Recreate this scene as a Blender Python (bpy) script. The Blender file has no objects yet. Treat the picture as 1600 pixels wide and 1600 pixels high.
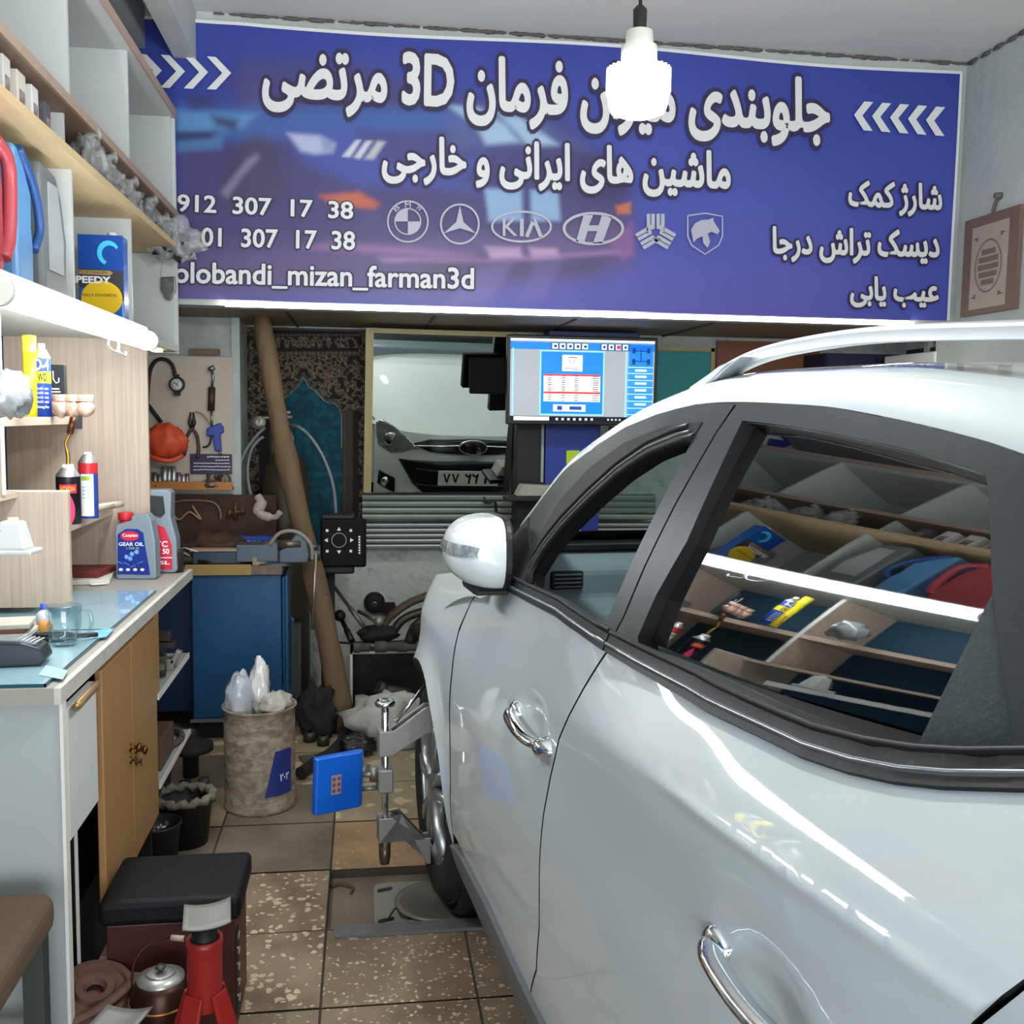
import bpy, bmesh, random
from math import *
from mathutils import Vector, Matrix, noise
from mathutils.geometry import delaunay_2d_cdt
random.seed(7)
SC = bpy.context.scene
COL = SC.collection
# ---------------------------------------------------------------- camera, world, lights, exposure
YAW, PITCH, ROLL, CAMZ, FPX = radians(8.23), radians(5.39), radians(0.8), 1.5, 1600.0
_d = Vector((sin(YAW)*cos(PITCH), cos(YAW)*cos(PITCH), -sin(PITCH)))
_r0 = Vector((cos(YAW), -sin(YAW), 0)); _u0 = _r0.cross(_d)
CR = _r0*cos(ROLL)+_u0*sin(ROLL); CU = _u0*cos(ROLL)-_r0*sin(ROLL)
CAM = Vector((0, 0, CAMZ))
cd = bpy.data.cameras.new('camera'); cd.sensor_width = 36; cd.lens = 36*FPX/1600; cd.clip_start = 0.02
cam = bpy.data.objects.new('camera', cd); COL.objects.link(cam)
cam.matrix_world = Matrix(((CR.x, CU.x, -_d.x, 0), (CR.y, CU.y, -_d.y, 0), (CR.z, CU.z, -_d.z, CAMZ), (0, 0, 0, 1)))
SC.camera = cam
SC.view_settings.view_transform = 'Standard'; SC.view_settings.look = 'None'
SC.view_settings.exposure = 0.36; SC.view_settings.gamma = 1.0; SC.view_settings.use_curve_mapping = False
wd = bpy.data.worlds.new('world'); SC.world = wd; wd.use_nodes = True
wd.node_tree.nodes['Background'].inputs[0].default_value = (0.80, 0.88, 1.0, 1)
wd.node_tree.nodes['Background'].inputs[1].default_value = 0.6

def lamp(name, kind, loc, energy, col=(1, 1, 1), rot=(0, 0, 0), size=1, size_y=None, r=0.05):
    l = bpy.data.lights.new(name, kind); l.energy = energy; l.color = col
    if kind == 'AREA':
        l.shape = 'RECTANGLE'; l.size = size; l.size_y = size_y or size
    else:
        l.shadow_soft_size = r
    o = bpy.data.objects.new(name, l); COL.objects.link(o); o.location = loc; o.rotation_euler = rot
    return o
# daylight coming in through the open shop front behind the camera
lamp('shopfront_daylight', 'AREA', (0.8, -1.7, 1.0), 165, (0.90, 0.95, 1.0), (radians(128), 0, 0), 3.4, 1.8)

def at(px, py, Y, dy=0.0):
    v = _d + CR*((px-800)/FPX) - CU*((py-800)/FPX)
    p = CAM + v*(Y/v.y); p.y += dy
    return p
def atz(px, py, Z):
    v = _d + CR*((px-800)/FPX) - CU*((py-800)/FPX)
    return CAM + v*((Z-CAMZ)/v.z)
def atx(px, py, X):
    v = _d + CR*((px-800)/FPX) - CU*((py-800)/FPX)
    return CAM + v*(X/v.x)
def photo(p):
    v = Vector(p)-CAM; z = v.dot(_d)
    return 800+FPX*v.dot(CR)/z, 800-FPX*v.dot(CU)/z

# ---------------------------------------------------------------- materials
MATS = {}
def lin(c):
    if isinstance(c, str):
        c = [int(c[i:i+2], 16)/255 for i in (0, 2, 4)]
    return tuple(x/12.92 if x <= 0.04045 else ((x+0.055)/1.055)**2.4 for x in c)
def M(name, col='808080', rough=0.5, metal=0.0, col2=None, scale=8.0, amt=0.5, bump=0.0, bscale=None, coat=0.0,
      trans=0.0, ior=1.45, alpha=1.0, emit=0.0, emcol=None, stretch=None, spec=None, hard=0.25, detail=6.0, mid=0.5):
    if name in MATS: return MATS[name]
    m = bpy.data.materials.new(name); m.use_nodes = True; MATS[name] = m
    nt = m.node_tree; b = nt.nodes['Principled BSDF']; L = nt.links.new
    c1 = (*lin(col), 1)
    b.inputs['Base Color'].default_value = c1
    b.inputs['Roughness'].default_value = rough; b.inputs['Metallic'].default_value = metal
    b.inputs['IOR'].default_value = ior; b.inputs['Alpha'].default_value = alpha
    b.inputs['Transmission Weight'].default_value = trans; b.inputs['Coat Weight'].default_value = coat
    b.inputs['Coat Roughness'].default_value = 0.03
    if spec is not None: b.inputs['Specular IOR Level'].default_value = spec
    if emit:
        b.inputs['Emission Color'].default_value = (*lin(emcol or col), 1); b.inputs['Emission Strength'].default_value = emit
    if col2 or bump:
        tc = nt.nodes.new('ShaderNodeTexCoord'); mp = nt.nodes.new('ShaderNodeMapping')
        L(tc.outputs['Object'], mp.inputs['Vector'])
        if stretch: mp.inputs['Scale'].default_value = stretch
    if col2:
        n = nt.nodes.new('ShaderNodeTexNoise'); n.inputs['Scale'].default_value = scale; n.inputs['Detail'].default_value = detail
        n.inputs['Roughness'].default_value = 0.62
        L(mp.outputs['Vector'], n.inputs['Vector'])
        r = nt.nodes.new('ShaderNodeValToRGB'); L(n.outputs['Fac'], r.inputs['Fac'])
        r.color_ramp.elements[0].position = mid-hard/2; r.color_ramp.elements[1].position = mid+hard/2
        r.color_ramp.elements[0].color = c1; r.color_ramp.elements[1].color = (*lin(col2), 1)
        if amt < 1:
            r.color_ramp.elements[1].color = tuple(c1[i]*(1-amt)+lin(col2)[i]*amt for i in range(3))+(1,)
        L(r.outputs['Color'], b.inputs['Base Color'])
    if bump:
        n2 = nt.nodes.new('ShaderNodeTexNoise'); n2.inputs['Scale'].default_value = bscale or scale*3; n2.inputs['Detail'].default_value = 5
        L(mp.outputs['Vector'], n2.inputs['Vector'])
        bm_ = nt.nodes.new('ShaderNodeBump'); bm_.inputs['Strength'].default_value = bump; bm_.inputs['Distance'].default_value = 0.02
        L(n2.outputs['Fac'], bm_.inputs['Height']); L(bm_.outputs['Normal'], b.inputs['Normal'])
    return m
def Mprint(name, rough=0.5, emit=0.0):
    """a printed or displayed picture carried by the mesh's colour attribute 'print'"""
    m = bpy.data.materials.new(name); m.use_nodes = True; nt = m.node_tree; b = nt.nodes['Principled BSDF']
    a = nt.nodes.new('ShaderNodeVertexColor'); a.layer_name = 'print'
    b.inputs['Roughness'].default_value = rough
    if emit:
        b.inputs['Base Color'].default_value = (0.01, 0.01, 0.01, 1)
        nt.links.new(a.outputs['Color'], b.inputs['Emission Color']); b.inputs['Emission Strength'].default_value = emit
    else:
        nt.links.new(a.outputs['Color'], b.inputs['Base Color'])
    return m

# ---------------------------------------------------------------- objects
def thing(name, label, cat, loc=(0, 0, 0), rz=0.0, group=None, rot=None):
    o = bpy.data.objects.new(name, None); COL.objects.link(o); o.location = loc
    o.rotation_euler = rot or (0, 0, rz); o.empty_display_size = 0.05
    o['label'] = label; o['category'] = cat
    if group: o['group'] = group
    return o
def tag(o, label, cat, group=None):
    o['label'] = label; o['category'] = cat
    if group: o['group'] = group
    return o
def dup(root, loc, rz=None, label=None):
    r = root.copy(); COL.objects.link(r); r.location = loc
    if rz is not None: r.rotation_euler = (root.rotation_euler.x, root.rotation_euler.y, rz)
    if label: r['label'] = label
    for ch in list(root.children):
        c = ch.copy(); COL.objects.link(c); c.parent = r
        for g in ch.children:
            d = g.copy(); COL.objects.link(d); d.parent = c
    return r

class MB:
    """collects shapes; build() links them as one mesh object"""
    def __init__(s): s.bm = bmesh.new()
    def add(s, vs, fs, smooth=False):
        b = [s.bm.verts.new(v) for v in vs]
        for f in fs:
            try:
                q = s.bm.faces.new([b[i] for i in f]); q.smooth = smooth
            except ValueError: pass
        return b
    def box(s, c, d, rot=None, taper=1.0):
        h = [x/2 for x in d]; vs = []
        for z in (-1, 1):
            k = taper if z > 0 else 1
            for x, y in ((-1, -1), (1, -1), (1, 1), (-1, 1)): vs.append(Vector((x*h[0]*k, y*h[1]*k, z*h[2])))
        if rot: 
            e = Matrix.Rotation(rot[2], 4, 'Z')@Matrix.Rotation(rot[1], 4, 'Y')@Matrix.Rotation(rot[0], 4, 'X'); vs = [e@v for v in vs]
        c = Vector(c)
        s.add([v+c for v in vs], [(3, 2, 1, 0), (4, 5, 6, 7), (0, 1, 5, 4), (1, 2, 6, 5), (2, 3, 7, 6), (3, 0, 4, 7)])
        return s
    def b2(s, a, b):
        return s.box([(a[i]+b[i])/2 for i in range(3)], [abs(b[i]-a[i]) for i in range(3)])
    def cyl(s, a, b, r, r2=None, n=20, cap=True):
        return s.tube([a, b], [r, r if r2 is None else r2], n, cap)
    def tube(s, pts, r, n=10, cap=True, smooth=True, flat=None):
        pts = [Vector(p) for p in pts]; m = len(pts)
        rs = r if isinstance(r, (list, tuple)) else [r]*m
        t0 = (pts[1]-pts[0]).normalized(); ref = Vector((0, 0, 1)) if abs(t0.z) < 0.9 else Vector((1, 0, 0))
        u = t0.cross(ref).normalized(); rings = []
        for i, p in enumerate(pts):
            t = ((pts[i+1] if i < m-1 else p)-(pts[i-1] if i else p)).normalized()
            u = (u-t*u.dot(t)).normalized(); w = t.cross(u)
            rings.append([s.bm.verts.new(p+(u*cos(2*pi*k/n)+w*sin(2*pi*k/n)*(flat or 1))*rs[i]) for k in range(n)])
        for a, b in zip(rings, rings[1:]):
            for k in range(n):
                f = s.bm.faces.new((a[k], a[(k+1) % n], b[(k+1) % n], b[k])); f.smooth = smooth
        if cap:
            for g in (rings[0][::-1], rings[-1]):
                f = s.bm.faces.new(g); f.smooth = False
        return s
    def lathe(s, prof, c=(0, 0, 0), axis=None, n=28, sx=1.0, sy=1.0, smooth=True):
        """prof: (radius, height) pairs; axis: direction of the height"""
        c = Vector(c); ax = Vector(axis or (0, 0, 1)).normalized()
        q = Vector((0, 0, 1)).rotation_difference(ax).to_matrix(); rings = []
        for r, h in prof:
            if r < 1e-5: rings.append([s.bm.verts.new(c+q@Vector((0, 0, h)))])
            else: rings.append([s.bm.verts.new(c+q@Vector((r*sx*cos(2*pi*k/n), r*sy*sin(2*pi*k/n), h))) for k in range(n)])
        for a, b in zip(rings, rings[1:]):
            for k in range(n):
                k2 = (k+1) % n
                if len(a) == 1 and len(b) == 1: continue
                if len(a) == 1: f = s.bm.faces.new((a[0], b[k2], b[k]))
                elif len(b) == 1: f = s.bm.faces.new((a[k], a[k2], b[0]))
                else: f = s.bm.faces.new((a[k], a[k2], b[k2], b[k]))
                f.smooth = smooth
        return s
    def ball(s, c, r, n=16, sq=(1, 1, 1), jit=0.0, seed=0):
        c = Vector(c); m = max(6, n//2); vs = []; fs = []
        for i in range(m+1):
            for k in range(n):
                a = pi*i/m; b = 2*pi*k/n
                d = Vector((sin(a)*cos(b), sin(a)*sin(b), cos(a)))
                q = 1+jit*noise.noise(d*2.3+Vector((seed, seed*1.7, 0)))*1.6+jit*0.5*noise.noise(d*6+Vector((seed*3, 0, 0)))
                vs.append(c+Vector((d.x*sq[0], d.y*sq[1], d.z*sq[2]))*r*q)
        for i in range(m):
            for k in range(n): fs.append((i*n+k, (i+1)*n+k, (i+1)*n+(k+1) % n, i*n+(k+1) % n))
        b = s.add(vs, fs, True)
        return s
    def prism(s, poly, d, o=(0, 0, 0), ux=(1, 0, 0), uy=(0, 0, 1), smooth=False):
        """2-D outline in the plane (ux, uy) at o, thickened by the vector d"""
        o, ux, uy, d = Vector(o), Vector(ux), Vector(uy), Vector(d); n = len(poly)
        a = [o+ux*p[0]+uy*p[1] for p in poly]; b = [p+d for p in a]
        s.add(a+b, [tuple(range(n))[::-1], tuple(range(n, 2*n))]+[(i, (i+1) % n, n+(i+1) % n, n+i) for i in range(n)], smooth)
        return s
    def quad(s, *p, smooth=False):
        s.add(p, [tuple(range(len(p)))], smooth); return s
    def grid(s, fn, nu, nv, smooth=True, close=False):
        vs = [fn(i/nu, j/nv) for j in range(nv+1) for i in range(nu+1)]
        fs = [(j*(nu+1)+i, j*(nu+1)+i+1, (j+1)*(nu+1)+i+1, (j+1)*(nu+1)+i) for j in range(nv) for i in range(nu)]
        s.add(vs, fs, smooth); return s
    def build(s, name, mat, parent=None, bevel=0.0, seg=2, sub=0, autosmooth=None, solid=0.0):
        me = bpy.data.meshes.new(name)
        bmesh.ops.recalc_face_normals(s.bm, faces=s.bm.faces)
        s.bm.to_mesh(me); s.bm.free(); me.materials.append(mat)
        o = bpy.data.objects.new(name, me); COL.objects.link(o)
        if parent: o.parent = parent
        if solid:
            m = o.modifiers.new('solid', 'SOLIDIFY'); m.thickness = solid; m.offset = 0
        if bevel:
            m = o.modifiers.new('bevel', 'BEVEL'); m.width = bevel; m.segments = seg; m.limit_method = 'ANGLE'; m.angle_limit = radians(40)
        if sub:
            m = o.modifiers.new('sub', 'SUBSURF'); m.levels = sub; m.render_levels = sub
        return o
def struct(o): o['kind'] = 'structure'; return o
def arc(c, r, a0, a1, n, ry=None):
    return [(c[0]+r*cos(radians(a0+(a1-a0)*i/n)), c[1]+(ry or r)*sin(radians(a0+(a1-a0)*i/n))) for i in range(n+1)]
def rrect(w, h, r, n=4):
    p = []
    for cx, cy, a in ((w/2-r, h/2-r, 0), (-w/2+r, h/2-r, 90), (-w/2+r, -h/2+r, 180), (w/2-r, -h/2+r, 270)): p += arc((cx, cy), r, a, a+90, n)
    return p
def spline(pts, n=8):
    """Catmull-Rom through points"""
    P = [Vector(p) for p in pts]; P = [P[0]*2-P[1]]+P+[P[-1]*2-P[-2]]; out = []
    for i in range(1, len(P)-2):
        for k in range(n):
            t = k/n; a, b, c, d = P[i-1:i+3]
            out.append(0.5*((2*b)+(c-a)*t+(2*a-5*b+4*c-d)*t*t+(3*b-a-3*c+d)*t**3))
    return out+[P[-2]]

# flat printed shapes lying in a plane Y = const, given in photograph pixels of that plane
class Flat:
    def __init__(s, Y, fn=None): s.mb = MB(); s.fn = fn or (lambda x, y: at(x, y, Y))
    def poly(s, pts):
        s.mb.add([s.fn(*p) for p in pts], [tuple(range(len(pts)))]); return s
    def rect(s, x0, y0, x1, y1): return s.poly([(x0, y0), (x1, y0), (x1, y1), (x0, y1)])
    def ring(s, cx, cy, rx, ry, t, n=40, a0=0, a1=360):
        o = arc((cx, cy), rx, a0, a1, n, ry); i = arc((cx, cy), rx-t, a0, a1, n, ry-t)
        s.mb.add([s.fn(*p) for p in o+i], [(k, k+1, n+2+k, n+1+k) for k in range(n)]); return s
    def disk(s, cx, cy, rx, ry=None, n=28): return s.poly(arc((cx, cy), rx, 0, 360-360/n, n-1, ry or rx))
    def line(s, pts, w):
        L, R = [], []
        P = [Vector((p[0], p[1])) for p in pts]
        for i, p in enumerate(P):
            t = ((P[i+1] if i < len(P)-1 else p)-(P[i-1] if i else p)).normalized(); nn = Vector((-t.y, t.x))*w/2
            L.append(p+nn); R.append(p-nn)
        for i in range(len(P)-1): s.poly([L[i], L[i+1], R[i+1], R[i]])
        return s
    def build(s, name, mat, parent):
        o = s.mb.build(name, mat); 
        if parent:
            o.parent = parent; o.matrix_parent_inverse = Matrix.LocRotScale(parent.location, parent.rotation_euler, None).inverted()
        return o
def keep(o, parent):
    """parent without moving: the mesh was made in world coordinates"""
    o.parent = parent; o.matrix_parent_inverse = Matrix.LocRotScale(parent.location, parent.rotation_euler, None).inverted(); return o

# ---------------------------------------------------------------- writing
_F = {'ا': 'FE8D FE8E', 'ب': 'FE8F FE90 FE91 FE92', 'ت': 'FE95 FE96 FE97 FE98', 'ج': 'FE9D FE9E FE9F FEA0', 'خ': 'FEA5 FEA6 FEA7 FEA8',
      'د': 'FEA9 FEAA', 'ر': 'FEAD FEAE', 'ز': 'FEAF FEB0', 'ژ': 'FB8A FB8B', 'س': 'FEB1 FEB2 FEB3 FEB4', 'ش': 'FEB5 FEB6 FEB7 FEB8',
      'ض': 'FEBD FEBE FEBF FEC0', 'ع': 'FEC9 FECA FECB FECC', 'ف': 'FED1 FED2 FED3 FED4', 'ک': 'FB8E FB8F FB90 FB91',
      'ل': 'FEDD FEDE FEDF FEE0', 'م': 'FEE1 FEE2 FEE3 FEE4', 'ن': 'FEE5 FEE6 FEE7 FEE8', 'و': 'FEED FEEE', 'ه': 'FEE9 FEEA FEEB FEEC',
      'ی': 'FBFC FBFD FBFE FBFF'}
def persian(t):
    """joined letter forms in left-to-right order"""
    words = []
    for w in t.split(' '):
        if not all(c in _F for c in w): words.append(w); continue
        o = ''
        for i, c in enumerate(w):
            f = _F[c].split(); prev = i > 0 and len(_F[w[i-1]].split()) == 4; nxt = i < len(w)-1 and len(f) == 4
            k = (3 if nxt else 1) if prev else (2 if nxt else 0)
            o += chr(int(f[k], 16))
        words.append(o[::-1])
    return ' '.join(words[::-1])
_tcache = {}
def _right(body):
    """where a bar set after the text would stand"""
    cu = bpy.data.curves.new('t', 'FONT'); cu.body = body+'|'; o = bpy.data.objects.new('t', cu); COL.objects.link(o)
    dg = bpy.context.evaluated_depsgraph_get(); ev = o.evaluated_get(dg); me = ev.to_mesh(); x = max(v.co.x for v in me.vertices)
    ev.to_mesh_clear(); bpy.data.objects.remove(o); bpy.data.curves.remove(cu); return x
def text_mesh(body):
    """outline of a line of text in em units, as (verts, faces)"""
    key = body
    if key in _tcache: return _tcache[key]
    if len(body) > 1 and any(ord(c) > 0x600 for c in body):          # joined letters overlap: take each glyph on its own
        V, F_ = [], []
        for i, c in enumerate(body):
            if c == ' ': continue
            v1, f1 = text_mesh(c); dx = _right(body[:i+1])-_right(c)
            F_ += [tuple(len(V)+k for k in f) for f in f1]; V += [(v[0]+dx, v[1], .5*(i % 2)) for v in v1]
        _tcache[key] = (V, F_); return V, F_
    cu = bpy.data.curves.new('t', 'FONT'); cu.body = body; cu.resolution_u = 3; cu.fill_mode = 'FRONT'
    o = bpy.data.objects.new('t', cu); COL.objects.link(o)
    dg = bpy.context.evaluated_depsgraph_get(); e = o.evaluated_get(dg); me = e.to_mesh()
    vs = [tuple(v.co) for v in me.vertices]; fs = [tuple(p.vertices) for p in me.polygons]
    e.to_mesh_clear(); bpy.data.objects.remove(o); bpy.data.curves.remove(cu)
    _tcache[key] = (vs, fs); return vs, fs
def write(mb, body, fn, bold=0.0, lift=(0, -.00012, 0)):
    """fit the text's own box to the unit square and lay it through fn(u, v); bold thickens the strokes (in em)"""
    vs, fs = text_mesh(body)
    x0, x1 = min(v[0] for v in vs), max(v[0] for v in vs); y0, y1 = min(v[1] for v in vs), max(v[1] for v in vs)
    n = 10 if bold else 0; lift = Vector(lift)
    for k in range(n+1):
        dx, dy = (0, 0) if k == n else (bold*cos(2*pi*k/n), bold*sin(2*pi*k/n))
        mb.add([fn((v[0]+dx-x0)/(x1-x0), (v[1]+dy-y0)/(y1-y0))+lift*(k+v[2]) for v in vs], fs)
# ================================================================ the room
XL, XR, YF, YH, ZC, ZA = -1.22, 2.79, 5.62, 4.62, 3.17, 1.955     # walls, far wall, header, ceilings
XS, YE = -0.775, 4.5                                             # front and far end of the tall shelving
m_wall = M('worn_plaster', 'c3c7c2', .8, col2='8f9894', scale=2.2, hard=.5, bump=.25, bscale=18)
m_peel = M('peeling_plaster', 'b4bab4', .85, col2='6f7a75', scale=13, hard=.14, mid=.60, bump=.6, bscale=20)
m_pier = M('grey_green_plaster', 'a7ada8', .85, col2='76827d', scale=9, hard=.3, bump=.35, bscale=16)
m_ceil = M('ceiling_plaster', 'dedcd6', .9, col2='cbcac5', scale=1.6, hard=.5, bump=.12, bscale=9)
m_teal = M('teal_wall_paint', '16465e', .6, col2='0f3145', scale=3, hard=.6)
m_soff = M('alcove_board', '8c7a64', .6, col2='66584a', scale=1.5, hard=.5, stretch=(1, 12, 1))
m_beam = M('white_beam_paint', 'c9ccc8', .6, col2='a9aca8', scale=4, hard=.4)
def wall(name, a, b, mat): return struct(MB().b2(a, b).build(name, mat))
wall('wall_left', (XL-.12, -2.2, 0), (XL, YF+.1, 3.3), m_teal)
XA = 3.75                                                        # the alcove behind the header is wider
wall('wall_right', (XR, -2.2, 0), (XR+.12, YH+.14, 3.3), m_wall)
wall('wall_far', (XL, YF, 0), (XA, YF+.12, 3.3), m_peel)
wall('wall_alcove', (XA, YH, 0), (XA+.12, YF+.12, 3.3), m_wall)
wall('wall_header', (XL, YH, ZA), (XA, YH+.14, ZC), m_wall)
wall('wall_pier', (XL, 5.22, 0), (-.615, YF, ZA), m_pier)
wall('trim_1', (-.645, 5.205, 0), (-.605, 5.22, ZA), M('pier_edge', 'b3bdb8', .7, col2='8b9894', scale=9, hard=.3))
wall('ceiling', (XL-.12, -2.2, ZC), (XA+.12, YF+.1, ZC+.1), m_ceil)
wall('trim_2', (XL, YH+.14, ZA), (XA, YF, ZA+.05), m_soff)
for i, x in enumerate((-.35, .32, .98, 1.65)):
    wall('trim_%d' % (3+i), (x-.006, YH+.14, ZA-.006), (x+.006, YF, ZA), M('joint', '3a322a', .8))
wall('trim_7', (XL, -2.2, 3.0), (-.905, YH, ZC), M('grey_soffit', 'a5a7a6', .8, col2='8d8f90', scale=3, hard=.5))
wall('trim_8', (-.79, -2.2, 2.97), (-.70, YH, ZC), m_beam)
struct(MB().b2((at(299, 549, 5.2).x, 5.17, at(299, 554, 5.2).z), (at(343, 549, 5.2).x, 5.22, at(299, 545, 5.2).z)).build('trim_11', M('brown_batten', '6d5a4c', .7)))
# rough plaster edge where the ceiling meets the banner
bm_ = MB()
for k in range(70):
    x = -.6+k*.049+random.uniform(-.02, .02)
    bm_.ball((x, YH-.01, ZC-.008), random.uniform(.008, .019), 8, (2.6, .6, .5), .5, k)
struct(bm_.build('trim_9', M('crumbled_plaster', '6d6a66', .95, col2='3b3835', scale=20, hard=.5)))
bm_ = MB()
for k in range(36):
    y = 1.2+k*.096
    bm_.ball((XR-.005, y, ZC-.01), random.uniform(.008, .02), 8, (.5, 2.4, .6), .5, k+90)
struct(bm_.build('trim_10', MATS['crumbled_plaster']))

# floor of terrazzo tiles with a shallow pit under the wheel
def tile_mat(name, base, flake, thr, sc=34, dark='4a4035'):
    m = bpy.data.materials.new(name); m.use_nodes = True; nt = m.node_tree; L = nt.links.new; b = nt.nodes['Principled BSDF']
    tc = nt.nodes.new('ShaderNodeTexCoord'); 
    n = nt.nodes.new('ShaderNodeTexNoise'); n.inputs['Scale'].default_value = 5; n.inputs['Detail'].default_value = 8; L(tc.outputs['Object'], n.inputs['Vector'])
    r = nt.nodes.new('ShaderNodeValToRGB'); L(n.outputs['Fac'], r.inputs['Fac'])
    r.color_ramp.elements[0].color = (*lin(dark), 1); r.color_ramp.elements[1].color = (*lin(base), 1)
    r.color_ramp.elements[0].position = .32; r.color_ramp.elements[1].position = .6
    wv = nt.nodes.new('ShaderNodeMixRGB'); wv.inputs[0].default_value = .035; L(tc.outputs['Object'], wv.inputs[1])
    n2 = nt.nodes.new('ShaderNodeTexNoise'); n2.inputs['Scale'].default_value = 30; L(tc.outputs['Object'], n2.inputs['Vector']); L(n2.outputs['Color'], wv.inputs[2])
    v = nt.nodes.new('ShaderNodeTexVoronoi'); v.inputs['Scale'].default_value = sc; L(wv.outputs['Color'], v.inputs['Vector'])
    sp = nt.nodes.new('ShaderNodeSeparateColor'); L(v.outputs['Color'], sp.inputs['Color'])
    ma = nt.nodes.new('ShaderNodeMath'); ma.operation = 'MULTIPLY'; ma.inputs[1].default_value = thr; L(sp.outputs[0], ma.inputs[0])
    lt = nt.nodes.new('ShaderNodeMath'); lt.operation = 'LESS_THAN'; L(v.outputs['Distance'], lt.inputs[0]); L(ma.outputs[0], lt.inputs[1])
    mx = nt.nodes.new('ShaderNodeMixRGB'); L(lt.outputs[0], mx.inputs[0]); L(r.outputs['Color'], mx.inputs[1]); mx.inputs[2].default_value = (*lin(flake), 1)
    L(mx.outputs['Color'], b.inputs['Base Color']); b.inputs['Roughness'].default_value = .6
    return m
t_mats = [tile_mat('terrazzo', '8a7660', 'c0ae90', .50, 42, '665543'), tile_mat('grey_tile', '766a5a', '85796a', .2, 40, '5e5447'),
          tile_mat('orange_tile', 'a4845f', 'b89a72', .3, 46, '8a6d50'), tile_mat('pale_stone', '9a8e70', 'b9ad8b', .5, 12, '85785e'),
          tile_mat('speckled_tile', '80705b', 'b5a78d', .42, 60, '64553f'), M('grout', '3f372e', .9)]
bm_ = MB(); ids = []
def cellmat(i, j):
    if j >= 4: return 3 if (i+j) % 3 else 1
    if j == 3: return {-1: 1, 0: 2, -2: 1}.get(i, 1)
    if j in (1, 2): return 0 if i < 0 else 4
    return 4
def top(x0, y0, x1, y1, z, k): bm_.quad((x0, y0, z), (x1, y0, z), (x1, y1, z), (x0, y1, z)); ids.append(k)
g = .0035
for i in range(-3, 10):
    for j in range(-12, 9):
        x, y = -.11+.4*i, 2.5+.4*j-.4
        pit = j == 2 and i in (0, 1)
        if pit:
            for q in (((x, y, 0), (x+.4, y, 0), (x+.4, y, -.03), (x, y, -.03)), ((x, y+.4, 0), (x+.4, y+.4, 0), (x+.4, y+.4, -.03), (x, y+.4, -.03))): bm_.quad(*q); ids.append(5)
            if i == 0: bm_.quad((x, y, 0), (x, y+.4, 0), (x, y+.4, -.03), (x, y, -.03)); ids.append(5)
            else: bm_.quad((x+.4, y, 0), (x+.4, y+.4, 0), (x+.4, y+.4, -.03), (x+.4, y, -.03)); ids.append(5)
            top(x, y, x+.4, y+.4, -.03, 1); continue
        dz = random.uniform(-.0015, .0015)
        top(x+g, y+g, x+.4-g, y+.4-g, dz, cellmat(i, j))
        top(x, y, x+.4, y+.4, -.004, 5)
fl = bm_.build('floor', t_mats[0]); struct(fl)
for m in t_mats[1:]: fl.data.materials.append(m)
for p, k in zip(fl.data.polygons, ids): p.material_index = k

# ================================================================ the banner
bn = thing('banner', 'long blue printed banner with white Persian lettering and car emblems across the header wall', 'banner', (0.98, YH-.01, 1.97))
def soft(a, b, x): 
    t = max(0., min(1., (x-a)/(b-a))); return t*t*(3-2*t)
def pdist(poly, x, y):
    """signed distance to an outline, positive inside"""
    ins = False; d = 1e9; n = len(poly)
    for i in range(n):
        ax, ay = poly[i]; bx, by = poly[(i+1) % n]
        if (ay > y) != (by > y) and x < (bx-ax)*(y-ay)/(by-ay)+ax: ins = not ins
        ux, uy = bx-ax, by-ay; t = max(0, min(1, ((x-ax)*ux+(y-ay)*uy)/(ux*ux+uy*uy+1e-9)))
        d = min(d, hypot(x-ax-t*ux, y-ay-t*uy))
    return d if ins else -d
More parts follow.
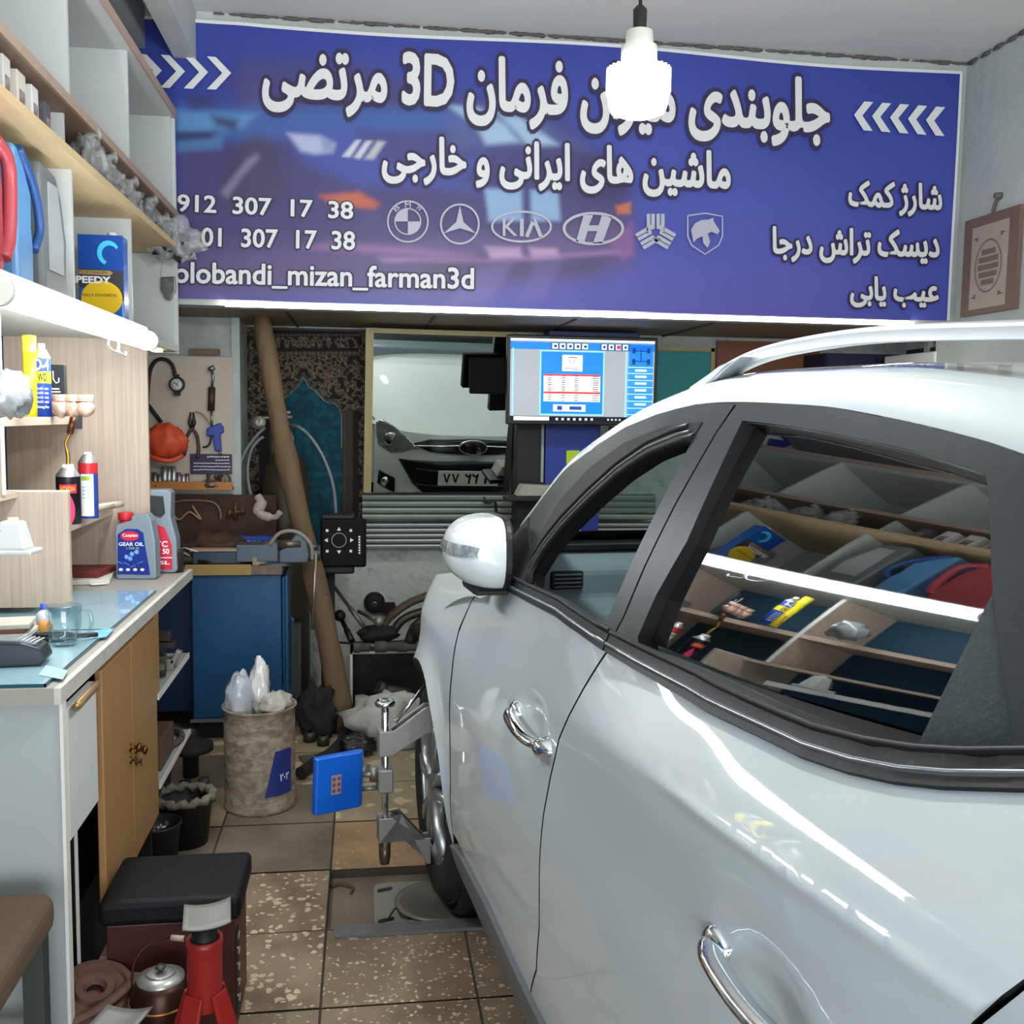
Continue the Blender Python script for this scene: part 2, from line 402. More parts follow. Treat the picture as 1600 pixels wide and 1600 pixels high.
# soft patches of the printed car: outline, colour, opacity, edge softness (all in banner units)
CARP = [
 ([(275, 190), (420, 150), (640, 140), (760, 160), (880, 190), (985, 290), (988, 400), (930, 430), (700, 440), (275, 460)], '453a66', .85, 26),
 ([(275, 395), (500, 380), (760, 395), (985, 330), (985, 420), (700, 470), (275, 470)], '6a5580', .6, 30),
 ([(380, 90), (560, 95), (660, 140), (560, 190), (380, 170), (350, 130)], '4a4370', .65, 18),
 ([(275, 165), (440, 165), (560, 165), (740, 165), (860, 200), (700, 205), (500, 215), (275, 225)], '3f63ac', .8, 16),
 ([(275, 172), (400, 178), (380, 200), (330, 208), (275, 206)], '5b93c4', .85, 9),
 ([(290, 150), (330, 148), (340, 166), (300, 172)], '3a3458', .7, 10), ([(330, 180), (372, 188), (368, 205), (338, 196)], '33305a', .85, 8),
 ([(275, 220), (350, 212), (345, 232), (275, 238)], '4f80b6', .7, 8), ([(275, 206), (340, 204), (330, 216), (275, 220)], '2c2a52', .8, 6),
 ([(360, 240), (400, 210), (430, 225), (445, 300), (420, 330), (350, 330), (345, 280)], '423c5c', .85, 14),
 ([(345, 300), (385, 250), (400, 240), (405, 247), (380, 275), (355, 310)], '8a84a0', .7, 6),
 ([(440, 200), (600, 205), (900, 245), (940, 285), (820, 300), (560, 290), (470, 250)], '4353a8', .85, 16),
 ([(560, 205), (700, 215), (760, 235), (700, 262), (610, 255), (575, 238)], '47437a', .8, 12),
 ([(700, 185), (760, 160), (860, 195), (930, 240), (860, 245), (780, 225), (700, 235)], '56609c', .7, 14),
 ([(762, 232), (880, 228), (960, 245), (985, 300), (955, 310), (790, 300), (720, 285)], '3d3560', .75, 14),
 ([(449, 208), (500, 212), (524, 225), (520, 238), (492, 241), (470, 236)], 'c3c9e2', .8, 6),
 ([(500, 216), (520, 220), (520, 236), (505, 236)], '6a78a8', .6, 6),
 ([(535, 244), (556, 219), (564, 219), (547, 246)], 'dcdcdc', .85, 3), ([(553, 246), (572, 220), (582, 220), (563, 248)], 'dcdcdc', .85, 3),
 ([(570, 248), (590, 220), (602, 222), (584, 249)], 'd4d4d4', .75, 4),
 ([(700, 165), (748, 168), (790, 195), (812, 222), (760, 226), (742, 195)], 'a9c6df', .9, 7), ([(770, 170), (812, 182), (872, 226), (824, 228), (806, 206)], 'a9c6df', .9, 7),
 ([(757, 294), (815, 296), (817, 345), (764, 346)], '93b4d8', .9, 5), ([(829, 297), (872, 298), (876, 345), (830, 346)], '93b4d8', .9, 5),
 ([(757, 384), (812, 386), (818, 404), (768, 406)], 'd9b7d6', .85, 5), ([(826, 386), (870, 388), (876, 404), (832, 406)], 'd9b7d6', .85, 5),
 ([(500, 306), (560, 300), (592, 318), (585, 326), (520, 320)], 'd0683c', .85, 7), ([(962, 322), (985, 316), (985, 334), (965, 334)], 'cf7440', .9, 4),
 ([(640, 370), (960, 352), (985, 360), (970, 392), (700, 402), (620, 398)], '6f5a88', .5, 14),
 ([(520, 378), (640, 386), (740, 398), (700, 404), (560, 394), (470, 388)], '9a6f9e', .7, 8),
 ([(590, 402), (760, 404), (985, 388), (985, 396), (780, 412), (600, 410)], 'a77fb0', .7, 5),
 ([(952, 380), (988, 346), (992, 400), (972, 408)], '8f5f9a', .8, 6), ([(640, 410), (950, 402), (930, 424), (700, 440)], '4c3f66', .7, 12),
 ([(740, 420), (800, 410), (770, 470), (700, 478)], '7a6cb0', .5, 10), ([(840, 408), (880, 408), (850, 470), (810, 470)], '7a6cb0', .4, 10),
]
CARP = [(p, lin(c), o, s, (min(q[0] for q in p)-s, max(q[0] for q in p)+s, min(q[1] for q in p)-s, max(q[1] for q in p)+s)) for p, c, o, s in CARP]
B0, B1, B2 = lin('2f3f96'), lin('4a53ae'), lin('5d57b0')
def banner_col(x, y):
    t = soft(300, 1500, x); k = soft(60, 480, y)
    a = soft(-.1, 1.1, k*.75+.35*(1-abs(x-1000)/900)+.05*sin(x*.011+y*.02))
    c = [B0[i]*(1-a)+B1[i]*a for i in range(3)]
    b = soft(300, 520, y)*soft(560, 900, x)*(1-soft(1230, 1480, x))
    c = [c[i]*(1-b)+B2[i]*b for i in range(3)]
    for poly, pc, op, s, bb in CARP:
        if bb[0] < x < bb[1] and bb[2] < y < bb[3]:
            o = op*soft(-s, s, pdist(poly, x, y))
            c = [c[i]*(1-o)+pc[i]*o for i in range(3)]
    return c
BX0, BX1, BZ0, BZ1, YB = -1.0, 2.755, 1.975, 3.128, YH-.016
NU, NV = 330, 120
def bpt(u, v):
    x = BX0+(BX1-BX0)*u; top = BZ1-.006*soft(.5, 1, u)-.008*sin(u*9)
    # creases in the cloth
    y = YB-.003*sin(u*23+v*5)*sin(v*3)-.006*exp(-((u-.13)/.02)**2)*v
    return Vector((x, y, BZ0+.004*sin(u*14)+(top-BZ0)*v))
mb = MB(); mb.grid(bpt, NU, NV)
cloth = mb.build('cloth', Mprint('banner_print', .42)); keep(cloth, bn)
ca = cloth.data.color_attributes.new('print', 'FLOAT_COLOR', 'POINT')
for v in cloth.data.vertices:
    ca.data[v.index].color = (*banner_col(*photo(v.co)), 1)
m_white = M('white_print', 'e4e4e2', .5); m_edge = M('dark_violet_print', '35294c', .5); m_silver = M('silver_print', 'b9b9c4', .45)
def bline(body, x0, x1, yb0, yb1, h, bold=.03, out=.085):
    """a line of lettering on the banner between two foot points"""
    for nm, bo, mat, dy in (('lettering_outline', out, m_edge, -.011), ('lettering', bold, m_white, -.0145)):
        mb = MB(); write(mb, body, lambda u, v: at(x0+(x1-x0)*u+.012*h*v, yb0+(yb1-yb0)*u-h*v, YB, dy), bo)
        keep(mb.build(nm, mat), bn)
bline(persian('جلوبندی میزان فرمان 3D مرتضی'), 412, 1292, 172, 232, 104, .035, .1)
bline(persian('ماشین های ایرانی و خارجی'), 598, 1138, 285, 312, 72, .035, .1)
bline(persian('شارژ کمک'), 1324, 1468, 333, 340, 50, .035, .1)
bline(persian('دیسک تراش درجا'), 1206, 1464, 408, 414, 52, .035, .1)
bline(persian('عیب یابی'), 1327, 1463, 479, 482, 46, .035, .1)
bline('0912  307  17  38', 258, 551, 330, 343, 26, .022, .075)
bline('01  307  17  38', 316, 554, 385, 391, 28, .022, .075)
bline('jolobandi_mizan_farman3d', 262, 739, 452, 462, 42, .022, .075)
fb = lambda x, y: at(x, y, YB, -.0150)
f = Flat(0, fb)
for k in range(5):
    x, y = 1332+28*k, 160+2*k
    f.poly([(x+16, y), (x+30, y+1), (x+13, y+22), (x, y+21)]); f.poly([(x, y+21), (x+13, y+22), (x+29, y+46), (x+15, y+45)])
for k in range(4):
    x, y = 216+36*k, 86+1.3*k
    f.poly([(x, y), (x+14, y+1), (x+38, y+26), (x+24, y+26)]); f.poly([(x+24, y+26), (x+38, y+26), (x+14, y+52), (x, y+51)])
f.build('chevrons', m_white, bn)
f = Flat(0, fb)                                                   # car makers' emblems
f.ring(637, 347, 32.5, 33, 2.6); f.ring(637, 347, 21, 21, 2)
for a in (180, 0): f.poly([(637, 347)]+arc((637, 347), 19, a, a+90, 8))
for ch, cx, cy, an in (('B', 619, 326, -42), ('M', 637, 321, 0), ('W', 655, 326, 42)):
    ca_, sa_ = cos(radians(an)), sin(radians(an))
    write(f.mb, ch, lambda u, v: fb(cx+(u-.5)*9*ca_+(v-.5)*9*sa_, cy+(u-.5)*9*sa_-(v-.5)*9*ca_), .01)
f.ring(718, 351, 31, 32, 3)
for a in (-90, 30, 150):
    p = [(718+29*cos(radians(a)), 351+29*sin(radians(a)))]+[(718+6.5*cos(radians(a+q)), 351+6.5*sin(radians(a+q))) for q in (60, 180, -60)]
    f.poly([p[0], p[1], (718, 351), p[3]])
f.ring(814, 355, 47.5, 25, 3.4, 48)
write(f.mb, 'K', lambda u, v: fb(785+u*22, 369-v*27), .01); write(f.mb, 'I', lambda u, v: fb(812+u*5, 370-v*27), .01)
f.line([(822, 371), (833, 345)], 6); f.line([(833, 343), (845, 372)], 6)
f.ring(926, 358, 48, 26, 4.5, 48)
f.poly([(899, 378), (911, 336), (926, 336), (919, 353), (934, 353), (939, 338), (955, 340), (940, 381), (925, 381), (932, 362), (917, 362), (912, 379)])
for a in (90, 210, 330):                                          # three forked arms
    ca_, sa_ = cos(radians(a)), -sin(radians(a))
    R = lambda r, t: (1023+r*ca_-t*sa_*1.0, 364+r*sa_+t*ca_)
    for s_ in (1, -1):
        f.poly([R(6, 1.2*s_), R(29, 1.2*s_), R(29, 6.8*s_), R(4, 6.8*s_)]); f.poly([R(2, 8*s_), R(29, 8.3*s_), R(29, 14*s_), R(-2, 14*s_)])
sh = [(1073, 338), (1100, 334), (1127, 339), (1127, 370), (1121, 384), (1100, 398), (1079, 384), (1073, 370), (1073, 338)]
f.line(sh, 2.2)
f.poly([(1078, 360), (1084, 350), (1094, 345), (1106, 344), (1113, 341), (1113, 346), (1123, 362), (1119, 367), (1110, 363), (1104, 366), (1108, 378), (1104, 388), (1097, 381), (1096, 370), (1087, 374), (1082, 380)])
f.build('emblems', m_silver, bn)
mb = MB(); mb.grid(lambda u, v: bpt(u, 1-.012*(1-v)) + Vector((0, -.004, .004)), 120, 1); keep(mb.build('white_hem', m_white), bn)
mb = MB(); mb.grid(lambda u, v: bpt(1-.0035*(1-u), v) + Vector((.004, -.004, 0)), 1, 40); keep(mb.build('white_hem', m_white), bn)

# ================================================================ lamps
def glow(name, col, s): return M(name, col, .5, emit=s)
def clear_glow(name, col, s, a):
    m = glow(name, col, s); nt = m.node_tree; t = nt.nodes.new('ShaderNodeBsdfTransparent'); mx = nt.nodes.new('ShaderNodeMixShader'); mx.inputs[0].default_value = a
    nt.links.new(t.outputs[0], mx.inputs[1]); nt.links.new(nt.nodes['Principled BSDF'].outputs[0], mx.inputs[2]); nt.links.new(mx.outputs[0], nt.nodes['Material Output'].inputs['Surface']); return m
m_bulb = clear_glow('bulb_glow', 'f6fbff', 60, .5); m_collar = clear_glow('ribbed_clear_plastic', '8a8e8e', .05, .14)
lm = thing('pendant_bulb', 'large lit white bulb hanging on a black cord above the car', 'lamp', tuple(at(997, 148, 1.9)))
c0 = at(997, 148, 1.9); top_z = ZC-c0.z
MB().lathe([(0, -.038), (.03, -.038), (.05, -.03), (.055, -.015), (.056, .004), (.0, .004)], n=36).build('diffuser', m_bulb, lm)
mb = MB()
mb.lathe([(.056, .004), (.0565, .03), (.054, .045), (.03, .05), (.0, .05)], n=36)
for k in range(30):
    a = 2*pi*k/30; mb.box((.0565*cos(a), .0565*sin(a), .024), (.006, .0035, .042), (0, 0, a))
mb.build('ribbed_collar', m_collar, lm)
MB().lathe([(.03, .05), (.033, .056), (.033, .085), (.026, .09), (.024, .112), (0, .112)], n=28).build('socket', M('cream_plastic', 'd9d8cd', .4), lm)
MB().lathe([(.012, .112), (.013, .15), (.006, .158), (0, .158)], n=16).build('cord_grip', M('black_rubber', '141414', .6), lm)
MB().tube([(0, 0, .15), (.002, 0, .4), (0, 0, top_z)], .0035, 8).build('cord', MATS['black_rubber'], lm)
lamp('bulb_light', 'POINT', tuple(c0+Vector((0, 0, -.004))), 70, (.97, .99, 1), r=.03)

tl = thing('tube_light', 'bright fluorescent tube fitting hung under the shelving', 'lamp', (-.70, 2.85, 1.726))
mb = MB(); mb.tube([(0, -.72, 0), (0, .66, 0)], .030, 16); mb.build('tube', glow('tube_glow', 'f4faff', 34), tl)
MB().box((-.034, -.03, .036), (.075, 1.36, .016)).build('batten', M('white_metal', 'd9dbd8', .4), tl, bevel=.006)
for y in (-.735, .67): MB().cyl((0, y-.014, 0), (0, y+.014, 0), .032).build('end_cap', MATS['cream_plastic'], tl)
MB().tube(spline([(.01, .12, -.02), (-.005, .16, -.05), (.0, .22, -.062), (0, .25, -.05), (.0, .26, -.022)], 5)+[Vector((0, .262, -.06)), Vector((0, .34, -.068)), Vector((0, .345, -.055))], .003, 6).build('hook', M('white_wire', 'd6d6d2', .4), tl)

st = thing('light_strip', 'thin lit white strip along the foot of the blue banner', 'lamp', (1.0, YH-.02, 1.957))
a_, b_ = at(352, 468, YH-.03), at(1500, 515, YH-.03)
MB().b2((a_.x, YH-.05, 1.949), (b_.x-.25, YH-.02, 1.968)).build('diffuser', glow('strip_glow', 'fffdf0', 16), None)
o = bpy.data.objects['diffuser.001']; keep(o, st)
keep(MB().b2((a_.x, YH-.05, 1.969), (b_.x-.25, YH-.018, 1.974)).build('channel', M('aluminium', 'b8bbbd', .35, 1.0)), st)
ws = thing('warm_light_strip', 'small warm yellow light strip under the end of the shelving', 'lamp', (-.83, 4.1, 1.742))
MB().box((0, 0, 0), (.03, .55, .012)).build('diffuser', glow('warm_glow', 'ffd9a0', 12), ws)
# ================================================================ the car
PSI = radians(6.5); CO = Vector((0.17, 3.12, 0))
HW = 0.91                                                          # half width
def ss(a, b, x):
    t = max(0, min(1, (x-a)/(b-a))); return t*t*(3-2*t)
HANDLES = ((1.175, .883), (2.125, .872))
def part_empty(name, parent, loc=(0, 0, 0), rot=(0, 0, 0)):
    o = bpy.data.objects.new(name, None); COL.objects.link(o); o.parent = parent; o.location = loc; o.rotation_euler = rot; o.empty_display_size = .05
    return o
def zcrease(s): return 1.003+.065*(s-1.9)
def zbelt(s): return min(1.097+.06*(s-.8), 1.13)+.32*max(0, s-1.95)**1.6
def Wb(s, z):
    """how far in from the car's widest line the side of the body lies at s behind the front axle, z up"""
    zc = zcrease(s); zb = zbelt(s); w = 0.0; h1 = ss(1.30, 1.8, s); h2 = ss(1.84, 2.0, s); hp = .72*h1+.28*h2
    if z < .5: w += .7*(.5-z)**2
    w += .014*exp(-((z-(zc-.14))/.09)**2)*ss(.7, 1.6, s)
    d = min(z, zb)-(.80+.10*(s-1.2)); k = .03; sp = (d+sqrt(d*d+k*k))/2
    w += (.17*sp+.12*sp*sp)*ss(-.3, .9, s)*(1-.25*hp)
    if s < .9 and z > .86:
        u = z-.86; w += (1-ss(-.3, .9, s))*(.25*u+1.2*u*u)
    if hp > 0:
        d = min(z, zb)-zc; k = .010; sp = (d+sqrt(d*d+k*k))/2
        f_ = h2*(1-ss(2.0, 2.3, s)); w += h1*(1-h2)*.08*sp+hp*((.50+.10*f_)*(sp-.012*(1-exp(-sp/.012)))+(.75-.88*f_)*sp*sp)-.0042*ss(1.7, 1.95, s)*exp(-((d-.004)/.0095)**2)
    if z > zb:
        u = z-zb; w += (.33-.03*hp)*u+(.28-.14*hp)*u*u
    for hs, hz in HANDLES: w += .024*exp(-((s-hs)/.075)**2-((z-hz)/.042)**2)
    w += .018*((s-1.4)/1.4)**2
    r = hypot(s, z-.335); w -= .03*exp(-((r-.37)/.07)**2)*(1-ss(.2, .5, s))
    if s < -.1: w += .22*((-.1-s)/.4)**2
    if s > 2.4: w += .05*(s-2.4)**2
    return w
def cl(s, w, z): return Vector((w, -s, z))                          # car coordinates to the car empty's own
def cn(s, z, h=.004, fn=None):
    f = fn or Wb
    return Vector((-1, -(f(s+h, z)-f(s-h, z))/(2*h), (f(s, z+h)-f(s, z-h))/(2*h))).normalized()
def inside(poly, x, y):
    c = False; n = len(poly)
    for i in range(n):
        ax, ay = poly[i]; bx, by = poly[(i+1) % n]
        if (ay > y) != (by > y) and x < (bx-ax)*(y-ay)/(by-ay)+ax: c = not c
    return c
def resample(poly, step, closed=True):
    out = []; n = len(poly)
    for i in range(n if closed else n-1):
        a, b = Vector(poly[i]), Vector(poly[(i+1) % n]); m = max(1, int((b-a).length/step))
        out += [tuple(a+(b-a)*k/m) for k in range(m)]
    return out if closed else out+[tuple(poly[-1])]
def skin(name, mat, parent, poly, off=0.0, step=.03, hole=None, extra=(), dark=True, rim=.018, far=False, fn=None):
    """a sheet of the car's side inside the outline poly (s, z), lying off further in, its edge turned in by rim"""
    B = resample(poly, step); loops = [B]
    if hole: loops.append(resample(hole, step))
    vs = [Vector(p) for l in loops for p in l]; ed = []; o = 0
    for l in loops: ed += [(o+i, o+(i+1) % len(l)) for i in range(len(l))]; o += len(l)
    x0, x1 = min(p[0] for p in B), max(p[0] for p in B); y0, y1 = min(p[1] for p in B), max(p[1] for p in B)
    ny = int((y1-y0)/step)+1; nx = int((x1-x0)/step)+1
    for j in range(1, ny):
        for i in range(1, nx):
            p = (x0+(i+(j % 2)*.5)*step, y0+j*step)
            if inside(poly, *p) and not (hole and inside(hole, *p)):
                if min((Vector(p)-v).length_squared for v in vs[:o]) > (step*.55)**2: vs.append(Vector(p))
    for p in extra:
        if inside(poly, *p) and min((Vector(p)-v).length_squared for v in vs[:o]) > .006**2: vs.append(Vector(p))
    r = delaunay_2d_cdt(vs, ed, [], 0, 1e-5); V, Fc = r[0], r[2]
    fs = []
    for t in Fc:
        c = sum((V[i] for i in t), Vector((0, 0)))/len(t)
        if inside(poly, c.x, c.y) and not (hole and inside(hole, c.x, c.y)): fs.append(tuple(t))
    def P(p, q=0.0):
        w = (fn or Wb)(p[0], p[1])+off+q
        return cl(p[0], w if not far else 2*HW-w, p[1])
    pts = [P(v) for v in V]; nor = [cn(v.x, v.y, fn=fn) for v in V]
    if far: nor = [Vector((-n.x, n.y, n.z)) for n in nor]
    F2 = []
    for t in fs:
        a, b, c = (pts[i] for i in t[:3])
        F2.append(t if (b-a).cross(c-a).dot(nor[t[0]]) > 0 else t[::-1])
    if rim:
        for l in loops:
            k = len(pts); m = len(l)
            for p in l:
                n = cn(*p); n = Vector((-n.x, n.y, n.z)) if far else n
                pts += [P(p), P(p)-n*rim]; 
                nor += [n, n]
            for i in range(m):
                a, b = k+2*i, k+2*((i+1) % m); F2.append((a, b, b+1, a+1))
    me = bpy.data.meshes.new(name); me.from_pydata(pts, [], F2); me.materials.append(mat)
    me.polygons.foreach_set('use_smooth', [True]*len(F2))
    if rim:                                                          # turned edges keep their own flat normals
        nl = []
        for p in me.polygons:
            isrim = max(p.vertices) >= len(V)
            for li in p.loop_indices: nl.append(tuple(p.normal) if isrim else tuple(nor[me.loops[li].vertex_index]))
        me.normals_split_custom_set(nl)
    else: me.normals_split_custom_set_from_vertices(nor)
    if rim:
        me.materials.append(m_rub if dark else mat)  # turned edges coloured black so the panel gaps look shaded
        me.polygons.foreach_set('material_index', [1 if max(p.vertices) >= len(V) else 0 for p in me.polygons])
    ob = bpy.data.objects.new(name, me); COL.objects.link(ob); ob.parent = parent
    return ob

m_paint = M('white_car_paint', 'cdd4d3', .55, coat=1.0, spec=.25)
m_blk = M('black_frame_film', '2b2f30', .42, col2='3a3f40', scale=60, hard=.5, bump=.04, bscale=300)
m_rub = M('black_seal_gap_shade', '101112', .55)
m_rub2 = M('dusty_seal', '1d1f20', .5, col2='4a4c4c', scale=90, hard=.2, mid=.66)
m_chr = M('chrome', 'e4e7ea', .07, 1.0)
m_clad = M('grey_cladding', '6d7173', .5, col2='5b5f61', scale=30, hard=.6)
m_tint = M('tinted_glass', '030506', .02, spec=.9, ior=1.9, col2='14181a', scale=7, hard=.5, mid=.7)
m_glass = M('clear_glass', 'f4fbfa', .0, trans=1.0, ior=1.45)
def Mthin(name, tint, ior=1.5, rough=0.0):
    m = bpy.data.materials.new(name); m.use_nodes = True; nt = m.node_tree; L = nt.links.new; nt.nodes.remove(nt.nodes['Principled BSDF'])
    t = nt.nodes.new('ShaderNodeBsdfTransparent'); t.inputs[0].default_value = (*lin(tint), 1)
    gl = nt.nodes.new('ShaderNodeBsdfGlossy'); gl.inputs['Roughness'].default_value = rough
    lw = nt.nodes.new('ShaderNodeLayerWeight'); lw.inputs[0].default_value = .5
    pw_ = nt.nodes.new('ShaderNodeMath'); pw_.operation = 'POWER'; pw_.inputs[1].default_value = 4; L(lw.outputs['Facing'], pw_.inputs[0])
    fr = nt.nodes.new('ShaderNodeMath'); fr.operation = 'MULTIPLY_ADD'; fr.inputs[1].default_value = .9; fr.inputs[2].default_value = .055; L(pw_.outputs[0], fr.inputs[0])
    mx = nt.nodes.new('ShaderNodeMixShader'); L(fr.outputs[0], mx.inputs[0]); L(t.outputs[0], mx.inputs[1]); L(gl.outputs[0], mx.inputs[2])
    L(mx.outputs[0], nt.nodes['Material Output'].inputs['Surface']); return m
m_shield = Mthin('windscreen_glass', 'b4c4bd')
m_dark = M('dark_interior', '0c0e10', .7)
m_dash = M('grey_dashboard', '86929a', .6, col2='7a858c', scale=40, hard=.6)
car = thing('car', 'white family car with open front window and tinted rear window, parked nose to the mirror', 'car', CO, PSI)

FT = [(.60, 1.211), (.723, 1.293), (.866, 1.380), (1.02, 1.441), (1.143, 1.48), (1.279, 1.505), (1.43, 1.524), (1.558, 1.527), (1.70, 1.523), (1.838, 1.517), (2.016, 1.501), (2.149, 1.483), (2.217, 1.470), (2.31, 1.45), (2.41, 1.426)]
BELT = [(.72, 1.096), (.95, 1.108), (1.214, 1.121), (1.36, 1.119), (1.474, 1.112), (1.58, 1.108), (1.677, 1.107), (1.824, 1.110), (1.952, 1.118), (2.065, 1.125), (2.151, 1.136), (2.22, 1.149), (2.278, 1.164), (2.35, 1.187), (2.44, 1.217), (2.52, 1.247)]
BGAP = [(1.476, 1.110), (1.447, 1.055), (1.417, 1.002), (1.362, .92), (1.335, .84), (1.325, .767), (1.328, .666), (1.335, .556), (1.318, .462), (1.245, .372)]
FGAP = [(.545, 1.072), (.43, 1.005), (.397, .91), (.415, .774), (.44, .64), (.455, .513), (.435, .365)]
SILL = [(.41, .32), (.60, .365), (.90, .385), (1.245, .372), (1.6, .38), (2.0, .40), (2.24, .42)]
g = .0034
sh = lambda pts, d: [(p[0]+d, p[1]) for p in pts]
# near side sheets
RARCH = [(2.62+.40*cos(radians(a)), .36+.40*sin(radians(a))) for a in range(170, 95, -8)]
fd = sh(FGAP[::-1], g)[0:]                                            # front door: bottom-front up to the mirror
front_door_poly = [p for p in sh(FGAP[::-1], g)]+[(.72, 1.094)]+[(p[0], p[1]-.004) for p in BELT[1:4]]+sh(BGAP, -g)+[(s, z+.004) for s, z in reversed(SILL[1:3])]
front_door = skin('front_door', m_paint, car, front_door_poly)
rear_edge = [(2.52, 1.243), (2.495, 1.165), (2.475, 1.095), (2.44, 1.031), (2.40, .93), (2.33, .80), (2.262, .60), (2.235, .42)]
rear_door_poly = sh(BGAP[::-1], g)+[(p[0], p[1]-.004) for p in BELT[5:]]+sh(rear_edge, -g)+[(s, z+.004) for s, z in SILL[5:3:-1]]
CREASE = [(1.36+.02*i, zcrease(1.36+.02*i)+dz) for i in range(55) for dz in (-.03, -.022, -.016, -.011, -.007, -.003, .001, .005, .009, .013, .017, .022, .029, .038, .048, .06)]
rear_door = skin('rear_door', m_paint, car, rear_door_poly, extra=CREASE)
FARCH = [(.395*cos(radians(a)), .335+.405*sin(radians(a))) for a in range(5, 181, 7)]
fender_poly = [(.405, .30), (.432, .36), (.447, .513), (.427, .64), (.402, .77), (.387, .92), (.427, 1.01), (.55, 1.078), (.60, 1.10), (.40, 1.075), (.1, 1.03), (-.2, .975), (-.45, .905), (-.56, .84), (-.56, .42), (-.40, .33)]+FARCH[::-1]
front_fender = skin('front_fender', m_paint, car, fender_poly, step=.025)
quarter_poly = sh(rear_edge[::-1][1:], g)+[(2.53, 1.265), (2.485, 1.36), (2.42, 1.424), (2.65, 1.378), (2.95, 1.31), (3.2, 1.15), (3.3, .95), (3.3, .5), (3.03, .36)]+[(2.62+.40*cos(radians(a)), .36+.40*sin(radians(a))) for a in range(5, 165, 8)]
rear_quarter = skin('rear_quarter', m_paint, car, quarter_poly, step=.04)
clad_poly = [(.43, .175), (1.2, .18), (2.24, .20), (2.24, .408)]+[(s, z) for s, z in SILL[::-1][1:]]
skin('sill_cladding', m_clad, car, clad_poly, off=-.012, rim=.05, step=.04, dark=False)
# inner shell, kept black to give the panel gaps their shade
skin('inner_shell', m_rub, car, [(.44, .2), (2.25, .22), (2.30, .6), (2.46, 1.05), (2.42, 1.2), (1.5, 1.11), (.7, 1.07), (.46, .99), (.45, .7)], off=.02, rim=0, step=.05)
# far side of the body, seen through the open window and in the mirror
skin('far_front_door', m_paint, car, front_door_poly, far=True, step=.06)
skin('far_fender', m_paint, car, fender_poly, far=True, step=.05)
skin('far_rear_door', m_paint, car, rear_door_poly, far=True, step=.06)

# black window frames
FT1 = [p for p in FT if p[0] < 1.55]
SPL = [(1.557, 1.523), (1.541, 1.477), (1.516, 1.36), (1.500, 1.255), (1.492, 1.17), (1.477, 1.118)]
FOPEN = [(1.479, 1.466), (1.471, 1.373), (1.456, 1.259), (1.444, 1.148), (1.25, 1.143), (1.079, 1.138), (.96, 1.134), (.938, 1.160), (.975, 1.213), (1.042, 1.272), (1.142, 1.339), (1.238, 1.394), (1.341, 1.436), (1.43, 1.460)]
front_frame_poly = FT1+sh(SPL, -.002)+[(s, z+.002) for s, z in BELT[3::-1]]+[(.60, 1.085)]
ff = skin('window_frame', m_blk, front_door, front_frame_poly, off=-.004, hole=FOPEN, rim=.035, step=.025)
CHN = [(1.484, 1.494), (1.357, 1.484), (1.191, 1.450), (1.045, 1.392), (.947, 1.318), (.892, 1.227), (.915, 1.140)]
skin('window_channel', m_rub, front_door, CHN+FOPEN[6:]+FOPEN[:1], off=-.0065, rim=.02, step=.025)
def ridge(name, mat, parent, pts, r, off, flat=1, n=8):
    return MB().tube([cl(s, Wb(s, z)+off, z) for s, z in pts], r, n).build(name, mat, parent)
ridge('window_seal', m_rub, front_door, [(s, z) for s, z in resample(FOPEN[6:]+FOPEN[:1], .03, False)], .009, -.002)
ridge('window_seal', m_rub, front_door, [(s-.03, z+.018) for s, z in resample(FOPEN[7:]+[(1.476, 1.467)], .03, False)], .006, -.006)
ridge('window_seal', M('grey_seal', '3d4142', .35), front_door, [(s-.012, z+.008) for s, z in resample(FOPEN[7:]+[(1.476, 1.467)], .03, False)], .005, -.007)
RG = [(1.602, 1.497), (1.73, 1.491), (1.864, 1.483), (1.965, 1.476), (2.058, 1.467), (2.186, 1.447), (2.204, 1.422), (2.240, 1.349), (2.322, 1.215), (2.318, 1.199), (2.266, 1.185), (2.208, 1.172), (2.122, 1.164), (1.978, 1.154), (1.765, 1.143), (1.561, 1.134), (1.552, 1.145), (1.563, 1.215), (1.592, 1.305), (1.599, 1.42)]
rear_frame_poly = [(1.562, 1.521)]+FT[8:]+[(2.48, 1.36), (2.525, 1.265)]+[(s, z+.002) for s, z in BELT[:4:-1]]+[(1.481, 1.118)]+sh(SPL[::-1][1:5], .003)
rf = skin('window_frame', m_blk, rear_door, rear_frame_poly, off=-.004, hole=RG, rim=.04, step=.03)
def Wglass(s, z):
    t = (s-1.561)/.705; zb = 1.134+.053*t; zt = 1.497-.056*t; v = (z-zb)/(zt-zb)
    b = Wb(1.561, 1.134)*(1-t)+Wb(2.266, 1.187)*t; c = Wb(1.602, 1.497)*(1-t)+Wb(2.186, 1.447)*t
    return b+(c-b)*v-.045*v*(1-v)
skin('window_glass', m_tint, rear_door, RG, off=.024, rim=0, step=.04, fn=Wglass)
QT = [(2.242, 1.344), (2.268, 1.299), (2.32, 1.213), (2.316, 1.200), (2.211, 1.174)]
skin('corner_panel', M('speckled_corner_panel', '3a4142', .4, col2='555c5d', scale=120, hard=.2, mid=.62, bump=.05, bscale=200), rear_door, QT, off=.004, rim=.006, step=.03)
ridge('chrome_bead', M('bright_bead', 'c8cccc', .2, .6), rear_door, [(s, z-.001) for s, z in RG[0:6]], .003, .004, n=6)
m_bead = M('satin_bead', '9da1a3', .25, .8)
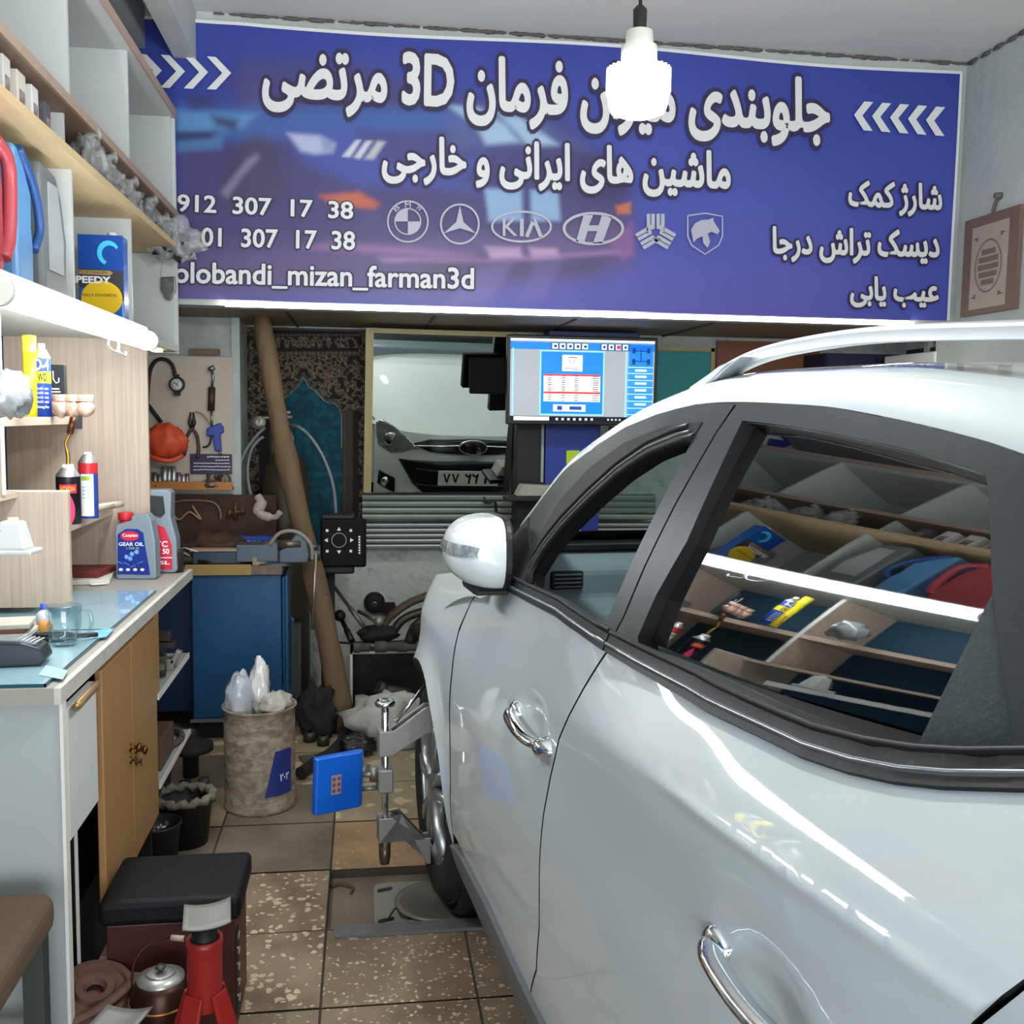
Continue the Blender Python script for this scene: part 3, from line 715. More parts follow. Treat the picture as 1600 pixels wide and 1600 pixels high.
for par, q in ((front_door, BELT[0:5]), (rear_door, BELT[4:])):
    e = .003 if par is rear_door else 0; q = [(q[0][0]+e, q[0][1])]+q[1:-1]+[(q[-1][0]-(.003 if par is front_door else 0), q[-1][1])]
    skin('belt_trim', m_rub2, par, [(s, z+.030) for s, z in q]+[(s, z-.006) for s, z in q[::-1]], off=-.009, rim=.02, step=.03)
    ridge('belt_bead', m_bead, par, resample([(s, z+.006) for s, z in q], .05, False), .0045, -.0095, n=6)
    ridge('belt_bead', m_rub, par, resample([(s, z+.026) for s, z in q], .05, False), .005, -.009, n=6)
# mirror base triangle and side mirror
skin('mirror_base', m_rub, front_door, [(.60, 1.089), (.60, 1.20), (.70, 1.255), (.93, 1.19), (.93, 1.12), (.72, 1.098)], off=-.010, rim=.02, step=.04)

# roof: from the frame's top edge round the cant rail to the other side
FX = FT+[(2.65, 1.38), (2.90, 1.33), (3.05, 1.28)]
def rl(i):
    s, z = FX[i]; t = ss(.6, 1.5, s)
    dz = .024+.028*t+.008*ss(1.5, 2.0, s)+.01*ss(2.0, 2.4, s)
    return s-.045*(1-t)-.012, Wb(s, z)+.032+.048*t, z+dz
def cant(i, v):
    s, z = FX[i]; w = Wb(s, z); a = Vector((s, w-.001, z)); s2, w2, z2 = rl(i); c = Vector((s2, w2, z2))
    n = cn(s, z); m = Vector((s-.02*(1-ss(.6, 1.5, s)), w+.30*(z2-z), z+.80*(z2-z)))
    p = a*(1-v)**2+m*2*v*(1-v)+c*v*v
    return cl(p.x, p.y, p.z)
roofm = MB()
N = len(FX)
fine = []
for i in range(N-1):
    for k in range(4): fine.append(i+k/4)
fine.append(N-1)
_FX = FX; FX = [tuple(v) for v in spline([(a, b, 0) for a, b in FX], 4)]; FX = [(a, b) for a, b, _ in FX]; N = len(FX)
roofm.grid(lambda u, v: cant(round(u*(N-1)), v), N-1, 8)
side = roofm.build('roof_side', m_paint, car)
iR = min(range(N), key=lambda i: abs(FX[i][0]-1.42))
rm = MB()
def roofpt(u, v):
    i = iR+round(u*(N-1-iR)); s, w, z = rl(i); q = 4*v*(1-v)
    return cl(s-.20*q*(1-u)-.0*u, w+(2*HW-2*w)*v, z+.022*q**.7)
rm.grid(roofpt, N-1-iR, 20); rm.build('roof', m_paint, car)
gm = MB()
def wspt(u, v):
    i = round(u*iR); s, w, z = rl(i); q = 4*v*(1-v)
    return cl(s-(.16+.04*u)*q**.8-.0, w+(2*HW-2*w)*v, z+.022*q*u)
gm.grid(wspt, iR, 20); gm.build('windscreen', m_shield, car)
fs_ = MB(); fs_.grid(lambda u, v: Vector((2*HW, 0, 0))+Matrix.Scale(-1, 3, (1, 0, 0))@cant(round(u*(N-1)), v), N-1, 5); fs_.build('far_roof_side', m_paint, car)
# roof rail
rp = [(1.30, 1.548, .30), (1.40, 1.584, .315), (1.50, 1.606, .325), (1.64, 1.616, .33), (1.83, 1.617, .33), (2.1, 1.603, .33), (2.4, 1.584, .33), (2.7, 1.548, .33), (2.95, 1.49, .33)]
rp = spline([(s, w, z) for s, z, w in rp], 5)
rr = MB(); L = len(rp)-1; rings = []
prof = [(-.016, -.010), (-.016, .006), (-.010, .012), (.010, .012), (.016, .006), (.016, -.010)]
def railpt(u, v):
    p = rp[round(u*L)]; q = prof[round(v*6) % 6]
    return cl(p.x, p.y+q[0], p.z+q[1])
rr.grid(railpt, L, 6); m_rail = M('silver_rail', 'b4b9bb', .38, .5)
rail = rr.build('roof_rail', m_rail, car, bevel=.003)
fo = MB(); fo.prism([(1.20, 1.530), (1.30, 1.555), (1.42, 1.592), (1.50, 1.604), (1.44, 1.585), (1.40, 1.568), (1.36, 1.556), (1.28, 1.535)], (.03, 0, 0), (.285, 0, 0), (0, -1, 0), (0, 0, 1)); fo.build('rail_foot', m_rail, rail, bevel=.004)

# bonnet, bumper and nose (seen in the mirror)
def nose(w): q = abs(w-HW)/HW; return -.84+.8*q**3.0
def hoodz(t, w):
    q = abs(w-HW)/HW; return 1.085-.215*t**1.5-.02*t+.05*(1-q**2)*(1-t*.5)-.055*q**4
def hoodpt(u, v):
    w = .045+(2*HW-.09)*u; t = 1-v; s = .62+(nose(w)-.62)*t
    return cl(s, w, hoodz(t, w))
mb = MB(); mb.grid(hoodpt, 36, 24); mb.build('bonnet', m_paint, car)
def bump(u, v):
    w = .27+(2*HW-.54)*u; zt = hoodz(1, w); z = zt+(.20-zt)*v
    b = .06*sin(pi*min(1, v*1.15))**.8+(.03 if .55 < v < .9 else 0)*sin(pi*(v-.55)/.35)
    return cl(nose(w)-b+.10*max(0, v-.85), w, z)
mb = MB(); mb.grid(bump, 48, 30); bumper = mb.build('front_bumper', m_paint, car)
def onnose(w, z, d=.006):
    zt = hoodz(1, w); v = (z-zt)/(.20-zt); b = .06*sin(pi*min(1, max(0, v)*1.15))**.8+(.03*sin(pi*(v-.55)/.35) if .55 < v < .9 else 0)
    return cl(nose(w)-b-d, w, z)
def nosepatch(name, mat, par, poly, d=.006, step=.03):
    B = resample(poly, step); vs = [Vector(p) for p in B]; n = len(B)
    x0, x1 = min(p[0] for p in B), max(p[0] for p in B); y0, y1 = min(p[1] for p in B), max(p[1] for p in B)
    for i in range(int((x1-x0)/step)):
        for j in range(int((y1-y0)/step)):
            p = (x0+(i+.5)*step, y0+(j+.5)*step)
            if inside(poly, *p): vs.append(Vector(p))
    r = delaunay_2d_cdt(vs, [(i, (i+1) % n) for i in range(n)], [], 1, 1e-5)
    mb = MB(); mb.add([onnose(v.x, v.y, d) for v in r[0]], r[2], True); o = mb.build(name, mat, par)
    m = o.modifiers.new('solid', 'SOLIDIFY'); m.thickness = .012; return o
mir = lambda poly: [(2*HW-a, b) for a, b in poly]
m_gr = M('black_grille', '0d0f10', .3)
up = [(.50, .80), (.62, .845), (.91, .86), (1.20, .845), (1.32, .80), (1.20, .765), (.91, .755), (.62, .765)]
grl = nosepatch('grille', m_gr, car, up, .010)
low = [(.52, .52), (.42, .68), (.60, .70), (.91, .715), (1.22, .70), (1.40, .68), (1.30, .52), (1.16, .42), (.66, .42)]
gr2 = nosepatch('lower_grille', m_gr, car, low, .008)
for z in (.47, .53, .64): MB().tube([onnose(w/100, z, .022) for w in range(54, 130, 5)], .006, 6).build('grille_bar', M('dark_bar', '24282a', .35), gr2)
MB().tube([onnose(w/100, .785+.04*(1-abs(w-91)/41)**.5, .024) for w in range(50, 133, 4)], .010, 8, flat=.6).build('chrome_bar', m_chr, grl)
em = MB(); c = onnose(.91, .815, .045)
o_ = arc((0, 0), .098, 0, 360, 40, .052); i_ = arc((0, 0), .087, 0, 360, 40, .041)
em.add([(c.x+p[0], c.y, c.z+p[1]) for p in o_+i_]+[(c.x+p[0], c.y-.012, c.z+p[1]) for p in o_+i_], [(k, k+1, 42+k, 41+k) for k in range(40)]+[(k, k+1, 83+k, 82+k) for k in range(40)], False)
em.prism([(1.32*a, 1.25*b) for a, b in ((-.045, -.03), (-.022, .032), (-.002, .034), (-.012, .006), (.012, .008), (.020, .032), (.045, .028), (.022, -.034), (.002, -.034), (.012, -.006), (-.012, -.008), (-.020, -.034))], (0, -.012, 0), (c.x, c.y, c.z), (-1, 0, 0), (0, 0, 1))
em.build('oval_emblem', M('emblem_silver', 'd2d5d6', .42, .6), grl)
MB().lathe([(0, 0), (.094, 0), (.096, -.01), (0, -.012)], (c.x, c.y, c.z), (0, 1, 0), sy=.5).build('emblem_disc', m_gr, grl)
for f_, sd in ((lambda p: p, ''), (mir, '')):
    hl = nosepatch('headlight', M('headlight_glass', 'aab2b2', .08, .6, col2='4d5454', scale=22, hard=.3, spec=.9), car, f_([(.275, .80), (.275, .87), (.31, .905), (.38, .885), (.46, .845), (.535, .79), (.46, .745), (.37, .71), (.29, .73)]), .012, .02)
    p_ = f_([(.37, .80)])[0]; MB().lathe([(0, -.01), (.045, -.004), (.05, .006), (.04, .01), (0, .004)], onnose(p_[0], p_[1], .02), (0, 1, 0)).build('projector', m_chr, hl)
    fg = nosepatch('fog_lamp', m_gr, car, f_([(.29, .45), (.30, .55), (.40, .53), (.40, .43)]), .010, .02)
    p_ = f_([(.345, .49)])[0]; MB().lathe([(0, .0), (.032, .0), (.036, .012), (0, .02)], onnose(p_[0], p_[1], .012), (0, 1, 0)).build('lens', m_chr, fg)
pl = onnose(.91, .60, .03)
plate = MB().box((pl.x, pl.y, pl.z), (.46, .012, .105)).build('licence_plate', M('plate_white', 'e6e6e2', .4), car)
mb = MB(); mb.box((pl.x+.205, pl.y+.0075, pl.z), (.04, .002, .10)); mb.build('blue_band', M('plate_blue', '1d3f9a', .4), plate)
mb = MB()
for t_, x0, x1 in (('۹', .17, .135), ('۱', .11, .09), ('۲', .045, .005), ('۲', -.005, -.045), ('۷', -.09, -.135), ('۷', -.15, -.195)):
    write(mb, t_, lambda u, v: Vector((pl.x+x0+(x1-x0)*u, pl.y+.0075, pl.z-.035+.07*v)), .03)
mb.build('digits', M('plate_black', '121212', .5), plate)
MB().tube([cl(.50, .35, 1.098), cl(.42, .75, 1.125), cl(.40, 1.15, 1.125)], .008, 6).build('wiper', m_rub, car)

# front wheel
wc = cl(0, .06, .335)
whl = part_empty('front_wheel', car, (.045, 0, .335))
ty = MB(); ty.lathe([(.235, -.0), (.25, -.006), (.285, -.012), (.32, -.004), (.338, .018), (.345, .05), (.346, .16), (.338, .19), (.31, .205), (.25, .20), (.235, .2)], (0, 0, 0), (1, 0, 0), n=64)
for k in range(48):
    a = 2*pi*k/48
    for x in (.045, .105, .165): ty.box((x, .346*cos(a+x*2), .346*sin(a+x*2)), (.045, .026, .006), (a+x*2-pi/2, 0, 0))
ty.build('tyre', M('tyre_rubber', '1c1d1d', .75, col2='2a2a29', scale=20, hard=.5), whl)
rim = MB(); rim.lathe([(.236, 0), (.24, .0), (.228, .012), (.222, .05), (.218, .15), (.236, .2)], (0, 0, 0), (1, 0, 0), n=56)
for k in range(5):
    for q in (-.17, .17):
        a = 2*pi*k/5+q+.3; d = Vector((0, cos(a), sin(a)))
        rim.tube([Vector((.010, 0, 0))+Vector((0, cos(a-q*.5), sin(a-q*.5)))*.05, Vector((.0, 0, 0))+d*.13, Vector((.012, 0, 0))+d*.226], [.026, .02, .02], 8, flat=.6)
rim.lathe([(0, -.012), (.03, -.012), (.055, 0), (.07, .02), (.07, .05)], (0, 0, 0), (1, 0, 0), n=24)
rim.build('alloy_rim', M('alloy', 'b9bcbd', .36, .85), whl)
MB().lathe([(0, .09), (.16, .09), (.165, .11), (0, .115)], (0, 0, 0), (1, 0, 0), n=32).build('brake_disc', M('iron', '3a3836', .5, .7), whl)
MB().lathe([(.37, .04), (.385, .06), (.385, .3), (0, .31)], (.03, 0, .335), (1, 0, 0), n=40).build('wheel_well', m_rub, car)


# side mirror, folded against the door
mr = part_empty('side_mirror', car)
mb = MB()
def shell(u, v):
    a = pi*(u-.5); b = pi*(v-.5); sg = lambda x, k: copysign(abs(x)**k, x)
    x = cos(b)**.75*cos(a)**.62 if cos(a) > 0 and cos(b) > 0 else 0
    return cl(.735+.125*sg(sin(a), .8)*max(cos(b), .0)**.35, .050-.118*x, 1.182+.083*sg(sin(b), .85)-.012*cos(a)*0)
mb.grid(shell, 28, 22); mb.build('mirror_shell', m_paint, mr)
MB().prism([(p[0], p[1]) for p in rrect(.25, .168, .06, 6)], (.022, 0, 0), cl(.735, .048, 1.182), (0, -1, 0), (0, 0, 1)).build('mirror_rim', m_rub, mr, bevel=.006)
mb = MB()
def sig(u, v):
    a = pi*(.38+.56*u-.5); zz = .014-.004*u+(-.014+.028*v)*(1-.75*(2*u-1)**4)
    b = asin(max(-1, min(1, (zz/.083)))); x = cos(b)**.75*cos(a)**.62; sg = lambda x, k: copysign(abs(x)**k, x)
    return cl(.735+.125*sg(sin(a), .8)*cos(b)**.35, .048-.121*x, 1.182+zz)
mb.grid(sig, 20, 4); mb.build('indicator', M('indicator_lens', 'b9c0c1', .12, .5, col2='5c6364', scale=70, hard=.15, spec=.9), mr)
MB().prism([(-.06, -.10), (.085, -.10), (.06, -.055), (-.05, -.055)], (.10, 0, 0), cl(.72, -.012, 1.182), (0, -1, 0), (0, 0, 1)).build('mirror_foot', m_rub, mr, bevel=.012)

# door handles: chrome bar over a scooped cup, with a rear lock piece
for door, (hs, hz) in zip((front_door, rear_door), HANDLES):
    w0 = Wb(hs-.2, hz); 
    pts = [(hs-.118, w0+.002, hz+.002), (hs-.106, w0-.010, hz+.002), (hs-.07, w0-.021, hz+.001), (hs, w0-.027, hz), (hs+.06, w0-.025, hz), (hs+.09, w0-.018, hz), (hs+.10, w0-.004, hz)]
    MB().tube([cl(a, b, c) for a, b, c in spline(pts, 5)], [.013]+[.0165]*26+[.015]*4, 12, flat=.62).build('handle_bar', m_chr, door)
    MB().ball(cl(hs+.118, w0+.004, hz-.001), 1, 18, (.034, .036, .020)).build('lock_cover', m_chr, door)
    MB().ball(cl(hs-.115, w0+.004, hz+.001), 1, 18, (.018, .030, .021)).build('handle_foot', m_chr, door)

# cabin
db = MB(); prof = [(.36, 1.150), (.56, 1.172), (.66, 1.160), (.70, 1.120), (.70, 1.05), (.76, 1.02), (.80, .95), (.74, .70), (.36, .70)]
db.prism(prof, (1.56, 0, 0), (.13, 0, 0), (0, -1, 0), (0, 0, 1)); dash = db.build('dashboard', m_dash, car, bevel=.012)
MB().box(cl(.702, .245, 1.098), (.085, .012, .046)).build('air_vent', m_rub, dash, bevel=.006)
for k in range(4): MB().box(cl(.709, .245, 1.083+.010*k), (.07, .012, .003)).build('vent_slat', m_dash, dash)
MB().box(cl(.62, .75, 1.174), (1.2, .10, .012)).build('dash_edge', m_rub, dash)
ti = part_empty('steering_wheel', car, cl(1.02, .50, 1.03), (radians(62), 0, 0))
MB().tube([(.185*cos(a/18*pi), .185*sin(a/18*pi), 0) for a in range(37)], .016, 10).build('rim', m_dark, ti)
MB().lathe([(0, .02), (.06, .015), (.08, -.02), (0, -.03)]).tube([(-.18, 0, 0), (.18, 0, 0)], .018, 8).build('hub', m_dark, ti)
for nm, s0 in (('front_seat', 1.45),):
    for w0 in (.50, 1.32):
        q = part_empty(nm, car, cl(s0, w0, .62))
        MB().box((0, .02, -.06), (.48, .5, .18)).build('seat_cushion', m_dark, q, bevel=.05)
        MB().box((0, -.28, .27), (.48, .14, .6), (radians(14), 0, 0)).build('backrest', m_dark, q, bevel=.05)
        MB().box((0, -.38, .66), (.26, .10, .17)).build('headrest', m_dark, q, bevel=.04)
MB().b2(cl(.3, .1, .30), cl(3.2, 1.72, .33)).build('floor_pan', m_dark, car)
MB().b2(cl(.30, .12, .33), cl(.34, 1.70, 1.06)).build('bulkhead', m_dark, car)
mb = MB(); mb.grid(lambda u, v: cl(.40+.18*v, .10+1.62*u, 1.11+.095*v), 6, 2); mb.build('cowl', m_rub, car)
def tail(u, v):
    w = .17+(2*HW-.34)*u; q = abs(w-HW)/HW
    return cl(3.02+.36*sin(min(1, v*1.5)*pi/2)+.06*(1-q**4), w, 1.385-.02*q-1.1*v)
mb = MB(); mb.grid(tail, 16, 16); mb.build('tailgate', m_paint, car)
rw = part_empty('rear_wheel', car, (.045, -2.64, .335))
for ch in list(whl.children):
    c = ch.copy(); COL.objects.link(c); c.parent = rw
MB().lathe([(.39, -.04), (.40, 0), (.40, .3), (0, .31)], (.03, -2.64, .335), (1, 0, 0), n=40).build('wheel_well', m_rub, car)
# ================================================================ the shelving along the left wall
m_lam = M('white_laminate', 'c6cac8', .4, col2='b2b7b5', scale=3, hard=.6)
m_oak = M('oak_laminate', 'b9a795', .5, col2='8a7867', scale=5, hard=.34, mid=.56, stretch=(26, 26, .5), detail=9)
m_oakh = M('oak_laminate_board', 'bfac98', .5, col2='927f6c', scale=5, hard=.34, mid=.56, stretch=(26, .5, 26), detail=9)
m_pine = M('raw_pine', 'cdb48a', .65, col2='b0946a', scale=5, hard=.45, stretch=(6, .5, 6), bump=.1)
m_brown = M('brown_board_shaded', '8f7565', .6, col2='7c6456', scale=12, hard=.5)  # brown has the shadow on the middle board's underside mixed into it
m_wedge = M('white_edge_band', 'd6d4cc', .5)
up = thing('wall_shelving', 'tall white and pine wall shelving with open compartments high on the left', 'shelf', (XL, 2.7, 1.74))
def bx(name, a, b, mat, par, bevel=0.0): return keep(MB().b2(a, b).build(name, mat, bevel=bevel), par)
Y0, ZS = .9, 2.325
bx('top_board', (XL, Y0, 2.70), (XS, YE, 2.73), m_lam, up)
bx('upper_front', (XS, Y0, 2.699), (XS+.008, YE, 2.732), M('pink_board_edge', 'b49a8b', .6), up)
bx('middle_board', (XL, Y0, ZS-.03), (XS, YE, ZS), m_brown, up)
bx('middle_edge', (XS, Y0, ZS-.03), (XS+.01, YE, ZS-.004), M('pale_board_edge', 'a8917f', .6, col2='8f7868', scale=9, hard=.4), up)
for y in (Y0, 1.5, 2.2, 3.0, 3.72, YE):
    bx('upper_divider', (XL, y-.008, ZS), (XS-.014, y+.008, 2.70), m_lam, up)
    bx('lower_divider', (XL, y-.008, 1.772), (XS-.014, y+.008, 2.147), m_lam, up)
    if y < YE: bx('slot_divider', (XL, y-.006, 2.17), (XS-.03, y+.006, ZS-.03), m_lam, up)
bx('end_panel', (XL, YE+.008, 1.74), (XS, YE+.024, 2.70), m_lam, up)
bx('pine_plank', (XL, Y0, 2.147), (XS+.028, YE-.02, 2.170), m_pine, up)
bx('bottom_board', (XL, Y0, 1.745), (XS, YE, 1.772), m_lam, up)
bx('back_panel', (XL, Y0, 1.772), (XL+.008, YE, 2.70), M('shelf_back', '9aa0a0', .6), up)

lo = thing('oak_shelf_unit', 'oak-patterned shelf unit with small open shelves standing on the counter', 'shelf', (XL, 3.0, .94))
xa = at(233, 700, 3.75).x
bx('end_panel', (XL, 3.742, .945), (xa, 3.76, 1.745), m_oak, lo)
bx('divider', (XL, 2.875, 1.27), (-.952, 2.893, 1.745), m_oak, lo); bx('divider_edge', (-.952, 2.874, 1.27), (-.948, 2.894, 1.745), m_wedge, lo)
mb = MB(); mb.prism([(XL, 1.9), (-.952, 1.9), (-.948, 3.62), (-.955, 3.69), (-.975, 3.741), (XL, 3.741)], (0, 0, .026), (0, 0, 1.452), (1, 0, 0), (0, 1, 0)); keep(mb.build('upper_shelf', m_oakh), lo)
bx('lower_shelf', (XL, 3.012, 1.135), (-.874, 3.741, 1.163), m_oakh, lo)
bx('low_panel', (XL, 2.995, .945), (-.818, 3.011, 1.27), m_oak, lo); bx('panel_edge', (XL, 2.995, 1.27), (-.818, 3.011, 1.274), m_wedge, lo)
bx('low_panel_top', (XL, 1.9, 1.255), (-.952, 2.994, 1.27), m_oakh, lo)
bx('side_shelf', (XL, 1.9, 1.142), (-.905, 2.76, 1.166), m_oakh, lo); bx('shelf_edge', (-.905, 1.9, 1.141), (-.901, 2.76, 1.167), m_wedge, lo)

# ---- counter
ct = thing('counter_cabinet', 'long grey counter cabinet with a white drawer and brown wooden doors', 'cabinet', (-.93, 3.0, 0))
m_cab = M('cabinet_grey_white', 'a4aaa9', .55, col2='939998', scale=2.5, hard=.6)
m_door = M('brown_wood_door', 'a1794c', .45, col2='8c6640', scale=5, hard=.5, stretch=(5, 5, .4), detail=8)
m_void = M('cavity_shade', '15110f', .9)  # near-black colour stands in for the shade inside and under the counter
XF = -.632
bx('near_panel', (XL, 2.225, 0), (XF-.005, 2.245, .885), m_cab, ct); bx('panel_edge', (XF-.005, 2.222, 0), (XF+.002, 2.25, .885), m_wedge, ct)
bx('toe_patch', (-.70, 2.220, 0), (XF-.006, 2.2245, .13), M('ochre_patch', '75705a', .7), ct)
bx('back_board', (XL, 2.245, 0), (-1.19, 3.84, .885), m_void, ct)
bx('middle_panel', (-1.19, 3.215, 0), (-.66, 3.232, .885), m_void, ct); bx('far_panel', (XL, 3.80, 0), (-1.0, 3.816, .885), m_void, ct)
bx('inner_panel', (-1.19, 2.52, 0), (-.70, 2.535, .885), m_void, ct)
bx('side_stile', (XF-.03, 2.395, 0), (XF-.024, 2.403, .56), m_wedge, ct); bx('side_stile', (XF-.05, 2.47, 0), (XF-.044, 2.476, .25), m_wedge, ct)
dw = keep(MB().b2((XF-.018, 2.262, .565), (XF, 2.50, .858)).build('drawer', M('white_door', 'cfd1cd', .45, col2='bfc1bd', scale=4, hard=.5), bevel=.002), ct)
pts = [atx(119, 1108, XF+.002), atx(122, 1102, XF+.02), atx(140, 1082, XF+.026), atx(150, 1072, XF+.02), atx(153, 1066, XF+.002)]
keep(MB().tube(spline(pts, 5), .009, 8, flat=.6).build('drawer_handle', M('brass_worn', '9a7d52', .35, .6)), ct)
kn = M('antique_brass', '6b4a25', .3, .9)
for k, (y0, y1) in enumerate(((2.555, 2.868), (2.874, 3.205))):
    d = keep(MB().b2((XF-.018, y0, .25), (XF, y1, .868)).build('door', m_door, bevel=.003), ct)
    yk = y1-.035 if k == 0 else y0+.03
    keep(MB().lathe([(.012, 0), (.012, .003), (.005, .006), (.005, .016), (.013, .022), (.014, .028), (0, .034)], (XF, yk, .585-.03*k), (1, 0, 0), n=16).build('knob', kn), ct)
    keep(MB().lathe([(.010, 0), (.010, .004), (.003, .006), (.003, .014), (.0, .015)], (XF, yk, .550-.03*k), (1, 0, 0), n=14).box((XF+.014, yk, .550-.03*k), (.004, .008, .02)).build('key', kn), ct)
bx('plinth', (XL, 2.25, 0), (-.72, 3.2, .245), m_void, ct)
for z in (.605, .32):
    bx('bay_shelf', (-1.19, 3.235, z), (XF-.004, 3.80, z+.016), m_cab, ct); bx('bay_shelf_edge', (XF-.004, 3.235, z-.001), (XF, 3.80, z+.018), m_wedge, ct)
bx('bay_stile', (XF-.03, 3.236, .62), (XF-.005, 3.275, .88), m_door, ct)
tp = thing('worktop', 'long pale worktop of the counter with worn white front edge', 'worktop', (-.92, 3.0, .885))
bx('board', (XL, 2.20, .886), (-.64, 3.86, .921), M('worktop_board', 'a09b90', .5, col2='7d786e', scale=6, hard=.5), tp)
bx('edge_band', (-.64, 2.20, .886), (-.626, 3.86, .921), M('worn_edge', 'c4c2ba', .5, col2='8e8a80', scale=9, hard=.35, mid=.55), tp)
m_sheet = M('blue_glass_sheet', 'a9cdd8', .06, col2='b9d9e0', scale=2, hard=.5, coat=1, spec=.8)
m_sedge = M('glass_edge', '1d4a55', .2)
for nm, y0, y1, lab, zz in (('glass_sheet', 2.21, 2.755, 'pale blue glass sheet on the near end of the worktop, under the mug', .921), ('glass_sheet', 2.762, 3.36, 'pale blue glass sheet farther along the worktop, before the oil bottles', .921)):
    g_ = thing(nm, lab, 'glass sheet', (-.9, y0, zz))
    bx('sheet', (-1.19, y0+.003, zz), (-.662, y1, zz+.007), m_sheet, g_)
    bx('dark_edge', (-.662, y0, zz), (-.658, y1, zz+.0072), m_sedge, g_); bx('dark_edge', (-1.19, y0, zz), (-.658, y0+.003, zz+.0072), m_sedge, g_)
def resting(px, py, z, Y=None): return atz(px, py, z)
ZG = .928
# papers under and on the glass
for nm, q, lab, c in (('paper_sheet', [(60, 1055), (98, 1062), (106, 1048), (72, 1040)], 'light blue printed slip by the counter corner', '9fc3d2'),
                      ('paper_sheet', [(150, 985), (178, 982), (166, 996), (140, 998)], 'blue printed slip beside the glass mug', '5fa3d0'),
                      ('paper_sheet', [(20, 992), (70, 986), (75, 998), (28, 1004)], 'white sheet of paper behind the card terminal', 'd2dde0')):
    p = [atz(x, y, ZG+.0005) for x, y in q]; o = MB().prism([(v.x-p[0].x, v.y-p[0].y) for v in p], (0, 0, .001), (0, 0, 0), (1, 0, 0), (0, 1, 0)).build(nm, M('paper_'+c, c, .6, col2='dfe6e8', scale=40, hard=.1, mid=.62)); o.location = p[0]
    tag(o, lab, 'paper')

# ---- things on the counter
p = atz(101, 1008, ZG)
m_mug = Mthin('mug_glass', 'eef6f8', 1.5)
mg = thing('glass_mug', 'clear double-walled glass mug with a handle on the counter', 'mug', p)
MB().lathe([(0, .002), (.030, .0), (.034, .006), (.039, .05), (.041, .098), (.040, .1), (.0365, .098), (.034, .055), (.028, .018), (0, .014)], n=40).build('mug_body', m_mug, mg)
MB().tube(spline([(.038, -.004, .085), (.058, -.006, .084), (.066, -.007, .06), (.058, -.006, .032), (.037, -.004, .024)], 6), .005, 10).build('mug_handle', m_mug, mg)
p = atz(36, 1040, ZG); p.x -= .03
ctm = thing('card_terminal', 'dark grey wedge-shaped card terminal at the near end of the counter', 'card terminal', p, .1)
MB().prism([(-.16, 0), (.065, 0), (.082, .012), (.070, .040), (.03, .055), (-.16, .068)], (0, .085, 0), (0, -.02, 0), (1, 0, 0), (0, 0, 1)).build('housing', M('terminal_plastic', '22282b', .35), ctm, bevel=.006)
MB().prism([(-.15, .069), (.028, .0565), (.060, .046)], (0, .06, 0), (0, -.008, .001), (1, 0, 0), (0, 0, 1)).build('top_face', M('terminal_grey', '7d8487', .35), ctm)
for k in range(5): MB().tube([(.02+.009*k, -.006, .060-.002*k), (.028+.009*k, .05, .058-.002*k)], .0022, 5).build('key_row', M('terminal_key', 'b4b9ba', .4), ctm)
def bottle(name, lab, p, h, r, body, cap, cat='bottle', group=None, prof=None, n=24):
    t = thing(name, lab, cat, p, 0, group)
    MB().lathe(prof or [(0, 0), (r, 0), (r, h*.62), (r*.55, h*.74), (r*.36, h*.78), (r*.36, h*.82), (0, h*.82)], n=n).build('bottle_body', body, t)
    MB().lathe([(r*.42, h*.80), (r*.42, h), (0, h)], n=18).build('cap', cap, t)
    return t
bottle('glue_bottle', 'small blue and white bottle behind the glass mug', atz(69, 985, ZG), .07, .018, M('pale_label', 'd5d7da', .4), M('blue_cap', '2a56b5', .35))
o = MB().ball((0, 0, .018), .018, 18, (1.1, .9, 1)).build('rubber_bulb', M('orange_rubber', 'cf8d3f', .5)); o.location = atz(71, 990, ZG); tag(o, 'small orange round knob beside the mug', 'knob')
o = MB().tube(spline([(-.09, .03, .008), (-.05, -.02, .008), (.03, -.03, .008), (.06, .0, .009), (.02, .03, .01), (-.03, .02, .01), (-.02, -.01, .012), (.07, -.02, .014), (.11, .01, .01)], 6), .006, 8).build('charging_cable', MATS['black_rubber']); o.location = atz(78, 1000, ZG); tag(o, 'black cable looped on the glass behind the mug', 'cable')
for k, (c, dx) in enumerate((('6d5c50', 0), ('c9c4ba', .006), ('7a4a3e', -.004), ('bdb6a8', .004))):
    o = MB().box((0, 0, .006), (.15, .11, .011)).build('notebook', M('cover_'+c, c, .6), bevel=.001); o.location = atz(-2, 999, ZG)+Vector((dx, 0, .0113*k)); o.rotation_euler.z = .05*k
    tag(o, ('lowest notebook, brown, of the small stack on the counter', 'pale notebook above the lowest brown one on the counter', 'red-brown notebook third from the bottom of the counter stack', 'pale topmost notebook of the small counter stack')[k], 'notebook', 'notebooks on the counter')
# white wall charger on the small side shelf
p = atz(22, 866, 1.167); p.x -= .005
ch = thing('charger', 'white charger base standing on the small side shelf', 'charger', p, -.1)
MB().box((0, 0, .007), (.115, .07, .012)).build('base', M('white_plastic', 'c6c8c6', .35), ch, bevel=.004)
MB().box((.005, 0, .045), (.075, .055, .065), taper=.62).build('body', MATS['white_plastic'], ch, bevel=.006)
for k in range(3): MB().box((-.026+.003*k, -.0265+.0035*k, .028+.014*k), (.014, .004, .004)).build('vent', M('vent_grey', '9aa0a0', .5), ch)
MB().box((.006, 0, .080), (.02, .012, .01)).build('plug', M('plug_cream', 'd4cdb6', .4), ch)

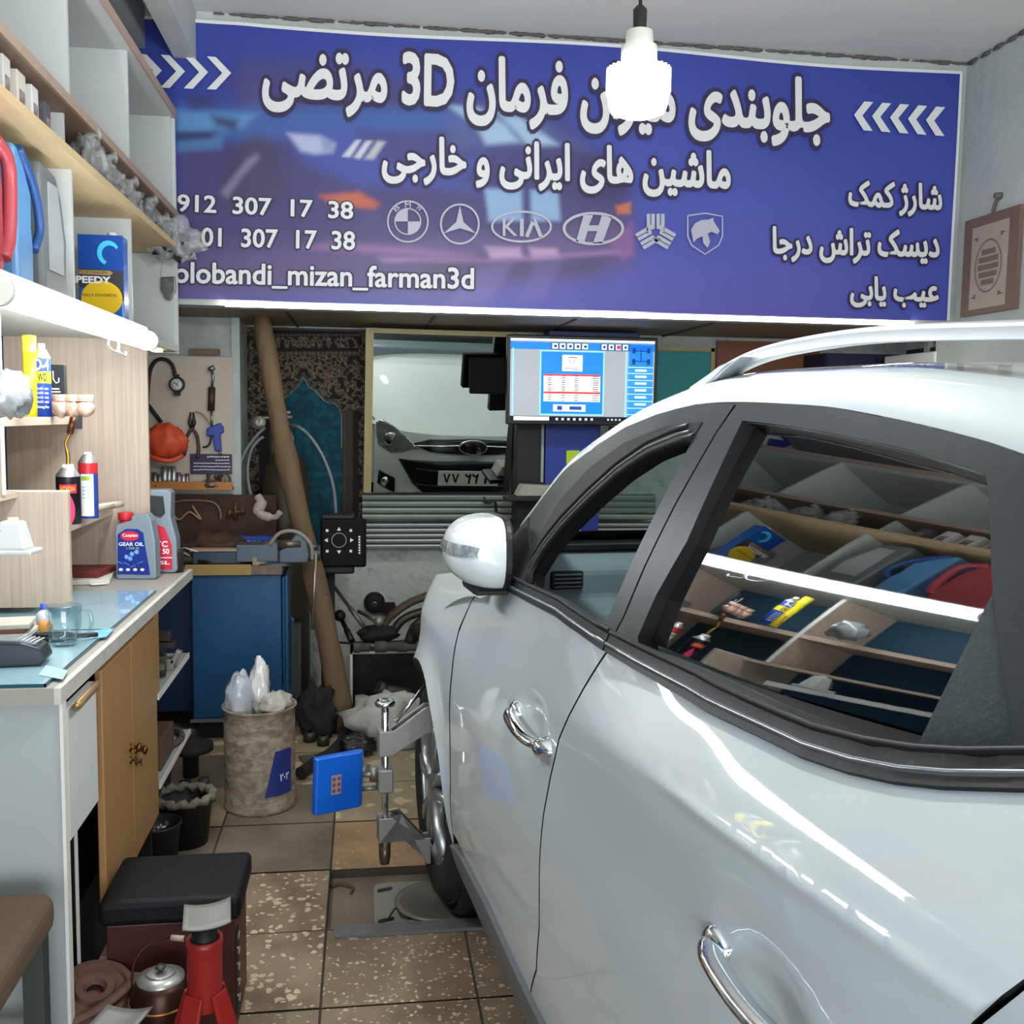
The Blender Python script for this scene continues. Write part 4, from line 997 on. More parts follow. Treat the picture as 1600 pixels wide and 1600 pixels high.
# ---- oil bottles at the far end of the counter
def canister(name, lab, p, w, h, d, body, cap, capmat, rz=0, handle='right', label=None, lmat=None, group=None):
    t = thing(name, lab, 'oil bottle', p, rz, group)
    o = [(-w/2, .006), (-w/2+.006, 0), (w/2-.006, 0), (w/2, .006), (w/2*.98, h*.55), (w/2*.80, h*.86), (w*.30, h*.96), (-w*.08, h*.93), (-w*.10, h*.86), (-w*.46, h*.80), (-w/2, h*.70)]
    MB().prism(o, (0, d, 0), (0, -d/2, 0), (1, 0, 0), (0, 0, 1)).build('bottle_body', body, t, bevel=.010, seg=3)
    MB().cyl((-w*.30, 0, h*.78), (-w*.30, 0, h*.86), w*.15).cyl((-w*.30, 0, h*.86), (-w*.30, 0, h*.97), w*.19).build('cap', capmat, t, bevel=.003)
    if label: MB().prism(label, (0, -.0012, 0), (0, -d/2-.0004, 0), (1, 0, 0), (0, 0, 1)).build('paper_label', lmat, t)
    return t
m_gbot = M('grey_bottle_plastic', '7f8a94', .3); m_redl = M('red_label', 'c92740', .4); m_bluel = M('navy_label', '1b2f86', .35); m_wt = M('label_white', 'e8e8ea', .5)
W_, H_, D_ = .134, .235, .062
p = atz(217, 903, .922)
t = canister('oil_bottle', 'grey gear oil bottle with red cap and blue label, nearer on the counter', p, W_, H_, D_, m_gbot, None, M('red_cap', 'b8232c', .4), -.08,
             label=[(-.062, .018), (.048, .016), (.040, .07), (.030, .135), (.028, .160), (.010, .174), (-.030, .174), (-.058, .155)], lmat=m_bluel)
yl = -D_/2-.0018
L_ = lambda x, z: Vector((x, yl, z))
mb = MB(); mb.add([L_(-.018+.031*cos(a*pi/14), .150+.017*sin(a*pi/14)) for a in range(28)], [tuple(range(28))]); mb.build('red_oval', m_redl, t)
mb = MB(); w2 = lambda body, x0, x1, z0, z1, b=.02: write(mb, body, lambda u, v: L_(x0+(x1-x0)*u, z0+(z1-z0)*v)+Vector((0, -.0006, 0)), b, (0, -.00003, 0))
w2('Caspian', -.042, .008, .144, .158); w2('GEAR OIL', -.055, .028, .116, .128)
for k in range(4): mb.add([L_(-.05+.024*k+.007*cos(a*pi/6), .034+.005*sin(a*pi/6))+Vector((0, -.0006, 0)) for a in range(12)], [tuple(range(12))])
mb.build('lettering', m_wt, t)
mb = MB(); w2('L 75W 90', -.03, .012, .104, .111, .01); mb.build('grade_band', M('lime_print', 'a8c84a', .5), t)
mb = MB()
for k, (x, z) in enumerate(((-.03, .078), (-.012, .088), (.004, .095), (-.018, .072))): mb.add([L_(x+.009*cos(a*pi/5)*(1 if a % 2 else .7), z+.009*sin(a*pi/5)*(1 if a % 2 else .7))+Vector((0, -.0006, 0)) for a in range(10)], [tuple(range(10))])
for x, z in ((-.052, .058), (-.03, .054), (-.01, .046), (.014, .058)): mb.box(L_(x, z), (.02, .0008, .0015), (0, .5 if x < -.02 else -.4, 0))
mb.build('gear_print', M('light_blue_print', '6fa3dc', .5), t)
p = atz(248, 893, .922)
t = thing('oil_bottle', 'tall grey oil jug with red label and carry handle behind the gear oil', 'oil bottle', p)
MB().prism([(-.085, .004), (.062, 0), (.072, .01), (.07, .12), (.052, .20), (.055, .285), (.045, .298), (-.04, .298), (-.085, .27)], (0, .085, 0), (0, -.04, 0), (1, 0, 0), (0, 0, 1)).build('bottle_body', m_gbot, t, bevel=.012, seg=3)
MB().prism([(-.045, .225), (.018, .20), (.034, .215), (.028, .275), (-.045, .28)], (0, -.004, 0), (0, -.0395, 0), (1, 0, 0), (0, 0, 1)).build('opening_shade', M('bottle_shadow', '23282c', .6), t)  # dark plate laid on the body, painting the shade of the handle opening
MB().prism([(-.06, .015), (.055, .013), (.055, .10), (.03, .165), (-.02, .185), (-.06, .18)], (0, -.0012, 0), (0, -.0405, 0), (1, 0, 0), (0, 0, 1)).build('paper_label', m_redl, t)
mb = MB(); 
for body, x0, x1, z0, z1 in (('TC', .0, .04, .095, .115), ('W 50', -.01, .045, .07, .088), ('SL', .012, .046, .032, .044)): write(mb, body, lambda u, v: Vector((x0+(x1-x0)*u, -.0425, z0+(z1-z0)*v)), .03, (0, -.00003, 0))
mb.box((0, -.0425, .056), (.11, .0008, .003)); mb.build('lettering', m_wt, t)
p = atz(272, 893, .922)
tn = thing('tin', 'small dirty grey tin behind the oil jugs', 'tin', p)
MB().lathe([(0, 0), (.034, 0), (.034, .07), (.036, .074), (.033, .078), (.030, .06), (0, .06)], n=24).build('tin_body', M('dirty_tin', '4c4740', .5, .5, col2='2a2622', scale=14, hard=.4), tn)
o = MB().tube([(0, 0, .075), (.04, -.01, .088), (.09, -.03, .075)], .003, 6).build('wire_rod', M('steel_wire', '9a938a', .4, .8)); o.location = p; tag(o, 'bent wire rod lying across the dirty tin', 'rod')
# red folder and papers under the oak shelf
p = atz(160, 905, .922)
for nm, lab, c, x, y, z, sz, rz in (('paper_stack', 'untidy stack of white papers on the counter beside the oak panel', 'd8d2c6', .005, -.02, .008, (.16, .20, .016), .15), ('folder', 'red-brown folder lying on the papers under the oak shelf', '7c2f2b', -.02, .04, .026, (.18, .22, .018), -.12), ('paper_slip', 'loose white slip tucked beside the papers on the counter', 'e2e0d8', .055, -.10, .0035, (.05, .08, .002), .5)):
    o = MB().box((0, 0, 0), sz).build(nm, M('sheet_'+c, c, .6, col2='b9b2a4' if c != '7c2f2b' else '5f2522', scale=20, hard=.4), bevel=.002); o.location = p+Vector((x-.05, y, z)); o.rotation_euler.z = rz; tag(o, lab, 'papers' if nm != 'folder' else 'folder')

# ---- things on the oak shelves
def can(name, lab, p, r, h, bands, top, cat='spray can', nozzle='white'):
    """a spray can: printed bands from the foot up (height fraction, material), a domed shoulder and a cap"""
    t = thing(name, lab, cat, p, .29); z = 0
    for k, (f_, m) in enumerate(bands):
        MB().lathe([(0, z)]*(k == 0)+[(r, z), (r, f_*h)], n=28).build('can_band' if k else 'can_body', m, t); z = f_*h
    MB().lathe([(r, z), (r*.98, z+.004), (r*.62, z+.02), (r*.5, z+.026), (0, z+.026)], n=28).build('shoulder', MATS['alloy'], t)
    MB().lathe([(r*top, z+.024), (r*top*.95, h), (0, h)], n=20).build('nozzle', M('nozzle_'+nozzle, {'white': 'e4e4e2', 'blue': '2a4fa8', 'yellow': 'e6c928'}[nozzle], .4), t)
    return t
def front(t, r, items, mat, name='lettering', z=0):
    mb = MB()
    for body, a0, a1, z0, z1, b in items:                            # lettering wrapped round a can, angles from the camera side
        write(mb, body, lambda u, v: Vector(((r+.0007)*sin(a0+(a1-a0)*u), -(r+.0007)*cos(a0+(a1-a0)*u), z0+(z1-z0)*v)), b, (0, 0, 0))
    mb.build(name, mat, t)
ZC2 = 1.478
p = at(49, 658, 2.98); p.z = ZC2
t = thing('lubricant_tube', 'tall yellow tube with red print at the left end of the oak shelf', 'tube', p, .3)
MB().lathe([(0, 0), (.0175, 0), (.0175, .175), (0, .175)], n=24).build('tube_body', M('yellow_tube', 'e8d61e', .4), t)
MB().lathe([(.018, .175), (.018, .22), (0, .222)], n=24).build('cap', M('yellow_cap', 'f0e23c', .35), t)
front(t, .0175, (('7', -.3, .4, .03, .075, .02), ('OO', -.7, -.2, .01, .035, .02)), M('red_print', 'b04a2a', .5))
p = at(68, 659, 3.0); p.z = ZC2
m_wd = M('spray_blue', '1d3f9c', .35)
t = can('spray_can', 'blue spray can with yellow band and white top on the oak shelf', p, .0225, .20, ((.46, m_wd), (.62, M('spray_yellow', 'e3d820', .35)), (.80, m_wd)), .42)
front(t, .0225, (('D-4', -.75, .8, .128, .158, .03),), m_wt); front(t, .0225, (('WD', -.5, .5, .098, .118, .03),), M('print_black', '15161a', .5))
front(t, .0225, tuple(('multi use', -.7, .7, .074-.012*k, .082-.012*k, .01) for k in range(4))+(('Strong flex', -.7, .7, .022, .031, .02),), m_wt, 'small_print')
p = at(89, 640, 3.32); p.z = ZC2
t = thing('gift_box', 'small black box with a white cup picture behind the spray can', 'box', p)
MB().box((0, 0, .078), (.054, .03, .156)).build('carton', M('black_card', '23262b', .5), t)
mb = MB(); mb.tube([(-.004, -.0165, .137), (-.004, -.0165, .112), (.004, -.0165, .100), (.012, -.0165, .104), (.012, -.0165, .116)], .0018, 5); mb.box((.002, -.0157, .083), (.022, .001, .004)); mb.box((.002, -.0157, .074), (.028, .001, .003)); mb.build('white_print', m_wt, t)
m_clay = M('pink_plastic_wrap', 'b98b74', .35, col2='d9c2b0', scale=22, hard=.3, bump=.3, bscale=26, coat=.6)
for k, (x, lab) in enumerate(((95, 'left one of three wrapped pink parts on the oak shelf'), (114, 'middle one of three wrapped pink parts on the oak shelf'), (134, 'right one of three wrapped pink parts on the oak shelf'))):
    p = at(x, 659, 3.12); p.z = ZC2
    t = thing('wrapped_part', lab, 'wrapped part', p, .3*k, 'wrapped pink parts')
    MB().ball((0, 0, .026), .026, 18, (.95, .9, 1), .22, k+3).build('part', m_clay, t)
    MB().lathe([(.021, .045), (.023, .064), (.016, .062), (0, .055)], n=14).build('rim', m_clay, t)
p = at(162, 662, 3.56); 
o = MB().prism([(-.019, -.046), (.026, -.040), (.020, .042), (-.025, .036)], (0, .003, 0), (0, -.0, 0), (1, 0, 0), (0, 0, 1)).build('black_card', M('card_black', '1e1d22', .4, col2='8f8d92', scale=60, hard=.06, mid=.68)); o.location = (-.944, p.y, 1.478); o.rotation_euler = (0, .12, .5); tag(o, 'black printed card stuck on the rounded end of the oak shelf', 'card')
p = at(10, 660, 2.62); p.z = ZC2; 
o = MB().ball((0, 0, .055), .06, 22, (1, .9, .95), .25, 11).build('bagged_part', M('grey_cling_wrap', '8d9090', .2, col2='5a5e60', scale=9, hard=.35, coat=1, bump=.4, bscale=12)); o.location = p; tag(o, 'grey part in a clear plastic bag at the near end of the oak shelf', 'bagged part')
ZD = 1.163
p = at(107, 775, 3.17); p.z = ZD
t = can('torch_canister', 'black gas canister with a brass torch nozzle on the lower oak shelf', p, .034, .175, ((.80, M('canister_black', '17151a', .35)),), .5, 'gas torch')
MB().tube(spline([(0, 0, .165), (.002, 0, .20), (-.004, 0, .235), (.006, 0, .26), (.014, -.002, .285)], 5), [.006]*8+[.004]*8+[.005]*5, 10).build('brass_pipe', M('brass', 'b48a3e', .3, .9), t)
MB().cyl((.008, -.001, .265), (.020, -.003, .315), .009, .010).build('copper_nozzle', M('burnt_copper', '7a4a35', .4, .8), t)
front(t, .034, (('NEXON', -.7, .5, .098, .112, .03),), M('yellow_print', 'e2b62a', .5)); 
mb = MB(); mb.grid(lambda u, v: Vector((.0344*sin(-.8+1.5*u), -.0344*cos(-.8+1.5*u), .092+.026*v)), 10, 1); mb.build('red_label', m_redl, t)
mb = MB(); mb.grid(lambda u, v: Vector((.0345*sin(.12+(u-.5)*.75*sin(pi*min(1, v+.02))**.8), -.0345*cos(.12+(u-.5)*.75*sin(pi*min(1, v+.02))**.8), .0+.085*v)), 8, 10); mb.build('pink_flame', M('pink_print', 'd93a6a', .5), t)
p = at(139, 797, 3.34); p.z = ZD
t = can('spray_can', 'red and blue spray can with white label and white top on the lower oak shelf', p, .0285, .205, ((.03, m_wd), (.68, M('can_blue', '27408f', .35)), (.84, M('can_red', 'c02a30', .35))), .4)
mb = MB(); mb.grid(lambda u, v: Vector((.0289*sin(-.85+1.35*u), -.0289*cos(-.85+1.35*u), .008+.13*v)), 10, 1); mb.build('white_label', m_wt, t)
front(t, .0292, tuple(('text text', -.75, .1, .095-.011*k, .101-.011*k, 0) for k in range(4)), M('print_grey', '77808a', .5), 'small_print')
mb = MB(); mb.grid(lambda u, v: Vector((.0293*sin(-.75+.9*u), -.0293*cos(-.75+.9*u), .118+.014*v)), 6, 1); mb.build('green_print', M('print_green', '8fae3c', .5), t)
for k, (dx, dz, c, lab) in enumerate(((0, .012, 'd8d0bd', 'thick rolled paper at the end of the lower oak shelf'), (-.016, .010, 'bdb6a6', 'thin rolled paper beside the thicker roll on the lower oak shelf'))):
    p = at(168, 795, 3.60)+Vector((dx, -.05*k, 0)); p.z = ZD+dz
    o = MB().tube([(-.03, -.07, 0), (.03, .07, .003)], .012-.003*k, 12).build('paper_roll', M('roll_'+c, c, .7)); o.location = p; tag(o, lab, 'paper roll', 'rolled papers')

# ---- high shelf: cartons, bagged parts, jugs, oil tin
ZP = 2.170
for k, (px, c, w, h, lab) in enumerate(((6, '8d8683', .06, .11, 'nearest carton, grey, in the slot above the pine plank'), (17, 'c9c8c4', .05, .115, 'white second carton in the slot above the pine plank'), (30, 'cfc8bd', .06, .112, 'cream third carton with a brown window in the high slot'), (46, 'd5d6d3', .05, .11, 'white fourth carton in the high slot'), (58, '55555c', .05, .10, 'dark grey farthest carton in the high slot'))):
    p = at(px, 160, 2.42+.10*k); p.z = ZP; p.x = -.82
    t = thing('carton', lab, 'carton', p, .0, 'cartons in the high slot'); MB().box((0, 0, h/2), (.05, w, h)).build('box', M('carton_'+c, c, .6, col2='8a847c', scale=14, hard=.15, mid=.66), t, bevel=.002)
    MB().box((.0258, 0, h*.42), (.001, w*.6, h*.42)).build('printed_panel', M('carton_print', '6f5a4c', .5, col2='b9b1a8', scale=40, hard=.2), t)
m_bag = M('clear_plastic_bag', 'd5d8d6', .12, coat=1.0, bump=.9, bscale=18, spec=.8); m_bag.node_tree.nodes['Principled BSDF'].inputs['Alpha'].default_value = .30
m_inner = M('bagged_metal', '55575a', .35, .7, col2='2c2e2f', scale=16, hard=.4)
for k, (px, py, Y, r, sq, lab) in enumerate(((140, 232, 3.22, .055, (.8, 1.2, 1.1), 'nearest clear bag of metal parts on the pine plank'), (158, 258, 3.42, .055, (.8, 1.3, .95), 'second clear bag of metal parts on the pine plank'), (186, 292, 3.72, .06, (.7, 1.3, .8), 'third clear bag of metal parts on the pine plank'), (212, 318, 4.05, .06, (.7, 1.4, .85), 'fourth clear bag of metal parts on the pine plank'), (236, 342, 4.28, .05, (.8, 1.3, .8), 'fifth clear bag on the pine plank, before the hanging bag'))):
    p = at(px, py, Y); p.z = ZP+r*sq[2]*.9; p.x = max(-.80, min(-.76, p.x)) if k else -.80
    t = thing('parts_bag', lab, 'bag of parts', p, 0, 'bags of metal parts on the plank')
    MB().ball((0, 0, 0), r*1.05, 30, sq, .34, 20+k).build('bag', m_bag, t)
    MB().ball((0, .02, -r*.2), r*.78, 18, sq, .5, 120+k).build('metal_part', m_inner, t)
    MB().tube(spline([(.0, .0, r*sq[2]*.7), (.015, -.02, r*sq[2]*1.1), (.03, -.01, r*sq[2]*1.25)], 4), [.018]*5+[.010]*3+[.022], 8).build('twisted_top', m_bag, t)
p = at(270, 372, 4.36)
t = thing('parts_bag', 'big clear bag of metal parts hanging over the far end of the plank', 'bag of parts', p)
mb = MB(); mb.ball((0, 0, -.012), .092, 40, (1.25, .8, .85), .34, 41); mb.tube(spline([(-.03, 0, .03), (-.08, -.02, .07), (-.14, -.03, .10), (-.19, -.05, .105)], 5), [.05]*5+[.045]*5+[.035]*5+[.03], 12, flat=.55); mb.build('bag', m_bag, t)
MB().ball((.0, -.01, -.03), .062, 20, (1.2, .8, .8), .5, 44).build('metal_part', m_inner, t)
p = at(261, 440, 4.45)
t = thing('hinge_pack', 'small silver bracket in a bag hanging on the white end panel', 'bracket', (p.x, YE-.012, p.z))
MB().prism([(-.028, .02), (.028, .025), (.030, -.03), (.01, -.075), (-.01, -.07), (-.03, -.03)], (0, -.02, 0), (0, 0, 0), (1, 0, 0), (0, 0, 1)).build('bracket', M('silver_bracket', '8e9190', .3, .8, col2='4b4e4d', scale=50, hard=.2), t, bevel=.004)
MB().prism([(-.03, .02), (.03, .025), (.02, .11), (-.02, .11)], (0, -.002, 0), (0, -.004, 0), (1, 0, 0), (0, 0, 1)).build('bag_film', M('cloudy_film', 'c4c8c6', .25, coat=.6), t)
ZB = 1.772
def jug(name, lab, y, mat, w, h, prof, hole=None, hm=None):
    t = thing(name, lab, 'jug', (-.845, y, ZB))
    MB().prism(prof, (.10, 0, 0), (-.05, 0, 0), (0, 1, 0), (0, 0, 1)).build('jug_body', mat, t, bevel=.014, seg=3)
    return t
t = jug('fuel_jug', 'red plastic jug on the near lower shelf compartment', 2.36, M('red_plastic', 'a9454d', .4), .2, .3, [(-.11, .004), (.10, 0), (.115, .06), (.115, .22), (.09, .31), (.02, .345), (-.11, .33)])
MB().tube(spline([(.05, .06, .31), (.055, .135, .27), (.055, .125, .12), (.05, .10, .06)], 5), .016, 10).build('jug_handle', MATS['red_plastic'], t)
t = jug('funnel_jug', 'blue plastic measuring jug between the red and grey jugs', 2.62, M('sky_blue_plastic', '5f94c4', .35), .15, .3, [(-.06, 0), (.055, 0), (.06, .12), (.05, .16), (.055, .24), (-.02, .33), (-.07, .34)])
MB().tube(spline([(.05, -.04, .33), (.055, .05, .26), (.055, .09, .17), (.05, .055, .11)], 5), .011, 10).build('jug_handle', M('deep_blue_plastic', '2b4f86', .4), t)
t = jug('oil_jug', 'grey oil jug with slanted shoulders against the white divider', 2.84, M('grey_plastic', '6e7374', .4), .2, .32, [(-.08, 0), (.09, 0), (.115, .03), (.125, .17), (.085, .28), (.04, .335), (-.09, .345), (-.1, .31)])
MB().prism([(-.045, .30), (.03, .30), (.075, .17), (.07, .08), (-.045, .08)], (.004, 0, 0), (.0505, 0, 0), (0, 1, 0), (0, 0, 1)).build('clear_strip', M('pale_strip', 'a7abab', .4), t)
p = at(156, 458, 3.42)
t = thing('oil_tin', 'blue and yellow oil tin with a wave picture on the lower shelf', 'oil tin', (p.x, 3.44, ZB))
tw, th = .068, .275
MB().box((0, .035, th/2), (2*tw, .07, th)).build('tin_body', M('tin_blue', '1c62b4', .3, coat=.5), t, bevel=.006)
S_ = lambda x, z, e=0: Vector((x*tw, -.0008-e, z*th))
def dec(name, poly, mat, e): mb = MB(); mb.add([S_(x, z, e) for x, z in poly], [tuple(range(len(poly)))]); return mb.build(name, mat, t)
dec('navy_field', [(-1, .55), (1, .60), (1, 1), (-1, 1)], M('print_navy', '14479a', .35), .0002)
mb = MB(); mb.add([S_(x, z, .0004) for x, z in arc((.35, .80), .50, 30, 250, 18, .14)+arc((.42, .79), .36, 245, 35, 16, .095)], [tuple(range(36))]); mb.build('wave', M('wave_print', '49c3e6', .35), t)
dec('grey_field', [(-1, .42), (1, .26), (1, .60), (-1, .62)], M('print_charcoal', '3a3a3d', .35), .0003)
dec('gold_band', [(-1, .60), (.4, .60), (.55, .575), (.4, .545), (-1, .555)], M('print_gold', 'a98a5a', .35), .0005)
dec('yellow_oval', arc((.02, .285), .92, 0, 352, 44, .20), M('print_yellow', 'e6bd22', .35), .0006)
mb = MB(); write(mb, 'SPEEDY', lambda u, v: S_(-1.35+1.75*u, .455+.075*v+.0*u, .0009), .04, (0, -.00003, 0)); mb.build('lettering', m_wt, t)
mb = MB(); write(mb, 'FULLY SYNTHETIC', lambda u, v: S_(-.85+1.55*u, .305+.03*v, .0009), .02, (0, -.00003, 0)); write(mb, 'PLATINUM', lambda u, v: S_(-.98+1.25*u, .562+.028*v, .0009), .0, (0, -.00003, 0)); mb.build('small_print', M('print_brown', '4a3a12', .5), t)
MB().lathe([(.014, th), (.014, th+.012), (0, th+.012)], (.03, .03, 0)).build('cap', M('white_cap', 'dfe0de', .4), t)
o = MB().prism([(-.05, .01), (.04, -.03), (.055, -.02), (-.02, .06), (-.05, .08)], (.012, 0, 0), (0, 0, 0), (0, 1, 0), (0, 0, 1)).build('strap', M('dark_grey_strap', '4d5254', .5)); o.location = (-.80, 3.58, ZB+.035); tag(o, 'dark grey strap hanging beside the blue oil tin', 'strap')

# ---- parts in the open bay of the counter
ZY = .621
m_part = M('oily_steel', '4b4640', .45, .6, col2='2a2724', scale=18, hard=.4); m_alu = M('cast_alu', '8e8a82', .45, .7)
p = Vector((-.70, 3.42, ZY))
for k, (nm, lab, f_) in enumerate((('pump_part', 'dark cylindrical pump part on the upper bay shelf', lambda b: b.cyl((-.05, 0, .03), (.05, .01, .032), .028).cyl((-.05, .0, .03), (-.07, 0, .03), .014)),
                                   ('caliper_part', 'pale cast metal caliper part on the upper bay shelf', lambda b: b.box((0, 0, .02), (.06, .05, .04)).box((.035, -.01, .045), (.02, .03, .05), (0, .5, 0)).cyl((-.02, 0, .02), (-.05, 0, .04), .015)),
                                   ('slide_rail', 'long dark steel block stacked behind the pump part', lambda b: b.box((0, 0, .06), (.12, .05, .022)).box((.02, 0, .09), (.05, .05, .03)).box((0, 0, .025), (.05, .05, .05))))):
    o = f_(MB()).build(nm, (m_part, m_alu, m_part)[k], bevel=.003); o.location = p+Vector(((0, .03, -.02)[k], (.02, .14, .26)[k], 0)); tag(o, lab, 'metal part')
o = MB().box((0, 0, .05), (.13, .22, .10)).build('wooden_block', M('dark_wood', '5a4535', .6, col2='463428', scale=6, hard=.5, stretch=(5, .5, 5)), bevel=.003); o.location = (-.715, 3.46, .338); tag(o, 'brown wooden box on the lower bay shelf', 'box')
rng_ = MB().tube([(.085*cos(a/16*pi), .12*sin(a/16*pi), .012) for a in range(33)], .012, 8).build('belt_ring', M('brown_rubber', '4d443b', .7)); rng_.location = (-.725, 3.65, .338); tag(rng_, 'brown rubber ring lying behind the wooden box', 'ring')
bk = thing('parts_bin', 'dark green open bin of small parts at the bottom of the open bay', 'bin', (-.785, 3.63, .0))
MB().prism([(-.075, .0), (.075, 0), (.085, .20), (-.085, .20)], (0, .30, 0), (0, -.15, 0), (1, 0, 0), (0, 0, 1)).build('bin_body', M('dark_green_plastic', '1b2b27', .5), bk)
MB().ball((0, 0, .20), .08, 18, (.95, 1.6, .35), .5, 71).build('small_parts', M('mixed_scrap', '3b3a37', .5, .4, col2='8b8984', scale=45, hard=.2), bk)
# ================================================================ back of the workshop
def pxm(Y): return Y/FPX                                            # metres per photograph pixel at depth Y (close enough)
def put(o, p, rz=0): o.location = p; o.rotation_euler.z = rz; return o
# ---- tool board on the pier
YB2 = 5.2
a, b = at(231, 555, YB2), at(366, 771, YB2)
bd = thing('tool_board', 'beige tool board with an orange tray, hung on the plaster pier', 'tool board', ((a.x+b.x)/2, YB2, b.z))
w_, h_ = b.x-a.x, a.z-b.z
MB().box((0, .007, h_/2), (w_, .012, h_)).build('board', M('board_beige', 'bdb3a4', .55, col2='a1968a', scale=4, hard=.45), bd, bevel=.002)
MB().box((0, -.035, .028), (w_, .075, .012)).build('tray', M('orange_wood', 'b87a40', .5, col2='9c6433', scale=6, hard=.5, stretch=(1, 8, 8)), bd)
MB().box((0, -.070, .042), (w_, .010, .040)).build('tray_front', MATS['orange_wood'], bd, bevel=.002)
for x in (-.16, .13): MB().cyl((x, -.0755, .04), (x, -.078, .04), .004, n=10).build('screw', MATS['iron'], bd)
T = lambda px, py, d=.0: at(px, py, YB2, -d)
m_blkp = M('black_plastic', '1c1b1b', .4); m_steel = M('tool_steel', '8c8a86', .35, .85); m_dsteel = M('dark_tool_steel', '3f3833', .45, .7)
g0 = T(278, 601, .02)
t = thing('tyre_gauge', 'black tyre pressure gauge with curved hose on the beige tool board', 'gauge', g0)
MB().lathe([(0, .012), (.034, .012), (.038, .0), (.036, -.014), (.028, -.018), (.028, -.012), (0, -.012)], (0, 0, 0), (0, 1, 0), n=28).box((0, 0, -.038), (.03, .02, .03)).box((0, 0, .036), (.022, .02, .026)).build('gauge_body', m_blkp, t)
MB().lathe([(0, -.0125), (.028, -.0125), (.028, -.0135), (0, -.014)], (0, 0, 0), (0, 1, 0), n=28).build('dial', M('dial_white', 'cfcfcb', .4), t)
MB().tube([(-.012, -.015, .01), (.010, -.015, -.006)], .0018, 5).tube([(0, -.015, 0), (.010, -.015, .012)], .0014, 5).build('needle', m_blkp, t)
MB().tube([tuple(p-g0) for p in spline([T(275, 588, .02), T(271, 572, .02), T(262, 563, .02), T(249, 562, .02), T(239, 572, .02), T(234, 592, .02), T(231, 640, .02)], 6)], .009, 10).build('hose', MATS['black_rubber'], t)
MB().cyl(tuple(T(276, 592, .02)-g0), tuple(T(275.5, 584, .02)-g0), .008, n=10).build('ferrule', m_steel, t)
o = MB().tube([T(229, 628, .015), T(253, 660, .015)], .010, 8).build('rubber_rod', MATS['black_rubber']); tag(o, 'black rubber rod slanting behind the orange cap', 'rod')
p = T(262, 690, .07)
t = thing('orange_cap', 'crumpled orange cap hanging over the sockets on the tool board', 'cap', p)
MB().ball((0, 0, .0), .098, 30, (1.02, .62, .86), .16, 5).build('cap_cloth', M('orange_cloth', 'd9562f', .5, col2='b53c26', scale=7, hard=.5, bump=.25, bscale=14), t)
MB().tube(spline([(-.09, -.02, -.055), (-.04, -.06, -.075), (.03, -.06, -.088), (.085, -.02, -.065)], 5), .012, 8).build('cap_hem', MATS['orange_cloth'], t)
MB().tube([(.0, .03, .07), (.0, .05, .09)], .006, 6).build('hook', m_steel, t)
t = thing('pliers', 'dark long-handled pliers hanging on the tool board', 'pliers', T(300, 645, .012)); P0 = T(300, 645, .012)
q = lambda px, py: tuple(T(px, py, .012)-P0)
MB().tube([q(298.5, 644), q(297.5, 652), q(297, 660), q(300, 668)], [.004, .006, .010, .010], 8).tube([q(302.5, 644), q(303.5, 652), q(304, 660), q(301, 668)], [.004, .006, .010, .010], 8).build('jaws', m_dsteel, t)
for x in ((301, 668, 292, 684, 291, 700, 288, 712), (300, 668, 308, 680, 311, 700, 309, 716)): MB().tube(spline([q(*x[0:2]), q(*x[2:4]), q(*x[4:6]), q(*x[6:8])], 4), .0085, 8).build('handle', M('worn_grip', '4a3228', .5), t)
P0 = T(332, 600, .02); q = lambda px, py: tuple(T(px, py, .02)-P0)
t = thing('air_gun', 'blue air blow gun with long black lance on the tool board', 'air gun', P0)
MB().cyl(q(327, 578), q(336, 574), .012, n=12).tube([q(332, 577), q(334, 590), q(332, 606)], .007, 8).build('lance_tip', m_steel, t)
MB().cyl(q(332, 605), q(331, 642), .017, n=14).build('lance_grip', M('brown_grip', '3b241d', .5), t)
MB().cyl(q(331.5, 642), q(332, 668), .006, n=10).build('lance_rod', m_steel, t)
MB().prism([(.0, .0), (.045, .02), (.06, .0), (.062, -.03), (.045, -.035), (.050, -.12), (.018, -.12), (.008, -.045), (-.02, -.05), (-.02, -.01)], (0, .022, 0), (q(332, 668)[0]-.004, -.011, q(332, 668)[2]+.005), (1, 0, 0), (0, 0, 1)).build('gun_body', M('blue_gun', '21409c', .35), t, bevel=.006)
MB().tube([q(345, 703), q(346, 712)], .007, 8).build('gun_inlet', m_steel, t)
MB().tube(spline([q(331, 682), q(329, 692), q(324, 698), q(318, 698)], 4), .005, 6).build('trigger', m_blkp, t)
o = MB().tube(spline([T(306, 643, .012), T(318, 648, .012), T(330, 664, .012)], 5), .004, 6).build('thin_hose', M('grey_hose', '8a847c', .5)); tag(o, 'thin grey hose running from the pliers to the air gun', 'hose')
a, b = T(297, 709, .004), T(363, 741, .004)
t = thing('notice_plate', 'dark navy notice plate with lines of white print below the air gun', 'sign', ((a.x+b.x)/2, a.y, (a.z+b.z)/2))
MB().box((0, 0, 0), (b.x-a.x, .004, a.z-b.z)).build('plate', M('notice_navy', '2b2648', .45), t)
mb = MB()
for k, (x0, x1) in enumerate(((-.02, .09), (.02, .09), (-.085, .09), (-.085, .09), (-.085, .09))):
    z = .036-.016*k; x = x0
    while x < x1-.006:
        l = random.uniform(.006, .016); mb.box((min(x+l/2, x1), -.0026, z+random.uniform(-.001, .001)), (l*.8, .0008, .0055 if k == 0 else .004)); x += l
mb.build('printed_lines', m_wt, t)
zt_ = bd.location.z+.034
